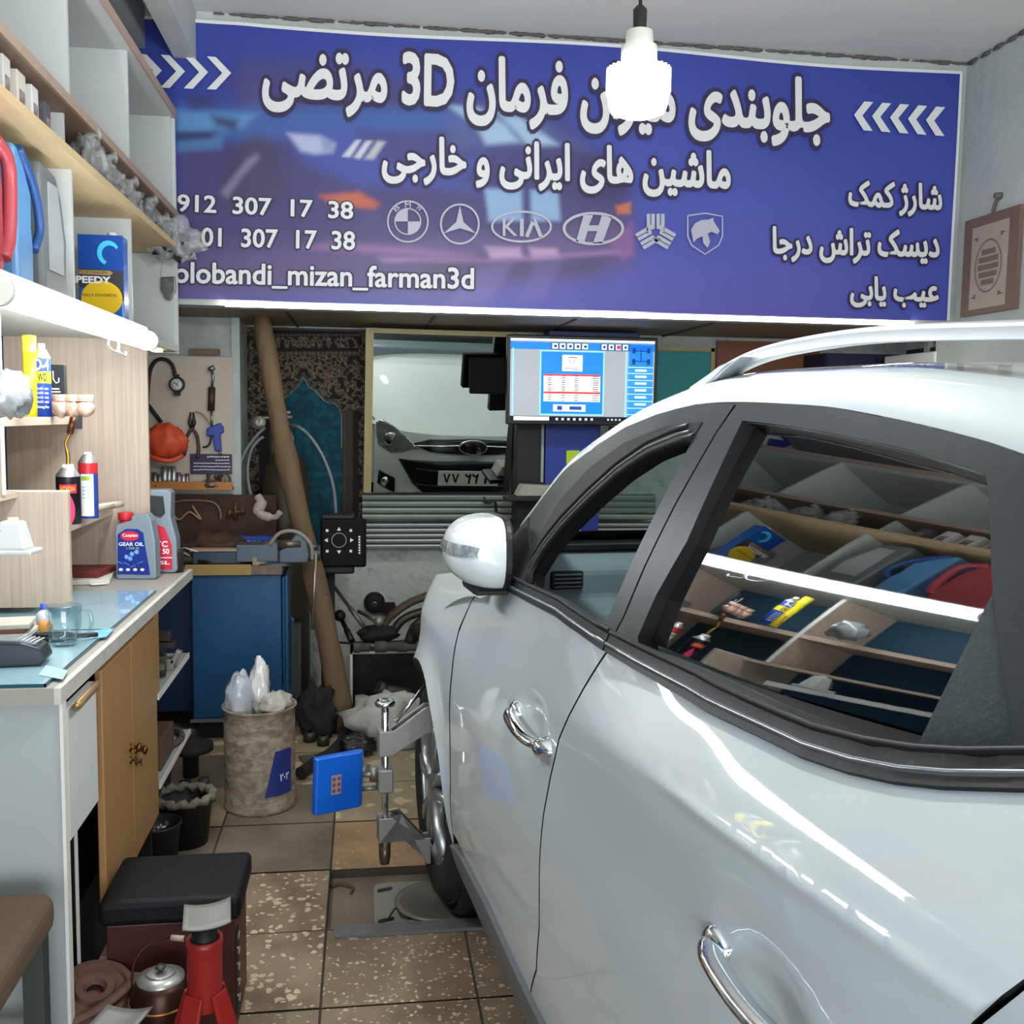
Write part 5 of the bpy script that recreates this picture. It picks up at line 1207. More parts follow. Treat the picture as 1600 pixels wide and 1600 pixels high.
def socket(mb, r, h): mb.lathe([(0, 0), (r, 0), (r, h*.45), (r*.9, h*.5), (r*.9, h), (r*.62, h), (r*.62, h*.6), (0, h*.6)], n=14)
for k, (px, r, h, dz, lab) in enumerate(((238, .013, .04, 0, 'leftmost socket on the tool tray'), (244, .015, .05, .02, 'second socket from the left on the tool tray'), (251, .014, .045, .015, 'third socket from the left on the tool tray'), (259, .017, .05, .05, 'bright socket standing high under the orange cap'), (266, .014, .07, .03, 'tall bright socket left of the middle of the tool tray'), (273, .016, .07, .03, 'tallest socket standing on others on the tool tray'), (281, .015, .055, .015, 'socket right of the tallest one on the tool tray'), (288, .014, .05, .01, 'slim socket near the navy notice plate'), (294, .012, .06, .005, 'slim tall socket beside the navy notice plate'), (247, .016, .03, 0, 'short wide socket lying low at the left of the tray'), (262, .017, .03, 0, 'short wide socket low in the middle of the tray'), (277, .017, .028, 0, 'short wide socket low right of the middle of the tray'), (301, .014, .022, 0, 'small low socket next to the round cap part'))):
    p = T(px, 750, .03 if k < 9 else .05); p.z = zt_+(dz if k < 9 else 0)*.0
    mb = MB(); socket(mb, r, h+(dz if k < 9 else 0)); o = mb.build('socket', MATS['alloy'] if k in (3, 4, 5, 7) else m_steel); o.location = p; tag(o, lab, 'socket', 'sockets on the tool tray')
o = MB().lathe([(0, 0), (.045, 0), (.05, .012), (.044, .028), (.028, .034), (.022, .045), (.024, .062), (0, .066)], n=24).build('filter_cap', M('tarnished_cap', '6f6558', .45, .6)); p = T(332, 750, .035); p.z = zt_; put(o, p); tag(o, 'round tarnished metal cap at the right of the tool tray', 'cap')
t = thing('pipe_elbow', 'short metal pipe piece facing out at the right end of the tray', 'pipe', T(351, 740, .03)); t.location.z = zt_+.034
MB().lathe([(.026, -.03), (.033, -.03), (.034, 0), (.028, .03), (.022, .03), (.024, -.02)], (0, 0, 0), (.25, 1, 0), n=22).build('pipe', M('pipe_metal', '7a7066', .4, .7), t)

# ---- workbench
xb0, xb1 = at(300, 1000, 4.72).x, at(440, 1000, 4.72).x
m_blue = M('blue_cabinet_paint', '0f4a78', .45, col2='123a58', scale=4, hard=.6, bump=.06, bscale=20)
wb = thing('workbench', 'blue steel workbench cabinet with a worn wooden top at the back left', 'workbench', ((xb0+xb1)/2, 4.95, 0))
kp = lambda mb, nm, mat, bev=0: keep(mb.build(nm, mat, bevel=bev), wb)
kp(MB().b2((xb0, 4.72, .10), (xb1, 5.19, .765)), 'cabinet_body', m_blue, .006)
kp(MB().b2((xb0+.02, 4.75, 0), (xb1-.02, 5.17, .10)), 'plinth', m_rub)
kp(MB().b2((-1.15, 4.86, .10), (xb0-.01, 5.19, .765)), 'side_cabinet', M('navy_cabinet_paint', '0c2c4c', .5))
kp(MB().b2((xb0-.012, 4.712, .085), (xb1, 4.722, .10)), 'base_strip', M('bare_steel', '7f8890', .4, .6))
kp(MB().b2((xb1+.002, 4.74, .13), (xb1+.014, 5.15, .75)), 'door', M('teal_door_paint', '17506c', .4, col2='0f3a54', scale=8, hard=.4), .004)
kp(MB().b2((xb1+.014, 4.735, .13), (xb1+.030, 4.765, .755)), 'door_edge', m_blue, .004)
kp(MB().tube([(xb1+.03, 4.75, .56), (xb1+.05, 4.74, .555), (xb1+.05, 4.74, .53), (xb1+.03, 4.75, .525)], .006, 8), 'latch', m_blue)
kp(MB().b2((-1.15, 4.70, .768), (xb1+.01, 5.19, .80)), 'top', M('oily_wood', '4c3b30', .6, col2='2c241f', scale=6, hard=.5), .004)
kp(MB().b2((xb0-.02, 4.685, .768), (at(393, 890, 4.7).x, 4.70, .815)), 'front_lath', M('pale_lath', 'a08348', .6, col2='8b6d3b', scale=5, hard=.5, stretch=(.6, 6, 6)))
kp(MB().b2((at(393, 890, 4.7).x, 4.69, .768), (xb1+.005, 4.70, .808)), 'broken_edge', M('splintered_wood', '7a6a58', .8, col2='4a3f35', scale=40, hard=.3))
kp(MB().b2((xb1-.10, 5.14, .0), (xb1+.06, 5.19, .45)), 'grey_leg', M('grey_green_leg', '4b5a58', .6))
ZW = .80
# vice
V0 = at(430, 862, 4.78); V0.z = ZW
v = thing('bench_vice', 'grey bench vice with a hanging steel handle bolted on the workbench', 'vice', V0)
m_vice = M('vice_grey', '56626b', .45, .4, col2='3d464c', scale=10, hard=.5)
q = lambda px, py, d=0: tuple(at(px, py, 4.78, d)-V0)
MB().prism([(-.17, .02), (.02, .02), (.02, .10), (-.01, .13), (-.045, .10), (-.17, .10)], (0, .12, 0), (0, -.06, 0), (1, 0, 0), (0, 0, 1)).build('moving_jaw', m_vice, v, bevel=.006)
MB().prism([(.02, .015), (.15, .015), (.16, .05), (.15, .11), (.125, .14), (.10, .155), (.08, .13), (.06, .10), (.02, .07)], (0, .14, 0), (0, -.07, 0), (1, 0, 0), (0, 0, 1)).build('fixed_jaw', m_vice, v, bevel=.008)
MB().cyl((.02, -.055, .10), (.12, -.055, .105), .022).build('jaw_barrel', M('worn_barrel', '6f6659', .4, .7), v)
MB().b2((-.36, -.05, .012), (-.15, .05, .07)).build('slide_bar', M('vice_slide', '3c4a55', .45, .4), v, bevel=.004)
MB().b2((-.37, -.06, .071), (-.16, -.01, .082)).build('jaw_wood', M('jaw_wood', 'a58a72', .6), v)
MB().tube(spline([(-.02, -.07, .10), (.02, -.075, .15), (.07, -.075, .165), (.12, -.07, .15), (.165, -.07, .10), (.17, -.06, .03)], 5), .009, 8).build('strap', M('pale_strap', '8b8478', .5), v)
MB().cyl((.15, 0, .045), (.205, 0, .045), .028).cyl((.15, 0, .075), (.19, 0, .085), .014).build('screw_head', M('vice_screw', '5d666c', .35, .8), v)
MB().cyl((.185, -.03, .05), (.168, -.035, -.30), .008, n=10).build('handle', M('handle_steel', '9a8f84', .35, .8), v)
MB().lathe([(0, 0), (.09, 0), (.09, .012), (.06, .02), (0, .02)], (0, 0, 0)).build('base', m_vice, v)
o = (MB().b2((at(236, 790, 5.18).x, 5.195, .0), (xb1-.06, 5.215, 1.09))).build('back_board', M('dark_back_board', '4a3629', .8, col2='33261e', scale=6, hard=.5, stretch=(1, 1, 4))); tag(o, 'dark brown board standing behind the workbench under the tool board', 'board')
# clutter on the bench
for k, (px, py, Y, r, sq, c, lab) in enumerate(((288, 838, 4.90, .075, (1.5, 1, .75), '33261f', 'dark oily glove at the left of the bench pile'), (312, 832, 4.92, .08, (1.5, 1, .75), '3d2e25', 'brown oily glove in the middle of the bench pile'), (338, 830, 4.90, .085, (1.4, 1, .8), '4a3529', 'brown glove on top of the bench pile near the vice'), (360, 842, 4.86, .055, (1.4, 1, .8), '2f2520', 'dark glove against the vice jaw'), (285, 858, 4.84, .045, (1.2, 1, .8), '41352d', 'lump of greasy rag before the gloves'))):
    p = at(px, py, Y); p.z = ZW+r*sq[2]*.75+(.012 if k in (1, 2) else 0)
    g_ = thing('work_glove' if k < 4 else 'greasy_rag', lab, 'glove' if k < 4 else 'rag', p, .3*k-.4, 'gloves on the bench' if k < 4 else None)
    m_ = M('glove_'+c, c, .8, col2='1e1714', scale=10, hard=.5, bump=.3, bscale=20)
    MB().ball((0, 0, 0), r, 20, sq, .4, 50+k).build('palm' if k < 4 else 'cloth', m_, g_)
    if k < 4:
        for j in range(4): MB().tube(spline([(r*1.0, -.03+.02*j, -.005), (r*1.6, -.035+.024*j, .012), (r*2.0, -.04+.026*j, -.010)], 3), [.013]*6+[.009], 8).build('finger', m_, g_)
p = at(398, 822, 4.97); p.z = ZW+.085
t = thing('brake_lining_box', 'blue brake lining carton lying behind the vice', 'carton', p, -.05)
MB().box((0, 0, 0), (.17, .09, .055)).build('carton', M('carton_blue', '1c3f94', .45), t, bevel=.002)
mb = MB(); write(mb, 'BRAKES LENT', lambda u, v: Vector((-.07+.10*u, -.0458, -.008+.017*v)), .02, (0, 0, 0)); write(mb, 'O', lambda u, v: Vector((.055+.018*u, -.0458, -.009+.02*v)), .02, (0, 0, 0)); mb.build('lettering', m_wt, t)
o = MB().box((0, 0, .028), (.20, .10, .055)).build('steel_block', m_part, bevel=.004); put(o, Vector((p.x, p.y, ZW+.001))); tag(o, 'dark steel block carrying the blue brake lining carton', 'block')
o = MB().tube(spline([at(402, 775, 5.0), at(408, 785, 4.99), at(404, 798, 4.98), at(412, 806, 4.97), at(430, 808, 4.96), at(438, 800, 4.95)], 6), [.02]*6+[.028]*8+[.022]*8+[.014]*9, 10).build('white_cloth', M('dirty_white_cloth', 'a79d94', .8, col2='857a71', scale=10, hard=.5)); tag(o, 'dirty white cloth draped behind the vice', 'cloth')
for k, (pts, c, lab) in enumerate((([(268, 786), (290, 782), (330, 784), (343, 796), (345, 812)], '8c7460', 'pale wire loop lying at the back of the bench'), ([(266, 800), (280, 812), (296, 800), (314, 812), (300, 790)], 'a08872', 'tangled brass-coloured wire behind the gloves'), ([(270, 870), (286, 864), (300, 872), (302, 880)], 'a29184', 'bent pale wire near the front of the bench'))):
    o = MB().tube(spline([at(x, y, (5.185, 5.182, 4.75)[k]) for x, y in pts], 6), .006, 6).build('wire', M('wire_'+c, c, .5, .4)); tag(o, lab, 'wire', 'bench wires')
o = MB().prism([(-.08, 0), (.10, 0), (.09, .10), (.03, .12), (-.06, .09)], (0, .05, 0), (0, 0, 0), (1, 0, 0), (0, 0, 1)).build('rusty_casting', M('rust_brown', '5b4233', .75, col2='38291f', scale=12, hard=.4, bump=.3), bevel=.01); put(o, at(305, 815, 5.08)); o.location.z = ZW+.001; tag(o, 'rusty casting at the back of the bench', 'casting')
t = thing('tap_fitting', 'rusty tap fitting with side arms on the bench below the hose', 'tap', at(368, 800, 5.18)); q = lambda px, py: tuple(at(px, py, 5.18)-Vector(t.location))
MB().cyl(q(368, 782), q(368, 812), .011).cyl(q(358, 803), q(379, 798), .010).cyl(q(360, 796), q(357, 808), .012).cyl(q(377, 792), q(380, 804), .012).build('fitting', M('rusty_brass', '5d4a38', .5, .5), t)
for k, (px, py, r, l, c) in enumerate(((283, 868, .03, .10, '3a342f'), (352, 868, .022, .12, '2b2724'))):
    p = at(px, py, 4.74); p.z = ZW+r
    o = MB().tube([(-l, 0, 0), (l, .02, 0)], r*.7, 10).build('pipe_piece', M('pipe_'+c, c, .6, .4)); put(o, p); tag(o, ('short dark pipe at the left front of the bench', 'dark pipe lying before the vice slide')[k], 'pipe')
o = MB().box((0, 0, .022), (.14, .07, .042)).build('wood_offcut', M('pale_offcut', '94856c', .7)); put(o, Vector((xb1-.06, 4.76, ZW+.001)), .1); tag(o, 'pale wooden offcut under the vice at the bench corner', 'wood')

# ---- prayer rug on the far wall
YR = YF-.012
def rug_col(px, py):
    apex = [(425, 850), (425, 650), (436, 628), (452, 616), (466, 602), (474, 588), (482, 602), (496, 614), (508, 626), (514, 630), (520, 628), (530, 636), (535, 650), (535, 850)]
    d = pdist(apex, px, py)
    n1 = noise.noise(Vector((px*.11, py*.11, 1))); n2 = noise.noise(Vector((abs(px-474)*.075, py*.075, 5))); n3 = noise.noise(Vector((abs(px-474)*.16, py*.16, 9)))
    if d > 0:
        c = lin('0d4252') if n2 < .15 else lin('115164')
        if d < 1.2: return lin('6b7d77')
        k = .85+.25*n1; return [x*k for x in c]
    base = lin('1f1b1a'); lt = lin('6f6250')
    f_ = abs(n2*1.7+.8*n3)
    arch = py < 640 and d > -75
    on = 0
    if 527 < py < 543 or (arch and py > 556) or px < 388 or px > 560 or px < 405: on = soft(.08, .16, f_)*(1-soft(.34, .44, f_))
    if 549 < py < 555 or 522 < py < 525: on = .6 if sin(px*.9) > -.3 else .2
    if 536 < px < 552 and py > 640: on = .35 if (int(py/2.2)+int(px/2.2)) % 2 else .1
    if -4 < d <= -1.5: on = .35
    return [base[i]*(1-on)+lt[i]*on for i in range(3)]
rg = thing('prayer_rug', 'dark prayer rug with a teal pointed niche hung on the far wall', 'rug', tuple(at(474, 845, YR)))
mb = MB(); mb.grid(lambda u, v: at(375+197*u-3*v*(1-u), 515+335*v, YR, -.003*sin(u*12)*v), 130, 220)
o = keep(mb.build('rug_cloth', Mprint('rug_print', .95)), rg); ca = o.data.color_attributes.new('print', 'FLOAT_COLOR', 'POINT')
for vv in o.data.vertices: ca.data[vv.index].color = (*rug_col(*photo(vv.co)), 1)
keep(MB().prism([(0, 0), (0, 0.012), (.01, .012), (.01, 0)], (at(572, 514, YR).x-at(375, 514, YR).x, 0, 0), at(375, 514, YR, -.008), (0, 1, 0), (0, 0, 1)).build('hanging_rod', M('dark_rod', '2c2a28', .6)), rg)

# ---- gas cylinder with gauge and hoses
p = at(446, 700, 5.36); X0 = p.x
t = thing('gas_cylinder', 'brown and green gas cylinder standing behind the leaning log', 'gas cylinder', (X0, 5.38, 0))
MB().lathe([(0, 0), (.115, 0), (.118, .02), (.118, 1.12), (.10, 1.22), (.06, 1.30), (.035, 1.33), (0, 1.33)], n=36).build('cylinder_body', M('cylinder_paint', '3f3a2c', .45, col2='3c2522', scale=2.2, hard=.4), t)
MB().lathe([(.04, 1.32), (.042, 1.37), (.03, 1.40), (.018, 1.41), (.018, 1.45), (0, 1.45)], n=20).build('collar', M('worn_white', 'a4a7a2', .5), t)
MB().cyl((0, 0, 1.44), (0, 0, 1.50), .014).cyl((-.035, 0, 1.475), (.035, 0, 1.475), .012).box((0, 0, 1.50), (.05, .02, .012)).build('valve', m_alu, t)
MB().tube([(-.03, 0, 1.475), (-.10, -.02, 1.47), (-.145, -.02, 1.47)], .010, 8).build('outlet', m_alu, t)
t = thing('pressure_gauge', 'small round white pressure gauge left of the gas cylinder valve', 'gauge', at(405, 660, 5.32))
MB().lathe([(0, .014), (.032, .014), (.034, -.006), (.03, -.008), (0, -.008)], (0, 0, 0), (0, 1, 0), n=26).build('case', m_alu, t)
MB().lathe([(0, -.0085), (.028, -.0085), (0, -.0095)], (0, 0, 0), (0, 1, 0), n=26).build('dial', MATS['dial_white'], t); MB().tube([(0, -.0105, -.005), (.002, -.0105, .02)], .002, 5).build('needle', m_blkp, t)
m_hose = M('pale_hose', '6f7678', .35)
for pts, lab in (([(368, 800), (369, 770), (373, 735), (383, 706), (400, 682), (414, 668)], 'pale hose rising left of the log to the gauge'), ([(410, 812), (398, 790), (390, 765), (387, 735), (392, 705), (402, 690), (412, 682)], 'pale hose curving inside the first one behind the bench'), ([(444, 664), (466, 667), (486, 684), (504, 712), (517, 745), (523, 775), (525, 806)], 'pale hose arching right over the teal rug')):
    o = MB().tube(spline([at(x, y, 5.22 if (x, y) != (444, 664) else 5.36) for x, y in pts], 6), .0085, 8).build('gas_hose', m_hose); tag(o, lab, 'hose', 'gas hoses')

# ---- leaning log
a, b = at(537, 1148, 4.80), at(404, 483, 5.13); a.z = .005
lg = MB(); pts = []; rs = []
for k in range(15):
    u = k/14; p = a+(b-a)*u+Vector((.012*sin(u*7), 0, 0)); pts.append(p); rs.append(.058-.016*u+.004*sin(u*23)+(.006 if k in (9,) else 0))
lg.tube(pts, rs, 18); o = lg.build('leaning_log', M('log_wood', '6e5a42', .8, col2='4f3f2f', scale=5, hard=.45, stretch=(4, 4, .5), bump=.35, bscale=9)); tag(o, 'long wooden log leaning up to the header in front of the rug', 'log')

# ---- mirror
zb, zt = 1.085, 1.93
mx0, mx1 = at(570, 700, 5.45).x, .78
MYAW = radians(5.0)
MT = .140                                                        # how far the top hangs forward
mi = thing('mirror', 'large wood-framed mirror leaning forward, reflecting the white car', 'mirror', (mx0, YF-.14, zb), MYAW)
m_mir = M('mirror_glass', 'e4ece6', .0, 1.0); m_frm = M('pale_wood_frame', 'a39468', .5, col2='857850', scale=6, hard=.4, stretch=(4, 4, .6))
L_ = lambda x, v, d=0: Vector((x, -.045-MT*v-d, v*(zt-zb)))
mb = MB(); mb.quad(L_(0, 0), L_(mx1-mx0, 0), L_(mx1-mx0, 1), L_(0, 1)); mb.build('glass', m_mir, mi)
mb = MB(); mb.prism([(-.012, -.003), (.028, -.003), (.028, .015), (-.012, .015)], L_(0, 1)-L_(0, 0), L_(0, 0), (1, 0, 0), (0, -1, 0)); mb.build('frame_side', m_frm, mi)
mb = MB(); mb.b2(L_(-.012, .972, -.01), L_(mx1-mx0, 1.0, .014)); mb.build('frame_top', m_frm, mi)
# ---- wheel aligner: console, monitor, camera pods
Ym = 5.18
a, b = at(796, 526, Ym), at(1022, 662, Ym)
mo = thing('monitor', 'black flat monitor showing the blue wheel alignment program', 'monitor', ((a.x+b.x)/2, Ym, (a.z+b.z)/2))
mw, mh = b.x-a.x, a.z-b.z
MB().box((0, .025, 0), (mw+.02, .045, mh+.025)).build('housing', m_blkp, mo, bevel=.006)
MB().box((0, .08, -.02), (.25, .07, .2)).build('mount', m_blkp, mo)
def scr_mat(c, e=1.0): return M('screen_'+c, c, .4, emit=e, spec=.2)
def sc(name, items, mat, e):
    mb = MB()
    for x0, y0, x1, y1 in items: mb.quad(*[Vector(((x-909)/226*mw, .0016-e, (594-y)/136*mh)) for x, y in ((x0, y0), (x1, y0), (x1, y1), (x0, y1))])
    return mb.build(name, mat, mo)
sc('screen', [(798, 528, 1020, 660)], scr_mat('8f969c', .8), .0)
sc('blue_field', [(798, 533, 1020, 545), (845, 547, 942, 650), (980, 535, 1018, 660)], scr_mat('1c6fd0'), .001)
sc('top_line', [(798, 528, 1020, 531)], scr_mat('dfe6ea'), .0012)
sc('pale_frame', [(843, 546, 942, 548), (843, 648, 942, 650), (843, 546, 845, 650), (940, 546, 942, 650), (801, 543, 803, 652), (975, 545, 977, 655)], scr_mat('7fc0f0'), .0015)
sc('toolbar', [(859, 533, 917, 545), (935, 533, 981, 545)], scr_mat('2b4a78', .8), .0016)
sc('icons', [(861+11.5*k, 534.5, 870+11.5*k, 543.5) for k in range(5)]+[(937+11*k, 534.5, 945+11*k, 543.5) for k in range(4)], scr_mat('b9d3e8'), .002)
sc('icon_marks', [(864+11.5*k, 537, 868+11.5*k, 541) for k in range(5)]+[(939.5+11*k, 537, 943+11*k, 541) for k in (0, 1, 3)], scr_mat('1d3358', .6), .0024)
sc('red_icon', [(960.5, 536, 966.5, 542)], scr_mat('c22a4a'), .0026)
sc('data_table', [(849, 584, 936, 628), (877, 553, 908, 579), (864, 633, 914, 644)], scr_mat('e9e4e8'), .002)
sc('red_bands', [(849, 584, 936, 587), (849, 612, 936, 615.5)], scr_mat('d83a3a'), .0024)
sc('table_marks', [(x, y, x+w, y+1.4) for y in (586, 589.5, 593, 596.5, 600, 603.5, 607, 609.8, 617, 621, 625) for x, w in ((855, 6), (876, 6), (896, 6), (924, 10))]+[(886, 556, 900, 557.5), (881, 574, 905, 575), (883, 576.5, 903, 577.5)], scr_mat('4a4656', .5), .0028)
sc('buttons', [(870, 635, 878, 642), (889, 635.5, 908, 641.5)], scr_mat('23458a', .8), .0026)
mb = MB(); mb.ring = None
o_ = [Vector(((892-909)/226*mw+.011*cos(k*pi/12)*1.3, -.0012, (594-563)/136*mh+.011*sin(k*pi/12)*.8)) for k in range(24)]; i_ = [Vector((v.x*.0+((892-909)/226*mw)+(v.x-((892-909)/226*mw))*.75, v.y, (594-563)/136*mh+(v.z-(594-563)/136*mh)*.75)) for v in o_]
mb.add(o_+i_, [(k, (k+1) % 24, 24+(k+1) % 24, 24+k) for k in range(24)]); mb.build('oval_logo', MATS['screen_4a4656'], mo)
sc('side_tiles', [(979, 571, 1018, 579), (979, 581.5, 1018, 589.5), (979, 592.5, 1018, 600.5), (979, 604, 1018, 611.5), (979, 615, 1018, 623), (979, 626.5, 1018, 635), (979, 638, 1018, 645)], scr_mat('2f7fc4', .9), .0022)
sc('tile_edges', [(979, y, 1018, y+1.2) for y in (570, 580, 591, 602.5, 613.5, 625, 636.5, 647)], scr_mat('a6dcf2'), .0026)
sc('car_marks', [(990, y, 1008, y+3.5) for y in (574, 584, 595, 606, 617.5, 629)], scr_mat('c9d6cf', .9), .0027)
sc('chassis_diagram', [(998, 541, 999.5, 562), (988, 543.5, 1010, 545), (988, 560, 1010, 561.5), (985, 539, 990, 548), (1008, 539, 1013, 548), (985, 557, 990, 566), (1008, 557, 1013, 566)], scr_mat('123a6e', .7), .0026)
sc('taskbar', [(798, 652, 1020, 660)], scr_mat('151a24', .4), .002)
sc('search_field', [(804, 653, 858, 659)], scr_mat('dfe3e6'), .0024)
sc('task_icons', [(868+9*k, 654.5, 872+9*k, 658.5) for k in range(7)]+[(948+6*k, 655, 951+6*k, 658) for k in range(4)], scr_mat('a9b6c4', .8), .0024)
cs = thing('console', 'blue and black wheel aligner console column carrying the monitor', 'console', (at(880, 700, 5.35).x, 5.42, 0))
kp = lambda mb, nm, mat, bev=0: keep(mb.build(nm, mat, bevel=bev), cs)
m_cblue = M('console_blue', '2a3f96', .4)
kp(MB().b2((at(852, 700, 5.33).x, 5.33, .2), (at(938, 700, 5.33).x, 5.5, 1.90)), 'column', m_cblue, .01)
kp(MB().b2((at(858, 520, 5.33).x, 5.33, 1.88), (at(1000, 520, 5.33).x, 5.5, 1.945)), 'top_housing', M('console_navy', '232c66', .45), .006)
kp(MB().b2((at(806, 700, 5.36).x, 5.34, .2), (at(851, 700, 5.36).x, 5.5, 1.5)), 'side_column', M('console_black', '111214', .45), .008)
kp(MB().b2((at(846, 700, 5.32).x, 5.325, 1.15), (at(850, 700, 5.32).x, 5.34, 1.5)), 'edge_trim', M('console_grey', '9aa0a6', .4))
kp(MB().b2((at(795, 770, 5.1).x, 5.16, 1.06), (at(940, 770, 5.1).x, 5.33, 1.085)), 'shelf', MATS['console_black'], .006)
kp(MB().b2((at(806, 700, 5.36).x, 5.05, .0), (at(990, 700, 5.36).x, 5.5, .2)), 'foot', MATS['console_black'], .01)
kp(MB().b2((at(855, 700, 5.32).x+.33, 5.325, 1.1), (at(855, 700, 5.32).x+.37, 5.33, 1.45)), 'cable', m_blkp)
o = MB().box((0, 0, 0), (.07, .004, .075)).build('lime_label', M('lime', 'b8d62e', .5)); put(o, at(895, 715, 5.325)); tag(o, 'lime yellow sticker on the blue console column', 'sticker')
t = thing('keyboard_tray', 'pale grey keyboard box lying on the black console shelf', 'keyboard', at(845, 754, 5.2)); t.location.z = 1.087; t.location.y = 5.19
MB().prism([(-.13, 0), (.14, 0), (.14, .05), (-.10, .06)], (0, .12, 0), (0, -.02, 0), (1, 0, 0), (0, 0, 1)).build('case', M('keyboard_grey', 'a7a69c', .5, col2='8c8b82', scale=20, hard=.4), t, bevel=.006)
a, b = at(735, 558, 5.24), at(796, 616, 5.24)
t = thing('camera_pod', 'flat black camera pod beside the monitor, in front of the mirror', 'camera', ((a.x+b.x)/2, 5.27, (a.z+b.z)/2))
MB().box((0, 0, 0), (b.x-a.x, .05, a.z-b.z)).build('pod', M('pod_black', '070708', .75, spec=.15), t, bevel=.008); MB().cyl((.06, .02, .02), (.2, .06, .02), .015).build('arm', m_blkp, t)
# black aligner remote with symbols
P0 = at(534, 848, 4.98)
t = thing('control_panel', 'black square panel with a dotted ring and arrow symbols on a dark post', 'control panel', (P0.x, 4.98, 0))
z0 = P0.z; s_ = 4.98/1600
MB().box((.008, 0, z0), (.218, .05, .235)).build('panel', M('panel_black', '080608', .6, spec=.2), t, bevel=.012)
MB().box((-.02, .06, z0-.01), (.16, .10, .29)).build('housing', m_rub, t, bevel=.01)
MB().lathe([(0, 0), (.09, 0), (.09, .015), (.034, .03), (.034, z0-.13), (0, z0-.13)], (-.07, .10, 0), n=24).build('post', M('dark_green_post', '262c28', .55), t)
Sx = lambda x, y: Vector(((x-534)*s_, -.0262, z0-(y-848)*s_))
mb = MB()
for x, y in ((512, 828), (548, 828), (512, 860), (548, 860)): mb.quad(*[Sx(x+dx, y+dy) for dx, dy in ((-2, -2), (2, -2), (2, 2), (-2, 2))])
for cx, cy, an in ((530, 826, 90), (511, 843, 180), (549, 843, 0), (530, 861, 270)):
    c_, s2 = cos(radians(an)), -sin(radians(an)); mb.add([Sx(cx+3.4*c_, cy+3.4*s2), Sx(cx-2*c_-3.2*s2, cy-2*s2+3.2*c_), Sx(cx-2*c_+3.2*s2, cy-2*s2-3.2*c_)], [(0, 1, 2)])
for k in range(28):
    a_ = 2*pi*k/28; c = (530+11*cos(a_), 843+11*sin(a_)); mb.quad(*[Sx(c[0]+dx, c[1]+dy) for dx, dy in ((-.55, -.55), (.55, -.55), (.55, .55), (-.55, .55))])
for k in range(7): mb.quad(*[Sx(561+dx, 838+4.2*k+dy) for dx, dy in ((-1.4, -1.5), (1.6, -1.5), (1.4, 1.4), (-1.2, 1.2))])
mb.build('symbols', m_white, t)

# ---- slatted panels along the far wall
for nm, lab, y0, y1, Y, mat in (('slat_panel', 'green-grey slatted panel along the far wall below the mirror', 771, 812, 5.53, M('green_slat', '7e8a7f', .4, .2, col2='69756b', scale=3, hard=.5)), ('slat_panel', 'silver ribbed panel below the green-grey slats on the far wall', 816, 857, 5.56, M('silver_slat', '9fa3a3', .35, .5, col2='868b8b', scale=3, hard=.5))):
    a, b = at(566, y0, Y), at(566, y1, Y)
    t = thing(nm, lab, 'panel', (1.0, Y, b.z)); h = a.z-b.z; n = 4 if Y < 5.55 else 5
    for k in range(n):
        MB().prism([(0, .0), (.012, .004), (.014, h/n*.5), (.012, h/n-.008), (0, h/n-.005)], (1.62, 0, 0), (b.x-1.0, 0, k*h/n), (0, -1, 0), (0, 0, 1)).build('slat', mat, t)
    MB().b2((b.x-1.0, .002, 0), (b.x-1.0+1.62, .014, h)).build('backing', M('slat_backing', '3f4642', .6), t)
    for x in (.03, .8, 1.55): MB().b2((b.x-1.0+x, .014, .02), (b.x-1.0+x+.03, YF-Y, h-.02)).build('bracket', m_steel, t)
o = MB().tube(spline([at(757, 777, 5.50), at(757, 784, 5.49), at(764, 786, 5.49), at(773, 783, 5.49), at(775, 795, 5.50), at(775, 803, 5.50)], 4), .007, 6).build('black_hook', m_blkp); tag(o, 'bent black hook hanging on the green-grey slats', 'hook')
t = thing('wall_poster', 'white poster with a red heading seen through the windscreen', 'poster', at(894, 830, 5.30))
MB().box((0, 0, 0), (.09, .004, .15)).build('sheet', M('poster_white', 'dad8d4', .6), t); MB().box((0, -.003, .01), (.07, .002, .022)).build('red_band', M('poster_red', 'b5373a', .5), t); MB().box((0, -.003, -.03), (.06, .002, .004)).box((0, -.003, -.042), (.06, .002, .004)).build('lines', M('poster_grey', '83807c', .5), t)
a, b = at(1028, 546, 5.5), at(1108, 680, 5.5)
t = thing('teal_board', 'teal board in a pale wood frame on the far wall right of the monitor', 'board', ((a.x+b.x)/2, YF-.02, (a.z+b.z)/2))
MB().box((0, 0, 0), (b.x-a.x+.05, .02, a.z-b.z)).build('panel', M('teal_board_paint', '147f86', .5, col2='1d8f93', scale=5, hard=.5), t)
MB().box(((b.x-a.x)/2+.035, -.006, 0), (.022, .03, a.z-b.z+.04)).build('frame_side', m_frm, t); MB().box((0, -.006, (a.z-b.z)/2+.01), (b.x-a.x+.09, .03, .022)).build('frame_top', m_frm, t)
a, b = at(1130, 520, 5.5), at(1288, 640, 5.5)
o = MB().b2((a.x, YF-.03, b.z-.5), (b.x, YF-.012, ZA-.02)).build('brown_board', M('red_brown_board', '7c4a36', .6, col2='6a3d2d', scale=4, hard=.5)); tag(o, 'red-brown board on the far wall seen under the roof rail', 'board')
x0, x1 = at(1290, 560, 5.3).x, at(1444, 560, 5.3).x
t = thing('metal_cabinet', 'dark navy cabinet with panelled doors seen under the roof rail', 'cabinet', ((x0+x1)/2, 5.44, 0))
MB().box((0, 0, .93), (x1-x0, .28, 1.86)).build('cabinet_body', M('navy_steel', '1a1c38', .5), t)
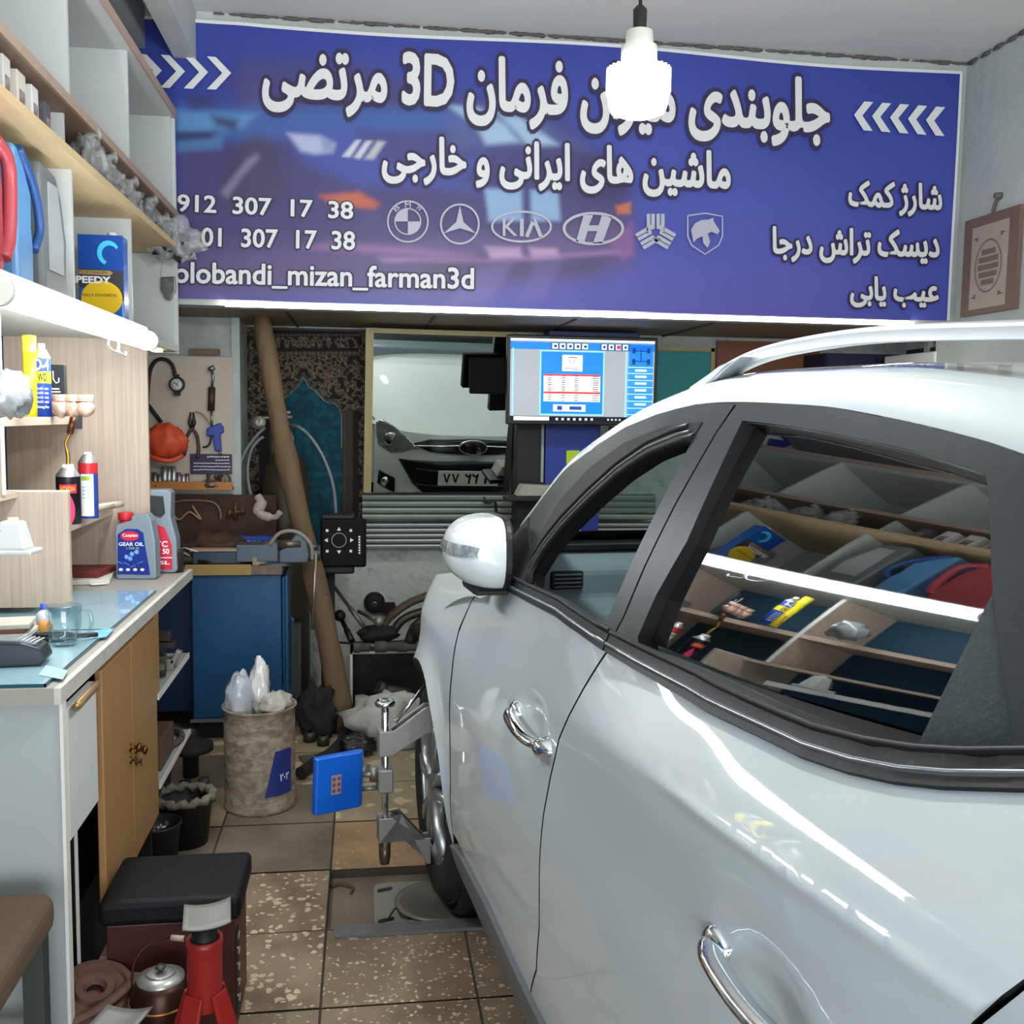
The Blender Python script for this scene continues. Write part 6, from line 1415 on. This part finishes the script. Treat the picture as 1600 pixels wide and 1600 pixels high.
for sx in (-1, 1):
    MB().box((sx*(x1-x0)/4, -.146, .95), ((x1-x0)/2-.012, .012, 1.78)).build('door', MATS['navy_steel'], t)
    mb = MB(); cx = sx*(x1-x0)/4; dw_ = (x1-x0)/2-.10
    for q in (((cx-dw_/2, -.154, 1.68), (cx+dw_/2, -.154, 1.69)), ((cx-dw_/2, -.154, .3), (cx-dw_/2+.008, -.154, 1.69)), ((cx+dw_/2-.008, -.154, .3), (cx+dw_/2, -.154, 1.69))): mb.b2(q[0], (q[1][0], -.150, q[1][2]))
    mb.build('door_moulding', M('panel_line', 'aab0b8', .5), t)
MB().box((0, -.156, 1.78), (.03, .012, .05)).build('latch', m_alu, t)
x0, x1 = at(1449, 560, 5.25).x, at(1457, 560, 5.25).x
o = MB().b2((x0, 5.25, 0), (x1, 5.29, ZA)).build('white_post', M('white_post_paint', 'd4d5d0', .5)); tag(o, 'narrow white post right of the navy cabinet', 'post')
x0, x1 = at(1460, 560, 5.2).x, at(1494, 560, 5.2).x
o = MB().b2((x0, 5.2, 0), (x1, 5.5, 1.9)).build('dark_locker', M('charcoal_steel', '23272a', .5), bevel=.004); tag(o, 'charcoal locker between the white post and the white appliance', 'locker')
x0 = at(1497, 560, 4.75).x
t = thing('appliance', 'white tall appliance in the back right corner with a black cable', 'appliance', ((x0+XR)/2, 5.0, 0))
MB().b2((-(XR-x0)/2, -.25, 0), ((XR-x0)/2-.01, .25, 1.845)).build('body', M('appliance_white', 'dfe1de', .3), t, bevel=.01)
MB().tube(spline([(-(XR-x0)/2+.0, -.255, 1.74), (-.2, -.262, 1.725), (-.1, -.262, 1.73), (.02, -.262, 1.75)], 4), .007, 6).build('cable', m_blkp, t)

# ---- picture on the right wall
y0_, y1_ = atx(1511, 420, XR).y, atx(1597, 400, XR).y
z0_, z1_ = atx(1507, 496, XR).z, atx(1513, 347, XR).z
t = thing('framed_picture', 'brown framed picture with an oval script medallion on the right wall', 'picture', (XR, (y0_+y1_)/2, (z0_+z1_)/2))
pw, ph = abs(y0_-y1_), z1_-z0_
MB().box((-.012, 0, 0), (.02, pw, ph)).build('frame', M('brown_mat', '7d6558', .6, col2='6c564b', scale=8, hard=.5), t)
MB().box((-.023, 0, -.01), (.004, pw*.66, ph*.84)).build('mount', M('pale_mount', 'b0a394', .6, col2='a09384', scale=10, hard=.5), t)
mb = MB(); o_ = arc((0, 0), pw*.25, 0, 360, 40, ph*.27); i_ = arc((0, 0), pw*.23, 0, 360, 40, ph*.25)
mb.add([(-.026, p[0], p[1]-.01) for p in o_+i_], [(k, k+1, 42+k, 41+k) for k in range(40)])
for k, (w, z) in enumerate(((.13, .15), (.18, .07), (.19, -.01), (.17, -.09), (.12, -.17))): mb.quad(*[(-.026, a_*pw*w, ph*z*.95+b_*ph*.028-.01) for a_, b_ in ((-1, -1), (1, -1), (1, 1), (-1, 1))])
for sy in (-1, 1):
    for sz in (-1, 1):
        for k in range(5): mb.tube([(-.026, sy*pw*(.28-.02*k), sz*ph*(.30-.005*k)-.01), (-.026, sy*pw*(.20+.01*k), sz*ph*(.31)-.01-sz*.004*k)], .002, 4)
mb.build('medallion', M('medallion_print', '75685c', .6), t)
MB().tube(spline([(-.01, -.03, ph/2+.07), (-.012, .0, ph/2+.03), (-.015, .01, ph/2-.06)], 4), .008, 6).lathe([(0, 0), (.016, 0), (.012, .03), (0, .03)], (0, -.03, ph/2+.07), (-1, 0, 0), n=10).build('hanger', M('dirty_string', '6a625a', .8), t)
# ================================================================ on the floor, back to front
m_grime = M('grimy_black', '1d1a18', .8, col2='0e0d0c', scale=8, hard=.5)
# scrap shelf and metal parts under the far wall
Yc = 5.0
a, b = at(547, 1018, Yc), at(662, 1100, Yc)
t = thing('scrap_box', 'open black box shelf with white edges holding scrap parts at the far wall', 'box', ((a.x+b.x)/2+.08, Yc, 0))
bw = (b.x-a.x)+.16; hz = a.z
MB().box((0, .22, hz/2), (bw, .02, hz)).build('back', m_blkp, t); MB().box((0, .11, .012), (bw, .22, .02)).build('bottom', m_blkp, t)
for sx in (-1, 1): MB().box((sx*(bw/2-.008), .11, hz/2), (.016, .22, hz)).build('side', m_blkp, t)
MB().box((0, .11, hz-.008), (bw, .22, .016)).build('top', m_blkp, t)
MB().box((0, -.002, hz-.006), (bw, .008, .012)).box((-bw/2+.006, -.002, hz/2), (.012, .008, hz)).build('white_edging', m_wedge, t)
o = MB().tube([at(598, 1078, 5.06), at(640, 1082, 5.10)], [.03, .022], 12).cyl(at(590, 1073, 5.05), at(600, 1078, 5.06), .035).build('damper', M('dusty_metal', '5a5550', .6, .4)); tag(o, 'dusty damper tube lying inside the black scrap box', 'damper')
scr = M('rusty_arm', '5b4d3e', .7, .3, col2='3a3029', scale=9, hard=.5, bump=.25, bscale=14)
t = thing('subframe', 'big rusty suspension subframe resting on the black scrap box', 'subframe', at(640, 1008, 5.08)); t.location.z = hz+.01; q = lambda px, py, d=0: tuple(at(px, py, 5.08, d)-Vector(t.location))
MB().tube(spline([q(596, 985), q(612, 962), q(640, 942), q(668, 930), q(692, 912), q(720, 900)], 5), [.028]*5+[.034]*10+[.03]*11, 12, flat=.6).build('upper_arm', scr, t)
MB().tube(spline([q(612, 990), q(630, 968), q(660, 956), q(700, 950)], 5), [.022]*16, 10).tube(spline([q(640, 1004), q(650, 980), q(672, 968), q(700, 975)], 5), .03, 10).build('lower_arm', m_part, t)
MB().lathe([(0, -.03), (.038, -.03), (.045, 0), (.038, .04), (0, .04)], q(655, 985, -.04), (0, 1, 0), n=20).lathe([(.012, -.045), (.024, -.045), (.024, .0), (.012, .0)], q(655, 985, -.04), (0, 1, 0), n=18).build('bushing', m_grime, t)
t = thing('engine_mount', 'black round engine mount leaning on the wall above the scrap box', 'engine mount', at(585, 942, 5.585)); 
MB().lathe([(0, -.03), (.012, -.03), (.014, -.034), (.03, -.03), (.055, -.02), (.058, .02), (0, .02)], (0, 0, 0), (0, 1, 0), n=26).cyl((0, 0, 0), (0, .034, 0), .012).prism([(.02, -.05), (.06, .0), (.11, .0), (.12, -.03), (.07, -.07)], (0, .03, 0), (0, -.01, 0), (1, 0, 0), (0, 0, 1)).build('mount', m_grime, t); MB().lathe([(.008, -.036), (.014, -.036), (.014, -.03), (.008, -.03)], (0, 0, 0), (0, 1, 0), n=16).build('bolt_ring', m_steel, t)
for k, (p0, p1, r, lab, c) in enumerate((((520, 914), (568, 978), .013, 'long grey rod leaning up the wall left of the engine mount', '6d6558'), ((560, 955), (592, 971), .014, 'chrome ended track rod crossing the long grey rod', '8c887f'), ((531, 962), (550, 1002), .016, 'dark drop link with a ball end at the left of the scrap', '2b2623'), ((525, 1003), (597, 1010), .008, 'thin bright rod lying on the front of the scrap box', '8b857b'))):
    A, B = at(*p0, 5.12), at(*p1, 5.0 if k != 3 else 4.96)
    mb = MB(); mb.tube([A, A.lerp(B, .55), A.lerp(B, .56), B], [r*.7, r*.75, r, r], 10)
    if k in (1, 2): mb.ball(B if k == 1 else A, r*1.9, 12)
    o = mb.build('steel_rod', M('rod_'+c, c, .45, .6)); tag(o, lab, 'rod', 'scrap rods')
for k, (px, py, l, r, lab) in enumerate(((565, 1013, .04, .026, 'round dark bush end lying at the left on the scrap box'), (608, 1010, .07, .028, 'dark tube lying on the scrap box below the subframe'), (640, 1010, .06, .022, 'grey tube on the scrap box beside the car'))):
    p = at(px, py, 4.97); p.z = hz+r
    o = MB().tube([(-l, 0, 0), (-l*.2, 0, 0), (-l*.18, 0, 0), (l, 0, 0)], [r, r, r*.8, r*.8], 14).build('rubber_tube', M('grey_rubber', '4c4845', .7)); put(o, p); tag(o, lab, 'tube', 'tubes on the scrap box')
o = MB().ball(at(590, 990, 5.06), .05, 18, (1.9, .8, .8), .35, 91).build('dark_bracket', m_grime); tag(o, 'lumpy black bracket on the scrap box under the rods', 'bracket')
def sack(nm, lab, cat, px, py, Y, sx, sy, sz, mat, seed, jit=.35, rz=0):
    p = at(px, py, Y); p.z = 0
    o = MB().ball((0, 0, sz*.8), 1, 28, (sx, sy, sz), jit, seed).build(nm, mat)
    lowest = min(v.co.z for v in o.data.vertices)
    for v in o.data.vertices: v.co.z = max(0.003, v.co.z)
    put(o, p, rz); tag(o, lab, cat); return o
sack('white_sack', 'crumpled white sack lying in front of the black scrap box', 'sack', 612, 1120, 4.62, .20, .12, .12, M('sack_white', 'b3b5ac', .8, col2='7d807a', scale=7, hard=.4, bump=.6, bscale=9), 31)
sack('black_bag', 'black bin bag lying between the log and the white sack', 'bag', 556, 1138, 4.48, .075, .08, .045, M('bag_black', '14161a', .3, coat=.3, bump=.5, bscale=12), 37)
sack('dark_rag_heap', 'heap of dark oily rags behind the foot of the log', 'rag heap', 494, 1110, 4.74, .085, .07, .13, M('rag_black', '1b1718', .85, col2='28211f', scale=9, hard=.5, bump=.5), 43)
for k, (px, py, Y, r, lab) in enumerate(((484, 1150, 4.45, .030, 'dark ring part on the floor left of the log foot'), (505, 1156, 4.43, .028, 'second dark ring part nearer the log foot'))):
    o = MB().lathe([(r*.5, 0), (r, 0), (r*1.02, .03), (r*.8, .045), (r*.5, .045)], (0, 0, 0), n=20).build('ring_part', m_part); put(o, atz(px, py+8, 0)); tag(o, lab, 'ring', 'ring parts on the floor')
o = MB().box((0, 0, .006), (.13, .16, .010)).build('flat_plate', M('grey_plate', '5d5750', .6)); put(o, atz(497, 1190, 0), .3); tag(o, 'flat grey plate on the floor before the log', 'plate')
o = MB().tube(spline([atz(470, 1208, .03), atz(492, 1192, .03), atz(515, 1178, .03), atz(533, 1160, .03), atz(540, 1140, .035)], 5), .026, 10).build('thick_hose', m_grime); tag(o, 'thick black hose on the floor between the bin and the log', 'hose')
# rusty twenty-litre can with rubbish
cb = atz(406, 1260, 0)
m_rust = M('rusty_can', '9a907d', .7, .1, col2='3d291f', scale=24, hard=.16, mid=.5, bump=.25, bscale=18, stretch=(1, 1, 1.5))
t = thing('rusty_can', 'big rusty peeling paint can used as a rubbish bin', 'can', (cb.x, cb.y+.02, 0))
R_, H_ = .136, .395
pr = [(0, .004), (R_-.006, .0), (R_, .01), (R_-.004, .018), (R_-.004, .10)]
for k in range(5): pr += [(R_-.004, .12+.05*k), (R_-.0025, .127+.05*k), (R_-.004, .134+.05*k)]
pr += [(R_-.004, H_-.012), (R_+.004, H_-.006), (R_+.003, H_), (R_-.008, H_-.002), (R_-.010, .25), (0, .25)]
MB().lathe(pr, n=56).build('can_body', m_rust, t)
mb = MB(); mb.grid(lambda u, v: Vector(((R_+.0008)*sin(.22+.86*u*(1-.0*v)+.30*v*(1-u)), -(R_+.0008)*cos(.22+.86*u+.30*v*(1-u)), .075+(.17)*v)), 14, 8); mb.build('blue_label', M('can_blue_print', '1f2f74', .5, col2='3c3a52', scale=14, hard=.2, mid=.62), t)
mb = MB(); write(mb, '۲۰۲', lambda u, v: Vector(((R_+.0016)*sin(.66+.30*u), -(R_+.0016)*cos(.66+.30*u), .128+.026*v)), .02, (0, 0, 0)); mb.build('lettering', m_wt, t)
def Mfilm(name, col, a):
    m = M(name, col, .2, coat=1, spec=.8, bump=.5, bscale=14); m.node_tree.nodes['Principled BSDF'].inputs['Alpha'].default_value = a; return m
m_film = Mfilm('milky_film', 'c6ccd2', .62); m_film2 = Mfilm('white_film', 'd9d7d2', .9)
def crumple(nm, lab, cat, p, sq, seed, mat, jit=.4, n=30):
    o = MB().ball((0, 0, 0), 1, n, sq, jit, seed).build(nm, mat); put(o, p); tag(o, lab, cat); return o
c3 = Vector((cb.x, cb.y+.02, H_))
crumple('plastic_bag', 'clear bluish plastic bag bulging from the left of the rusty can', 'plastic bag', c3+Vector((-.070, -.02, .035)), (.055, .065, .095), 61, m_film, .14)
crumple('plastic_bag', 'tall milky plastic bag standing up in the middle of the rusty can', 'plastic bag', c3+Vector((.0, .01, .06)), (.038, .045, .115), 66, m_film2, .25)
crumple('plastic_bag', 'low crumpled white bag at the right of the rusty can', 'plastic bag', c3+Vector((.062, -.015, .0)), (.062, .07, .045), 71, M('dull_white_bag', 'b3aca2', .6, col2='8d867d', scale=20, hard=.4, bump=.5), .28)
# dark parts under and beyond the counter
for k, (px, py, Y, r, h, z, lab) in enumerate(((298, 1190, 3.95, .085, .045, .23, 'upper dark hub disc of the stack beside the counter'), (290, 1248, 3.85, .10, .05, .06, 'lower dark hub disc of the stack beside the counter'))):
    t = thing('hub_disc', lab, 'hub', tuple(at(px, py, Y))); t.location.z = z
    MB().lathe([(0, -z if k else -.125), (r*.35, -z if k else -.125), (r*.35, -.03), (r, -.022), (r, 0), (r*.5, .004), (r*.45, .02), (r*.25, .026), (r*.25, h), (0, h)], n=30).build('disc', m_grime, t)
    MB().lathe([(r*.22, h), (r*.22, h+.012), (r*.1, h+.014), (0, h+.02)], n=18).build('nut', m_part, t)
A, B = at(318, 1215, 3.9), atz(322, 1262, 0)
o = MB().tube([A, A.lerp(B, .3), A.lerp(B, .32), B], [.02, .024, .012, .012], 12).build('strut', M('dusty_strut', '4a4743', .6, .4)); tag(o, 'dusty strut standing between the counter and the rusty can', 'strut')
# buckets
def bucket(nm, lab, p, r, h, fill, seed):
    t = thing(nm, lab, 'bucket', p)
    MB().lathe([(0, .0), (r*.82, 0), (r*.98, h*.92), (r*1.04, h*.94), (r*1.04, h), (r*.97, h), (r*.9, h*.7), (0, h*.66)], n=40).build('bucket_body', M('black_bucket', '191a1c', .5), t)
    return t
p = atz(290, 1330, 0); p.y += .08
t = bucket('bucket', 'black bucket with a dirty cloth-draped rim beside the counter doors', (p.x-.015, p.y, 0), .095, .165, None, 1)
mb = MB(); mb.tube([(.094*cos(k/20*pi), .094*sin(k/20*pi), .166+.006*sin(k*1.9)) for k in range(41)], [.014+.005*sin(k*2.3) for k in range(41)], 8); mb.build('dirty_rim', M('dirty_rag', '7b7567', .85, col2='4a463d', scale=16, hard=.5, bump=.5), t)
o = MB().ball((0, 0, 0), .03, 16, (1, .9, .7), .5, 88).build('foil_ball', M('foil', 'b3b3ae', .3, .7, bump=.5, bscale=30)); put(o, Vector((p.x+.03, p.y-.0, .128))); tag(o, 'crumpled foil in the black bucket', 'foil')
p = atz(238, 1372, 0); p.y += .07
t = bucket('bucket', 'small dark tub full of bolts behind the black stool', (p.x, p.y+.02, 0), .075, .15, None, 2)
for k in range(16):
    a_ = k*2.4; rr_ = .05*sqrt(k/16); mb = MB(); mb.cyl((-.012, 0, 0), (.012, 0, 0), .005, n=8).cyl((.010, 0, 0), (.017, 0, 0), .009, n=6)
    o = mb.build('bolt', m_steel if k % 3 else MATS['alloy']); o.location = (p.x+rr_*cos(a_), p.y+.02+rr_*sin(a_), .112+.004*(k % 4)); o.rotation_euler = (.4*k, .5*sin(k), k*1.1); tag(o, 'bolt in the small dark tub behind the black stool', 'bolt', 'bolts in the tub')
# stool
t = thing('box_stool', 'dark red box stool with a black padded top beside the counter doors', 'stool', (-.455, 2.535, 0))
MB().box((0, 0, .145), (.295, .235, .29)).build('box_body', M('dark_red_wood', '431c17', .45, col2='32140f', scale=6, hard=.5, stretch=(1, 1, 5)), t, bevel=.004)
MB().box((0, 0, .322), (.325, .265, .062)).build('seat_pad', M('black_leatherette', '0a0c10', .55, spec=.25, bump=.08, bscale=60), t, bevel=.016, seg=4)
MB().box((.149, -.09, .15), (.004, .05, .20)).build('laced_edge', M('dark_lacing', '1a0f0c', .6), t)
for k in range(9): MB().box((.152, -.09+.012*(-1)**k, .07+.02*k), (.004, .02, .005), (.5*(-1)**k, 0, 0)).build('lace', M('lace_grey', '8a8078', .6), t)
# kettle, plates and jack stands
p = at(251, 1524, 2.29)
t = thing('kettle', 'blackened copper pot with an aluminium lid and wire handle by the red jack stand', 'pot', (p.x, 2.29, 0)); kz = p.z
m_cop = M('burnt_pot', '3a2118', .4, .6, col2='8a5a2c', scale=6, hard=.2, mid=.66)
MB().lathe([(0, 0), (.055, 0), (.068, .03), (.070, kz-.06), (.06, kz-.02), (.052, kz-.008), (0, kz-.008)], n=36).build('pot_body', m_cop, t)
MB().lathe([(.052, kz-.008), (.052, kz-.002), (.03, kz+.006), (.02, kz+.007), (0, kz+.008)], n=36).lathe([(.030, kz+.0065), (.032, kz+.009), (.028, kz+.009)], n=30).build('lid', M('lid_aluminium', 'b9b8b2', .35, .7, col2='8b8a85', scale=30, hard=.4), t)
MB().lathe([(.004, kz+.006), (.005, kz+.014), (.012, kz+.018), (.010, kz+.024), (0, kz+.025)], n=16).build('lid_knob', M('knob_dark', '4a4642', .4, .4), t)
MB().tube(spline([(-.064, 0, kz-.03), (-.062, .03, kz+.02), (-.03, .05, kz+.052), (.03, .05, kz+.066), (.062, .03, kz+.045), (.066, .0, kz+.0), (.06, -.02, kz-.03)], 6), .0028, 6).build('wire_handle', m_cop, t)
MB().tube([(.015, .05, kz+.062), (.045, .045, kz+.06)], .007, 8).build('grip', M('pale_grip', 'a58f80', .5), t)
MB().tube([(.069*cos(k/16*pi), .069*sin(k/16*pi), kz-.055) for k in range(33)], .003, 6).build('wire_band', M('copper_wire', 'a06a3a', .35, .8), t)
t = thing('brake_parts', 'rusty brake disc with a bent shoe on the floor by the counter panel', 'brake part', tuple(at(148, 1548, 2.33)));
z_ = t.location.z
MB().lathe([(.018, .0), (.026, .014), (.042, .014), (.047, .002), (.066, .002), (.070, .010), (.084, .008), (.088, -.018), (.0, -.018)], (0, 0, 0), (.15, -.3, 1), n=36, smooth=False).build('disc', M('rust_pink', '6e4f44', .75, .2, col2='4c352d', scale=12, hard=.5), t)
MB().tube(spline([(-.03, -.09, -.02), (.03, -.07, .0), (.07, -.02, .01), (.085, .03, .005)], 5), .016, 8, flat=.5).build('shoe', MATS['rust_pink'], t)
o = MB().b2((-.06, -.1, 0), (.06, .1, z_-.06)).build('wood_block', M('stained_block', '4f3a30', .7, col2='6a5044', scale=8, hard=.5)); put(o, Vector((t.location.x, t.location.y, 0))); tag(o, 'stained wood block under the rusty brake disc', 'block')
o = MB().prism([(-.08, -.09), (.075, -.09), (.08, .075), (-.06, .09)], (0, 0, .014), (0, 0, 0), (1, 0, 0), (0, 1, 0)).build('wood_board', M('stained_board', '7b6256', .6, col2='5e483e', scale=5, hard=.4, stretch=(1, 5, 1)), bevel=.002); put(o, Vector((-.575, 2.36, .155))); o.rotation_euler = (.1, .05, .1); tag(o, 'stained wooden board lying before the stool under the counter door', 'board')
o = MB().b2((-.06, -.07, 0), (.06, .07, .14)).build('crate', M('dark_crate', '2b211c', .8)); put(o, Vector((-.575, 2.36, 0))); tag(o, 'dark crate under the stained wooden board', 'crate')
m_red = M('jack_red', '8f1f1d', .4, col2='701816', scale=12, hard=.5); m_pl = M('pressed_plate', '84827c', .5, .3, col2='6d6b66', scale=16, hard=.5)
def jack(lab, x, y, h, rz):
    t = thing('jack_stand', lab, 'jack stand', (x, y, 0), rz)
    mb = MB(); mb.lathe([(.033, h*.56), (.036, h*.60), (.036, h*.86), (.038, h*.87), (.038, h*.90), (.028, h*.90), (.028, h*.6)], n=28); mb.build('column', m_red, t)
    for k in range(4):
        a_ = pi/4+k*pi/2; c_, s2 = cos(a_), sin(a_); e = Vector((-s2, c_, 0))
        A = Vector((c_*.030, s2*.030, h*.64)); B = Vector((c_*.125, s2*.125, .004)); mb = MB()
        q = [A+e*.022, A-e*.022, B-e*.028, B+e*.028]; d = Vector((c_, s2, .5))*.008
        mb.add(q+[v+d for v in q], [(0, 1, 2, 3), (7, 6, 5, 4), (0, 4, 5, 1), (1, 5, 6, 2), (2, 6, 7, 3), (3, 7, 4, 0)]); mb.build('leg', m_red, t, bevel=.003)
    MB().b2((-.09, -.09, .0), (.09, -.082, .02)).b2((-.09, .082, 0), (.09, .09, .02)).build('brace', m_red, t)
    MB().cyl((0, 0, h*.55), (0, 0, h-.004), .026).build('ratchet_post', M('jack_black', '1b1a19', .5, .3), t)
    mb = MB(); mb.grid(lambda u, v: Vector((-.048+.096*u+.012*v, -.05+.10*v, h+.008*(2*u-1)**2-.004+.004*v)), 8, 6); mb.build('saddle_plate', m_pl, t, solid=.004)
    return t
p = at(319, 1432, 2.12); jack('red jack stand with a square grey saddle plate in front of the stool', p.x, 2.12, p.z, .25)
p = at(178, 1592, 2.06); jack('red jack stand low in the corner by the counter panel, with a grey saddle plate', p.x, 2.06, p.z-.01, -.2)
# brown seat in the near corner
a = at(95, 1392, 2.12)
t = thing('brown_chair', 'brown padded seat corner in front of the grey counter panel', 'chair', (a.x-.24, 1.93, 0)); zz = a.z
MB().box((0, 0, zz-.04), (.46, .40, .085)).build('seat', M('brown_suede', '5f4c3b', .85, col2='4b3a2c', scale=5, hard=.5, bump=.06, bscale=80), t, bevel=.03, seg=4)
for sx in (-1, 1):
    for sy in (-1, 1): MB().box((sx*.195, sy*.165, (zz-.08)/2), (.04, .04, zz-.08)).build('leg', M('dark_chair_leg', '39413c', .5), t)
MB().box((0, .165, .22), (.38, .025, .03)).build('stretcher', MATS['dark_chair_leg'], t)

# ---- wheel turntable in the pit
t = thing('turntable', 'grey steel wheel turntable in the floor pit under the front tyre', 'turntable', (.20, 3.08, -.03))
m_tt = M('worn_steel', '918e86', .5, .3, col2='716e66', scale=9, hard=.5)
mb = MB(); mb.prism(rrect(.34, .30, .035, 5), (0, 0, .008), (0, 0, 0.001), (1, 0, 0), (0, 1, 0)); mb.build('base_plate', m_tt, t)
MB().lathe([(0, .009), (.13, .009), (.138, .012), (.136, .017), (.12, .018), (.118, .016), (.10, .018), (.098, .016), (.08, .018), (.078, .016), (0, .018)], (.03, -.0, 0), n=56).build('disc', M('turned_steel', '857f75', .45, .4, col2='6a6359', scale=6, hard=.5), t)
for x, y in ((-.135, .10), (-.135, -.10)):
    mb = MB(); mb.prism([(p[0], p[1]) for p in rrect(.05, .022, .010, 4)], (0, 0, .0015), (x, y, .009), (1, .35, 0), (0, 1, 0)); mb.build('slot', m_rub, t)
MB().tube(spline([(-.13, -.10, .012), (-.105, -.07, .03), (-.09, -.10, .02), (-.06, -.105, .012)], 4), .003, 6).build('lock_pin', m_blkp, t)
o = MB().b2((-.085, 2.845, .001), (.40, 2.902, .011)).build('steel_bar', M('floor_bar', '6f7070', .45, .5, col2='8b8c8a', scale=14, hard=.2, mid=.6)); tag(o, 'flat steel bar along the near edge of the floor pit', 'bar')
o = MB().tube(spline([atz(517, 1385, -.025), atz(530, 1381, -.025), atz(545, 1384, -.025), atz(552, 1387, -.025), atz(548, 1396, -.025)], 5), [.008]*12+[.004]*9, 8).build('bolt_scrap', MATS['rust_brown']); tag(o, 'rusty bent pin lying in the floor pit', 'pin')

# ---- wheel clamp with blue target
def cw(w, s, z): return Vector((w, -s, z))
cl_ = thing('wheel_clamp', 'aluminium wheel clamp with twin chrome rods gripping the front wheel rim', 'wheel clamp', CO, PSI)
m_ca = M('clamp_alu', '9c9b96', .4, .6, col2='868580', scale=14, hard=.5); wx = -.108
for ds, nm in ((-.014, 'rod'), (.014, 'rod')): MB().cyl(cw(wx, ds, .16), cw(wx, ds, .60), .009, n=16).build(nm, m_chr, cl_)
def arm(nm, z0, z1, zr, sg):
    mb = MB()
    for ds in (-.026, .020): mb.prism([(wx-.022, z0-.05), (wx+.022, z0-.05), (wx+.05, z0-.03*sg), (.020, zr-.05), (.034, zr-.05), (.034, zr+.035), (.016, zr+.035), (wx+.022, z0+.03), (wx-.022, z0+.03)], (0, .008, 0), cw(0, ds+.007, 0), (1, 0, 0), (0, 0, 1))
    mb.box(cw(wx, 0, z0-.01), (.044, .05, .075)); mb.build(nm, m_ca, cl_, bevel=.003)
arm('upper_arm', .50, .5, .565, 1); arm('lower_arm', .225, .2, .145, -1)
MB().lathe([(0, .575), (.012, .575), (.012, .60), (.030, .605), (.032, .613), (.026, .622), (.012, .618), (0, .618)], cw(wx, 0, 0), n=26).build('top_knob', m_chr, cl_)
MB().lathe([(.014, .10), (.018, .12), (.019, .165), (0, .165)], cw(wx, 0, 0), n=20).lathe([(0, .10), (.014, .10), (.014, .11)], cw(wx, 0, 0), n=20).build('foot_nut', M('brown_nut', '5e5048', .35, .6), cl_)
MB().box(cw(wx, 0, .372), (.048, .06, .075)).build('slide_block', m_ca, cl_, bevel=.005)
MB().cyl(cw(wx-.02, .0, .39), cw(wx-.075, .0, .392), .010).cyl(cw(wx-.02, .0, .345), cw(wx-.07, .0, .345), .007).cyl(cw(wx-.035, 0, .37), cw(wx-.035, 0, .415), .014).build('arm_pin', m_alu, cl_)
for z in (.575, .15):
    MB().cyl(cw(.0, 0, z), cw(.043, 0, z), .008).cyl(cw(.03, 0, z), cw(.044, 0, z), .013).build('claw', m_chr, cl_)
MB().tube([cw(wx+.03, 0, .55), cw(.02, -.02, .655)], .007, 8).build('hook_rod', m_chr, cl_)
MB().cyl(cw(-.03, .02, .555), cw(.035, .02, .555), .005, n=8).ball(cw(-.034, .02, .555), .008, 10).build('pin', M('brass', 'b48a3e', .3, .9), cl_)
tg = thing('wheel_target', 'bright blue target plate with a small dotted sticker held by the wheel clamp', 'target', Vector(cl_.matrix_world.translation), PSI)
pc = Matrix.Rotation(PSI, 3, 'Z')@cw(wx-.075, .0, .385)+CO
tg.location = pc; tg.rotation_euler = (0, radians(2), PSI+radians(24))
m_tb = M('target_blue', '0d5cc4', .35, coat=.3)
mb = MB(); pr = [(-.165, -.012), (-.16, -.02), (-.02, -.026), (-.002, -.018), (.004, .0), (-.01, .012), (-.16, .010)]
mb.prism(pr, (0, 0, .172), (0, 0, -.086), (1, 0, 0), (0, 1, 0)); mb.build('plate', m_tb, tg, bevel=.006, seg=3)
MB().cyl((-.012, 0, .02), (.03, 0, .02), .014).build('stub', m_alu, tg)
mb = MB(); mb.quad((-.115, -.0247, -.03), (-.082, -.0262, -.03), (-.082, -.0262, .03), (-.115, -.0247, .03)); mb.build('sticker', M('sticker_grey', '8f8b8f', .5), tg)
mb = MB()
for k in range(6):
    cx, cz = -.107+.017*(k % 2), -.018+.018*(k//2); mb.add([(cx+.006*cos(j*pi/6), -.0272+.0001*k, cz+.006*sin(j*pi/6)) for j in range(12)], [tuple(range(12))])
mb.build('sticker_dots', M('sticker_dots', '8a3a40', .5), tg)
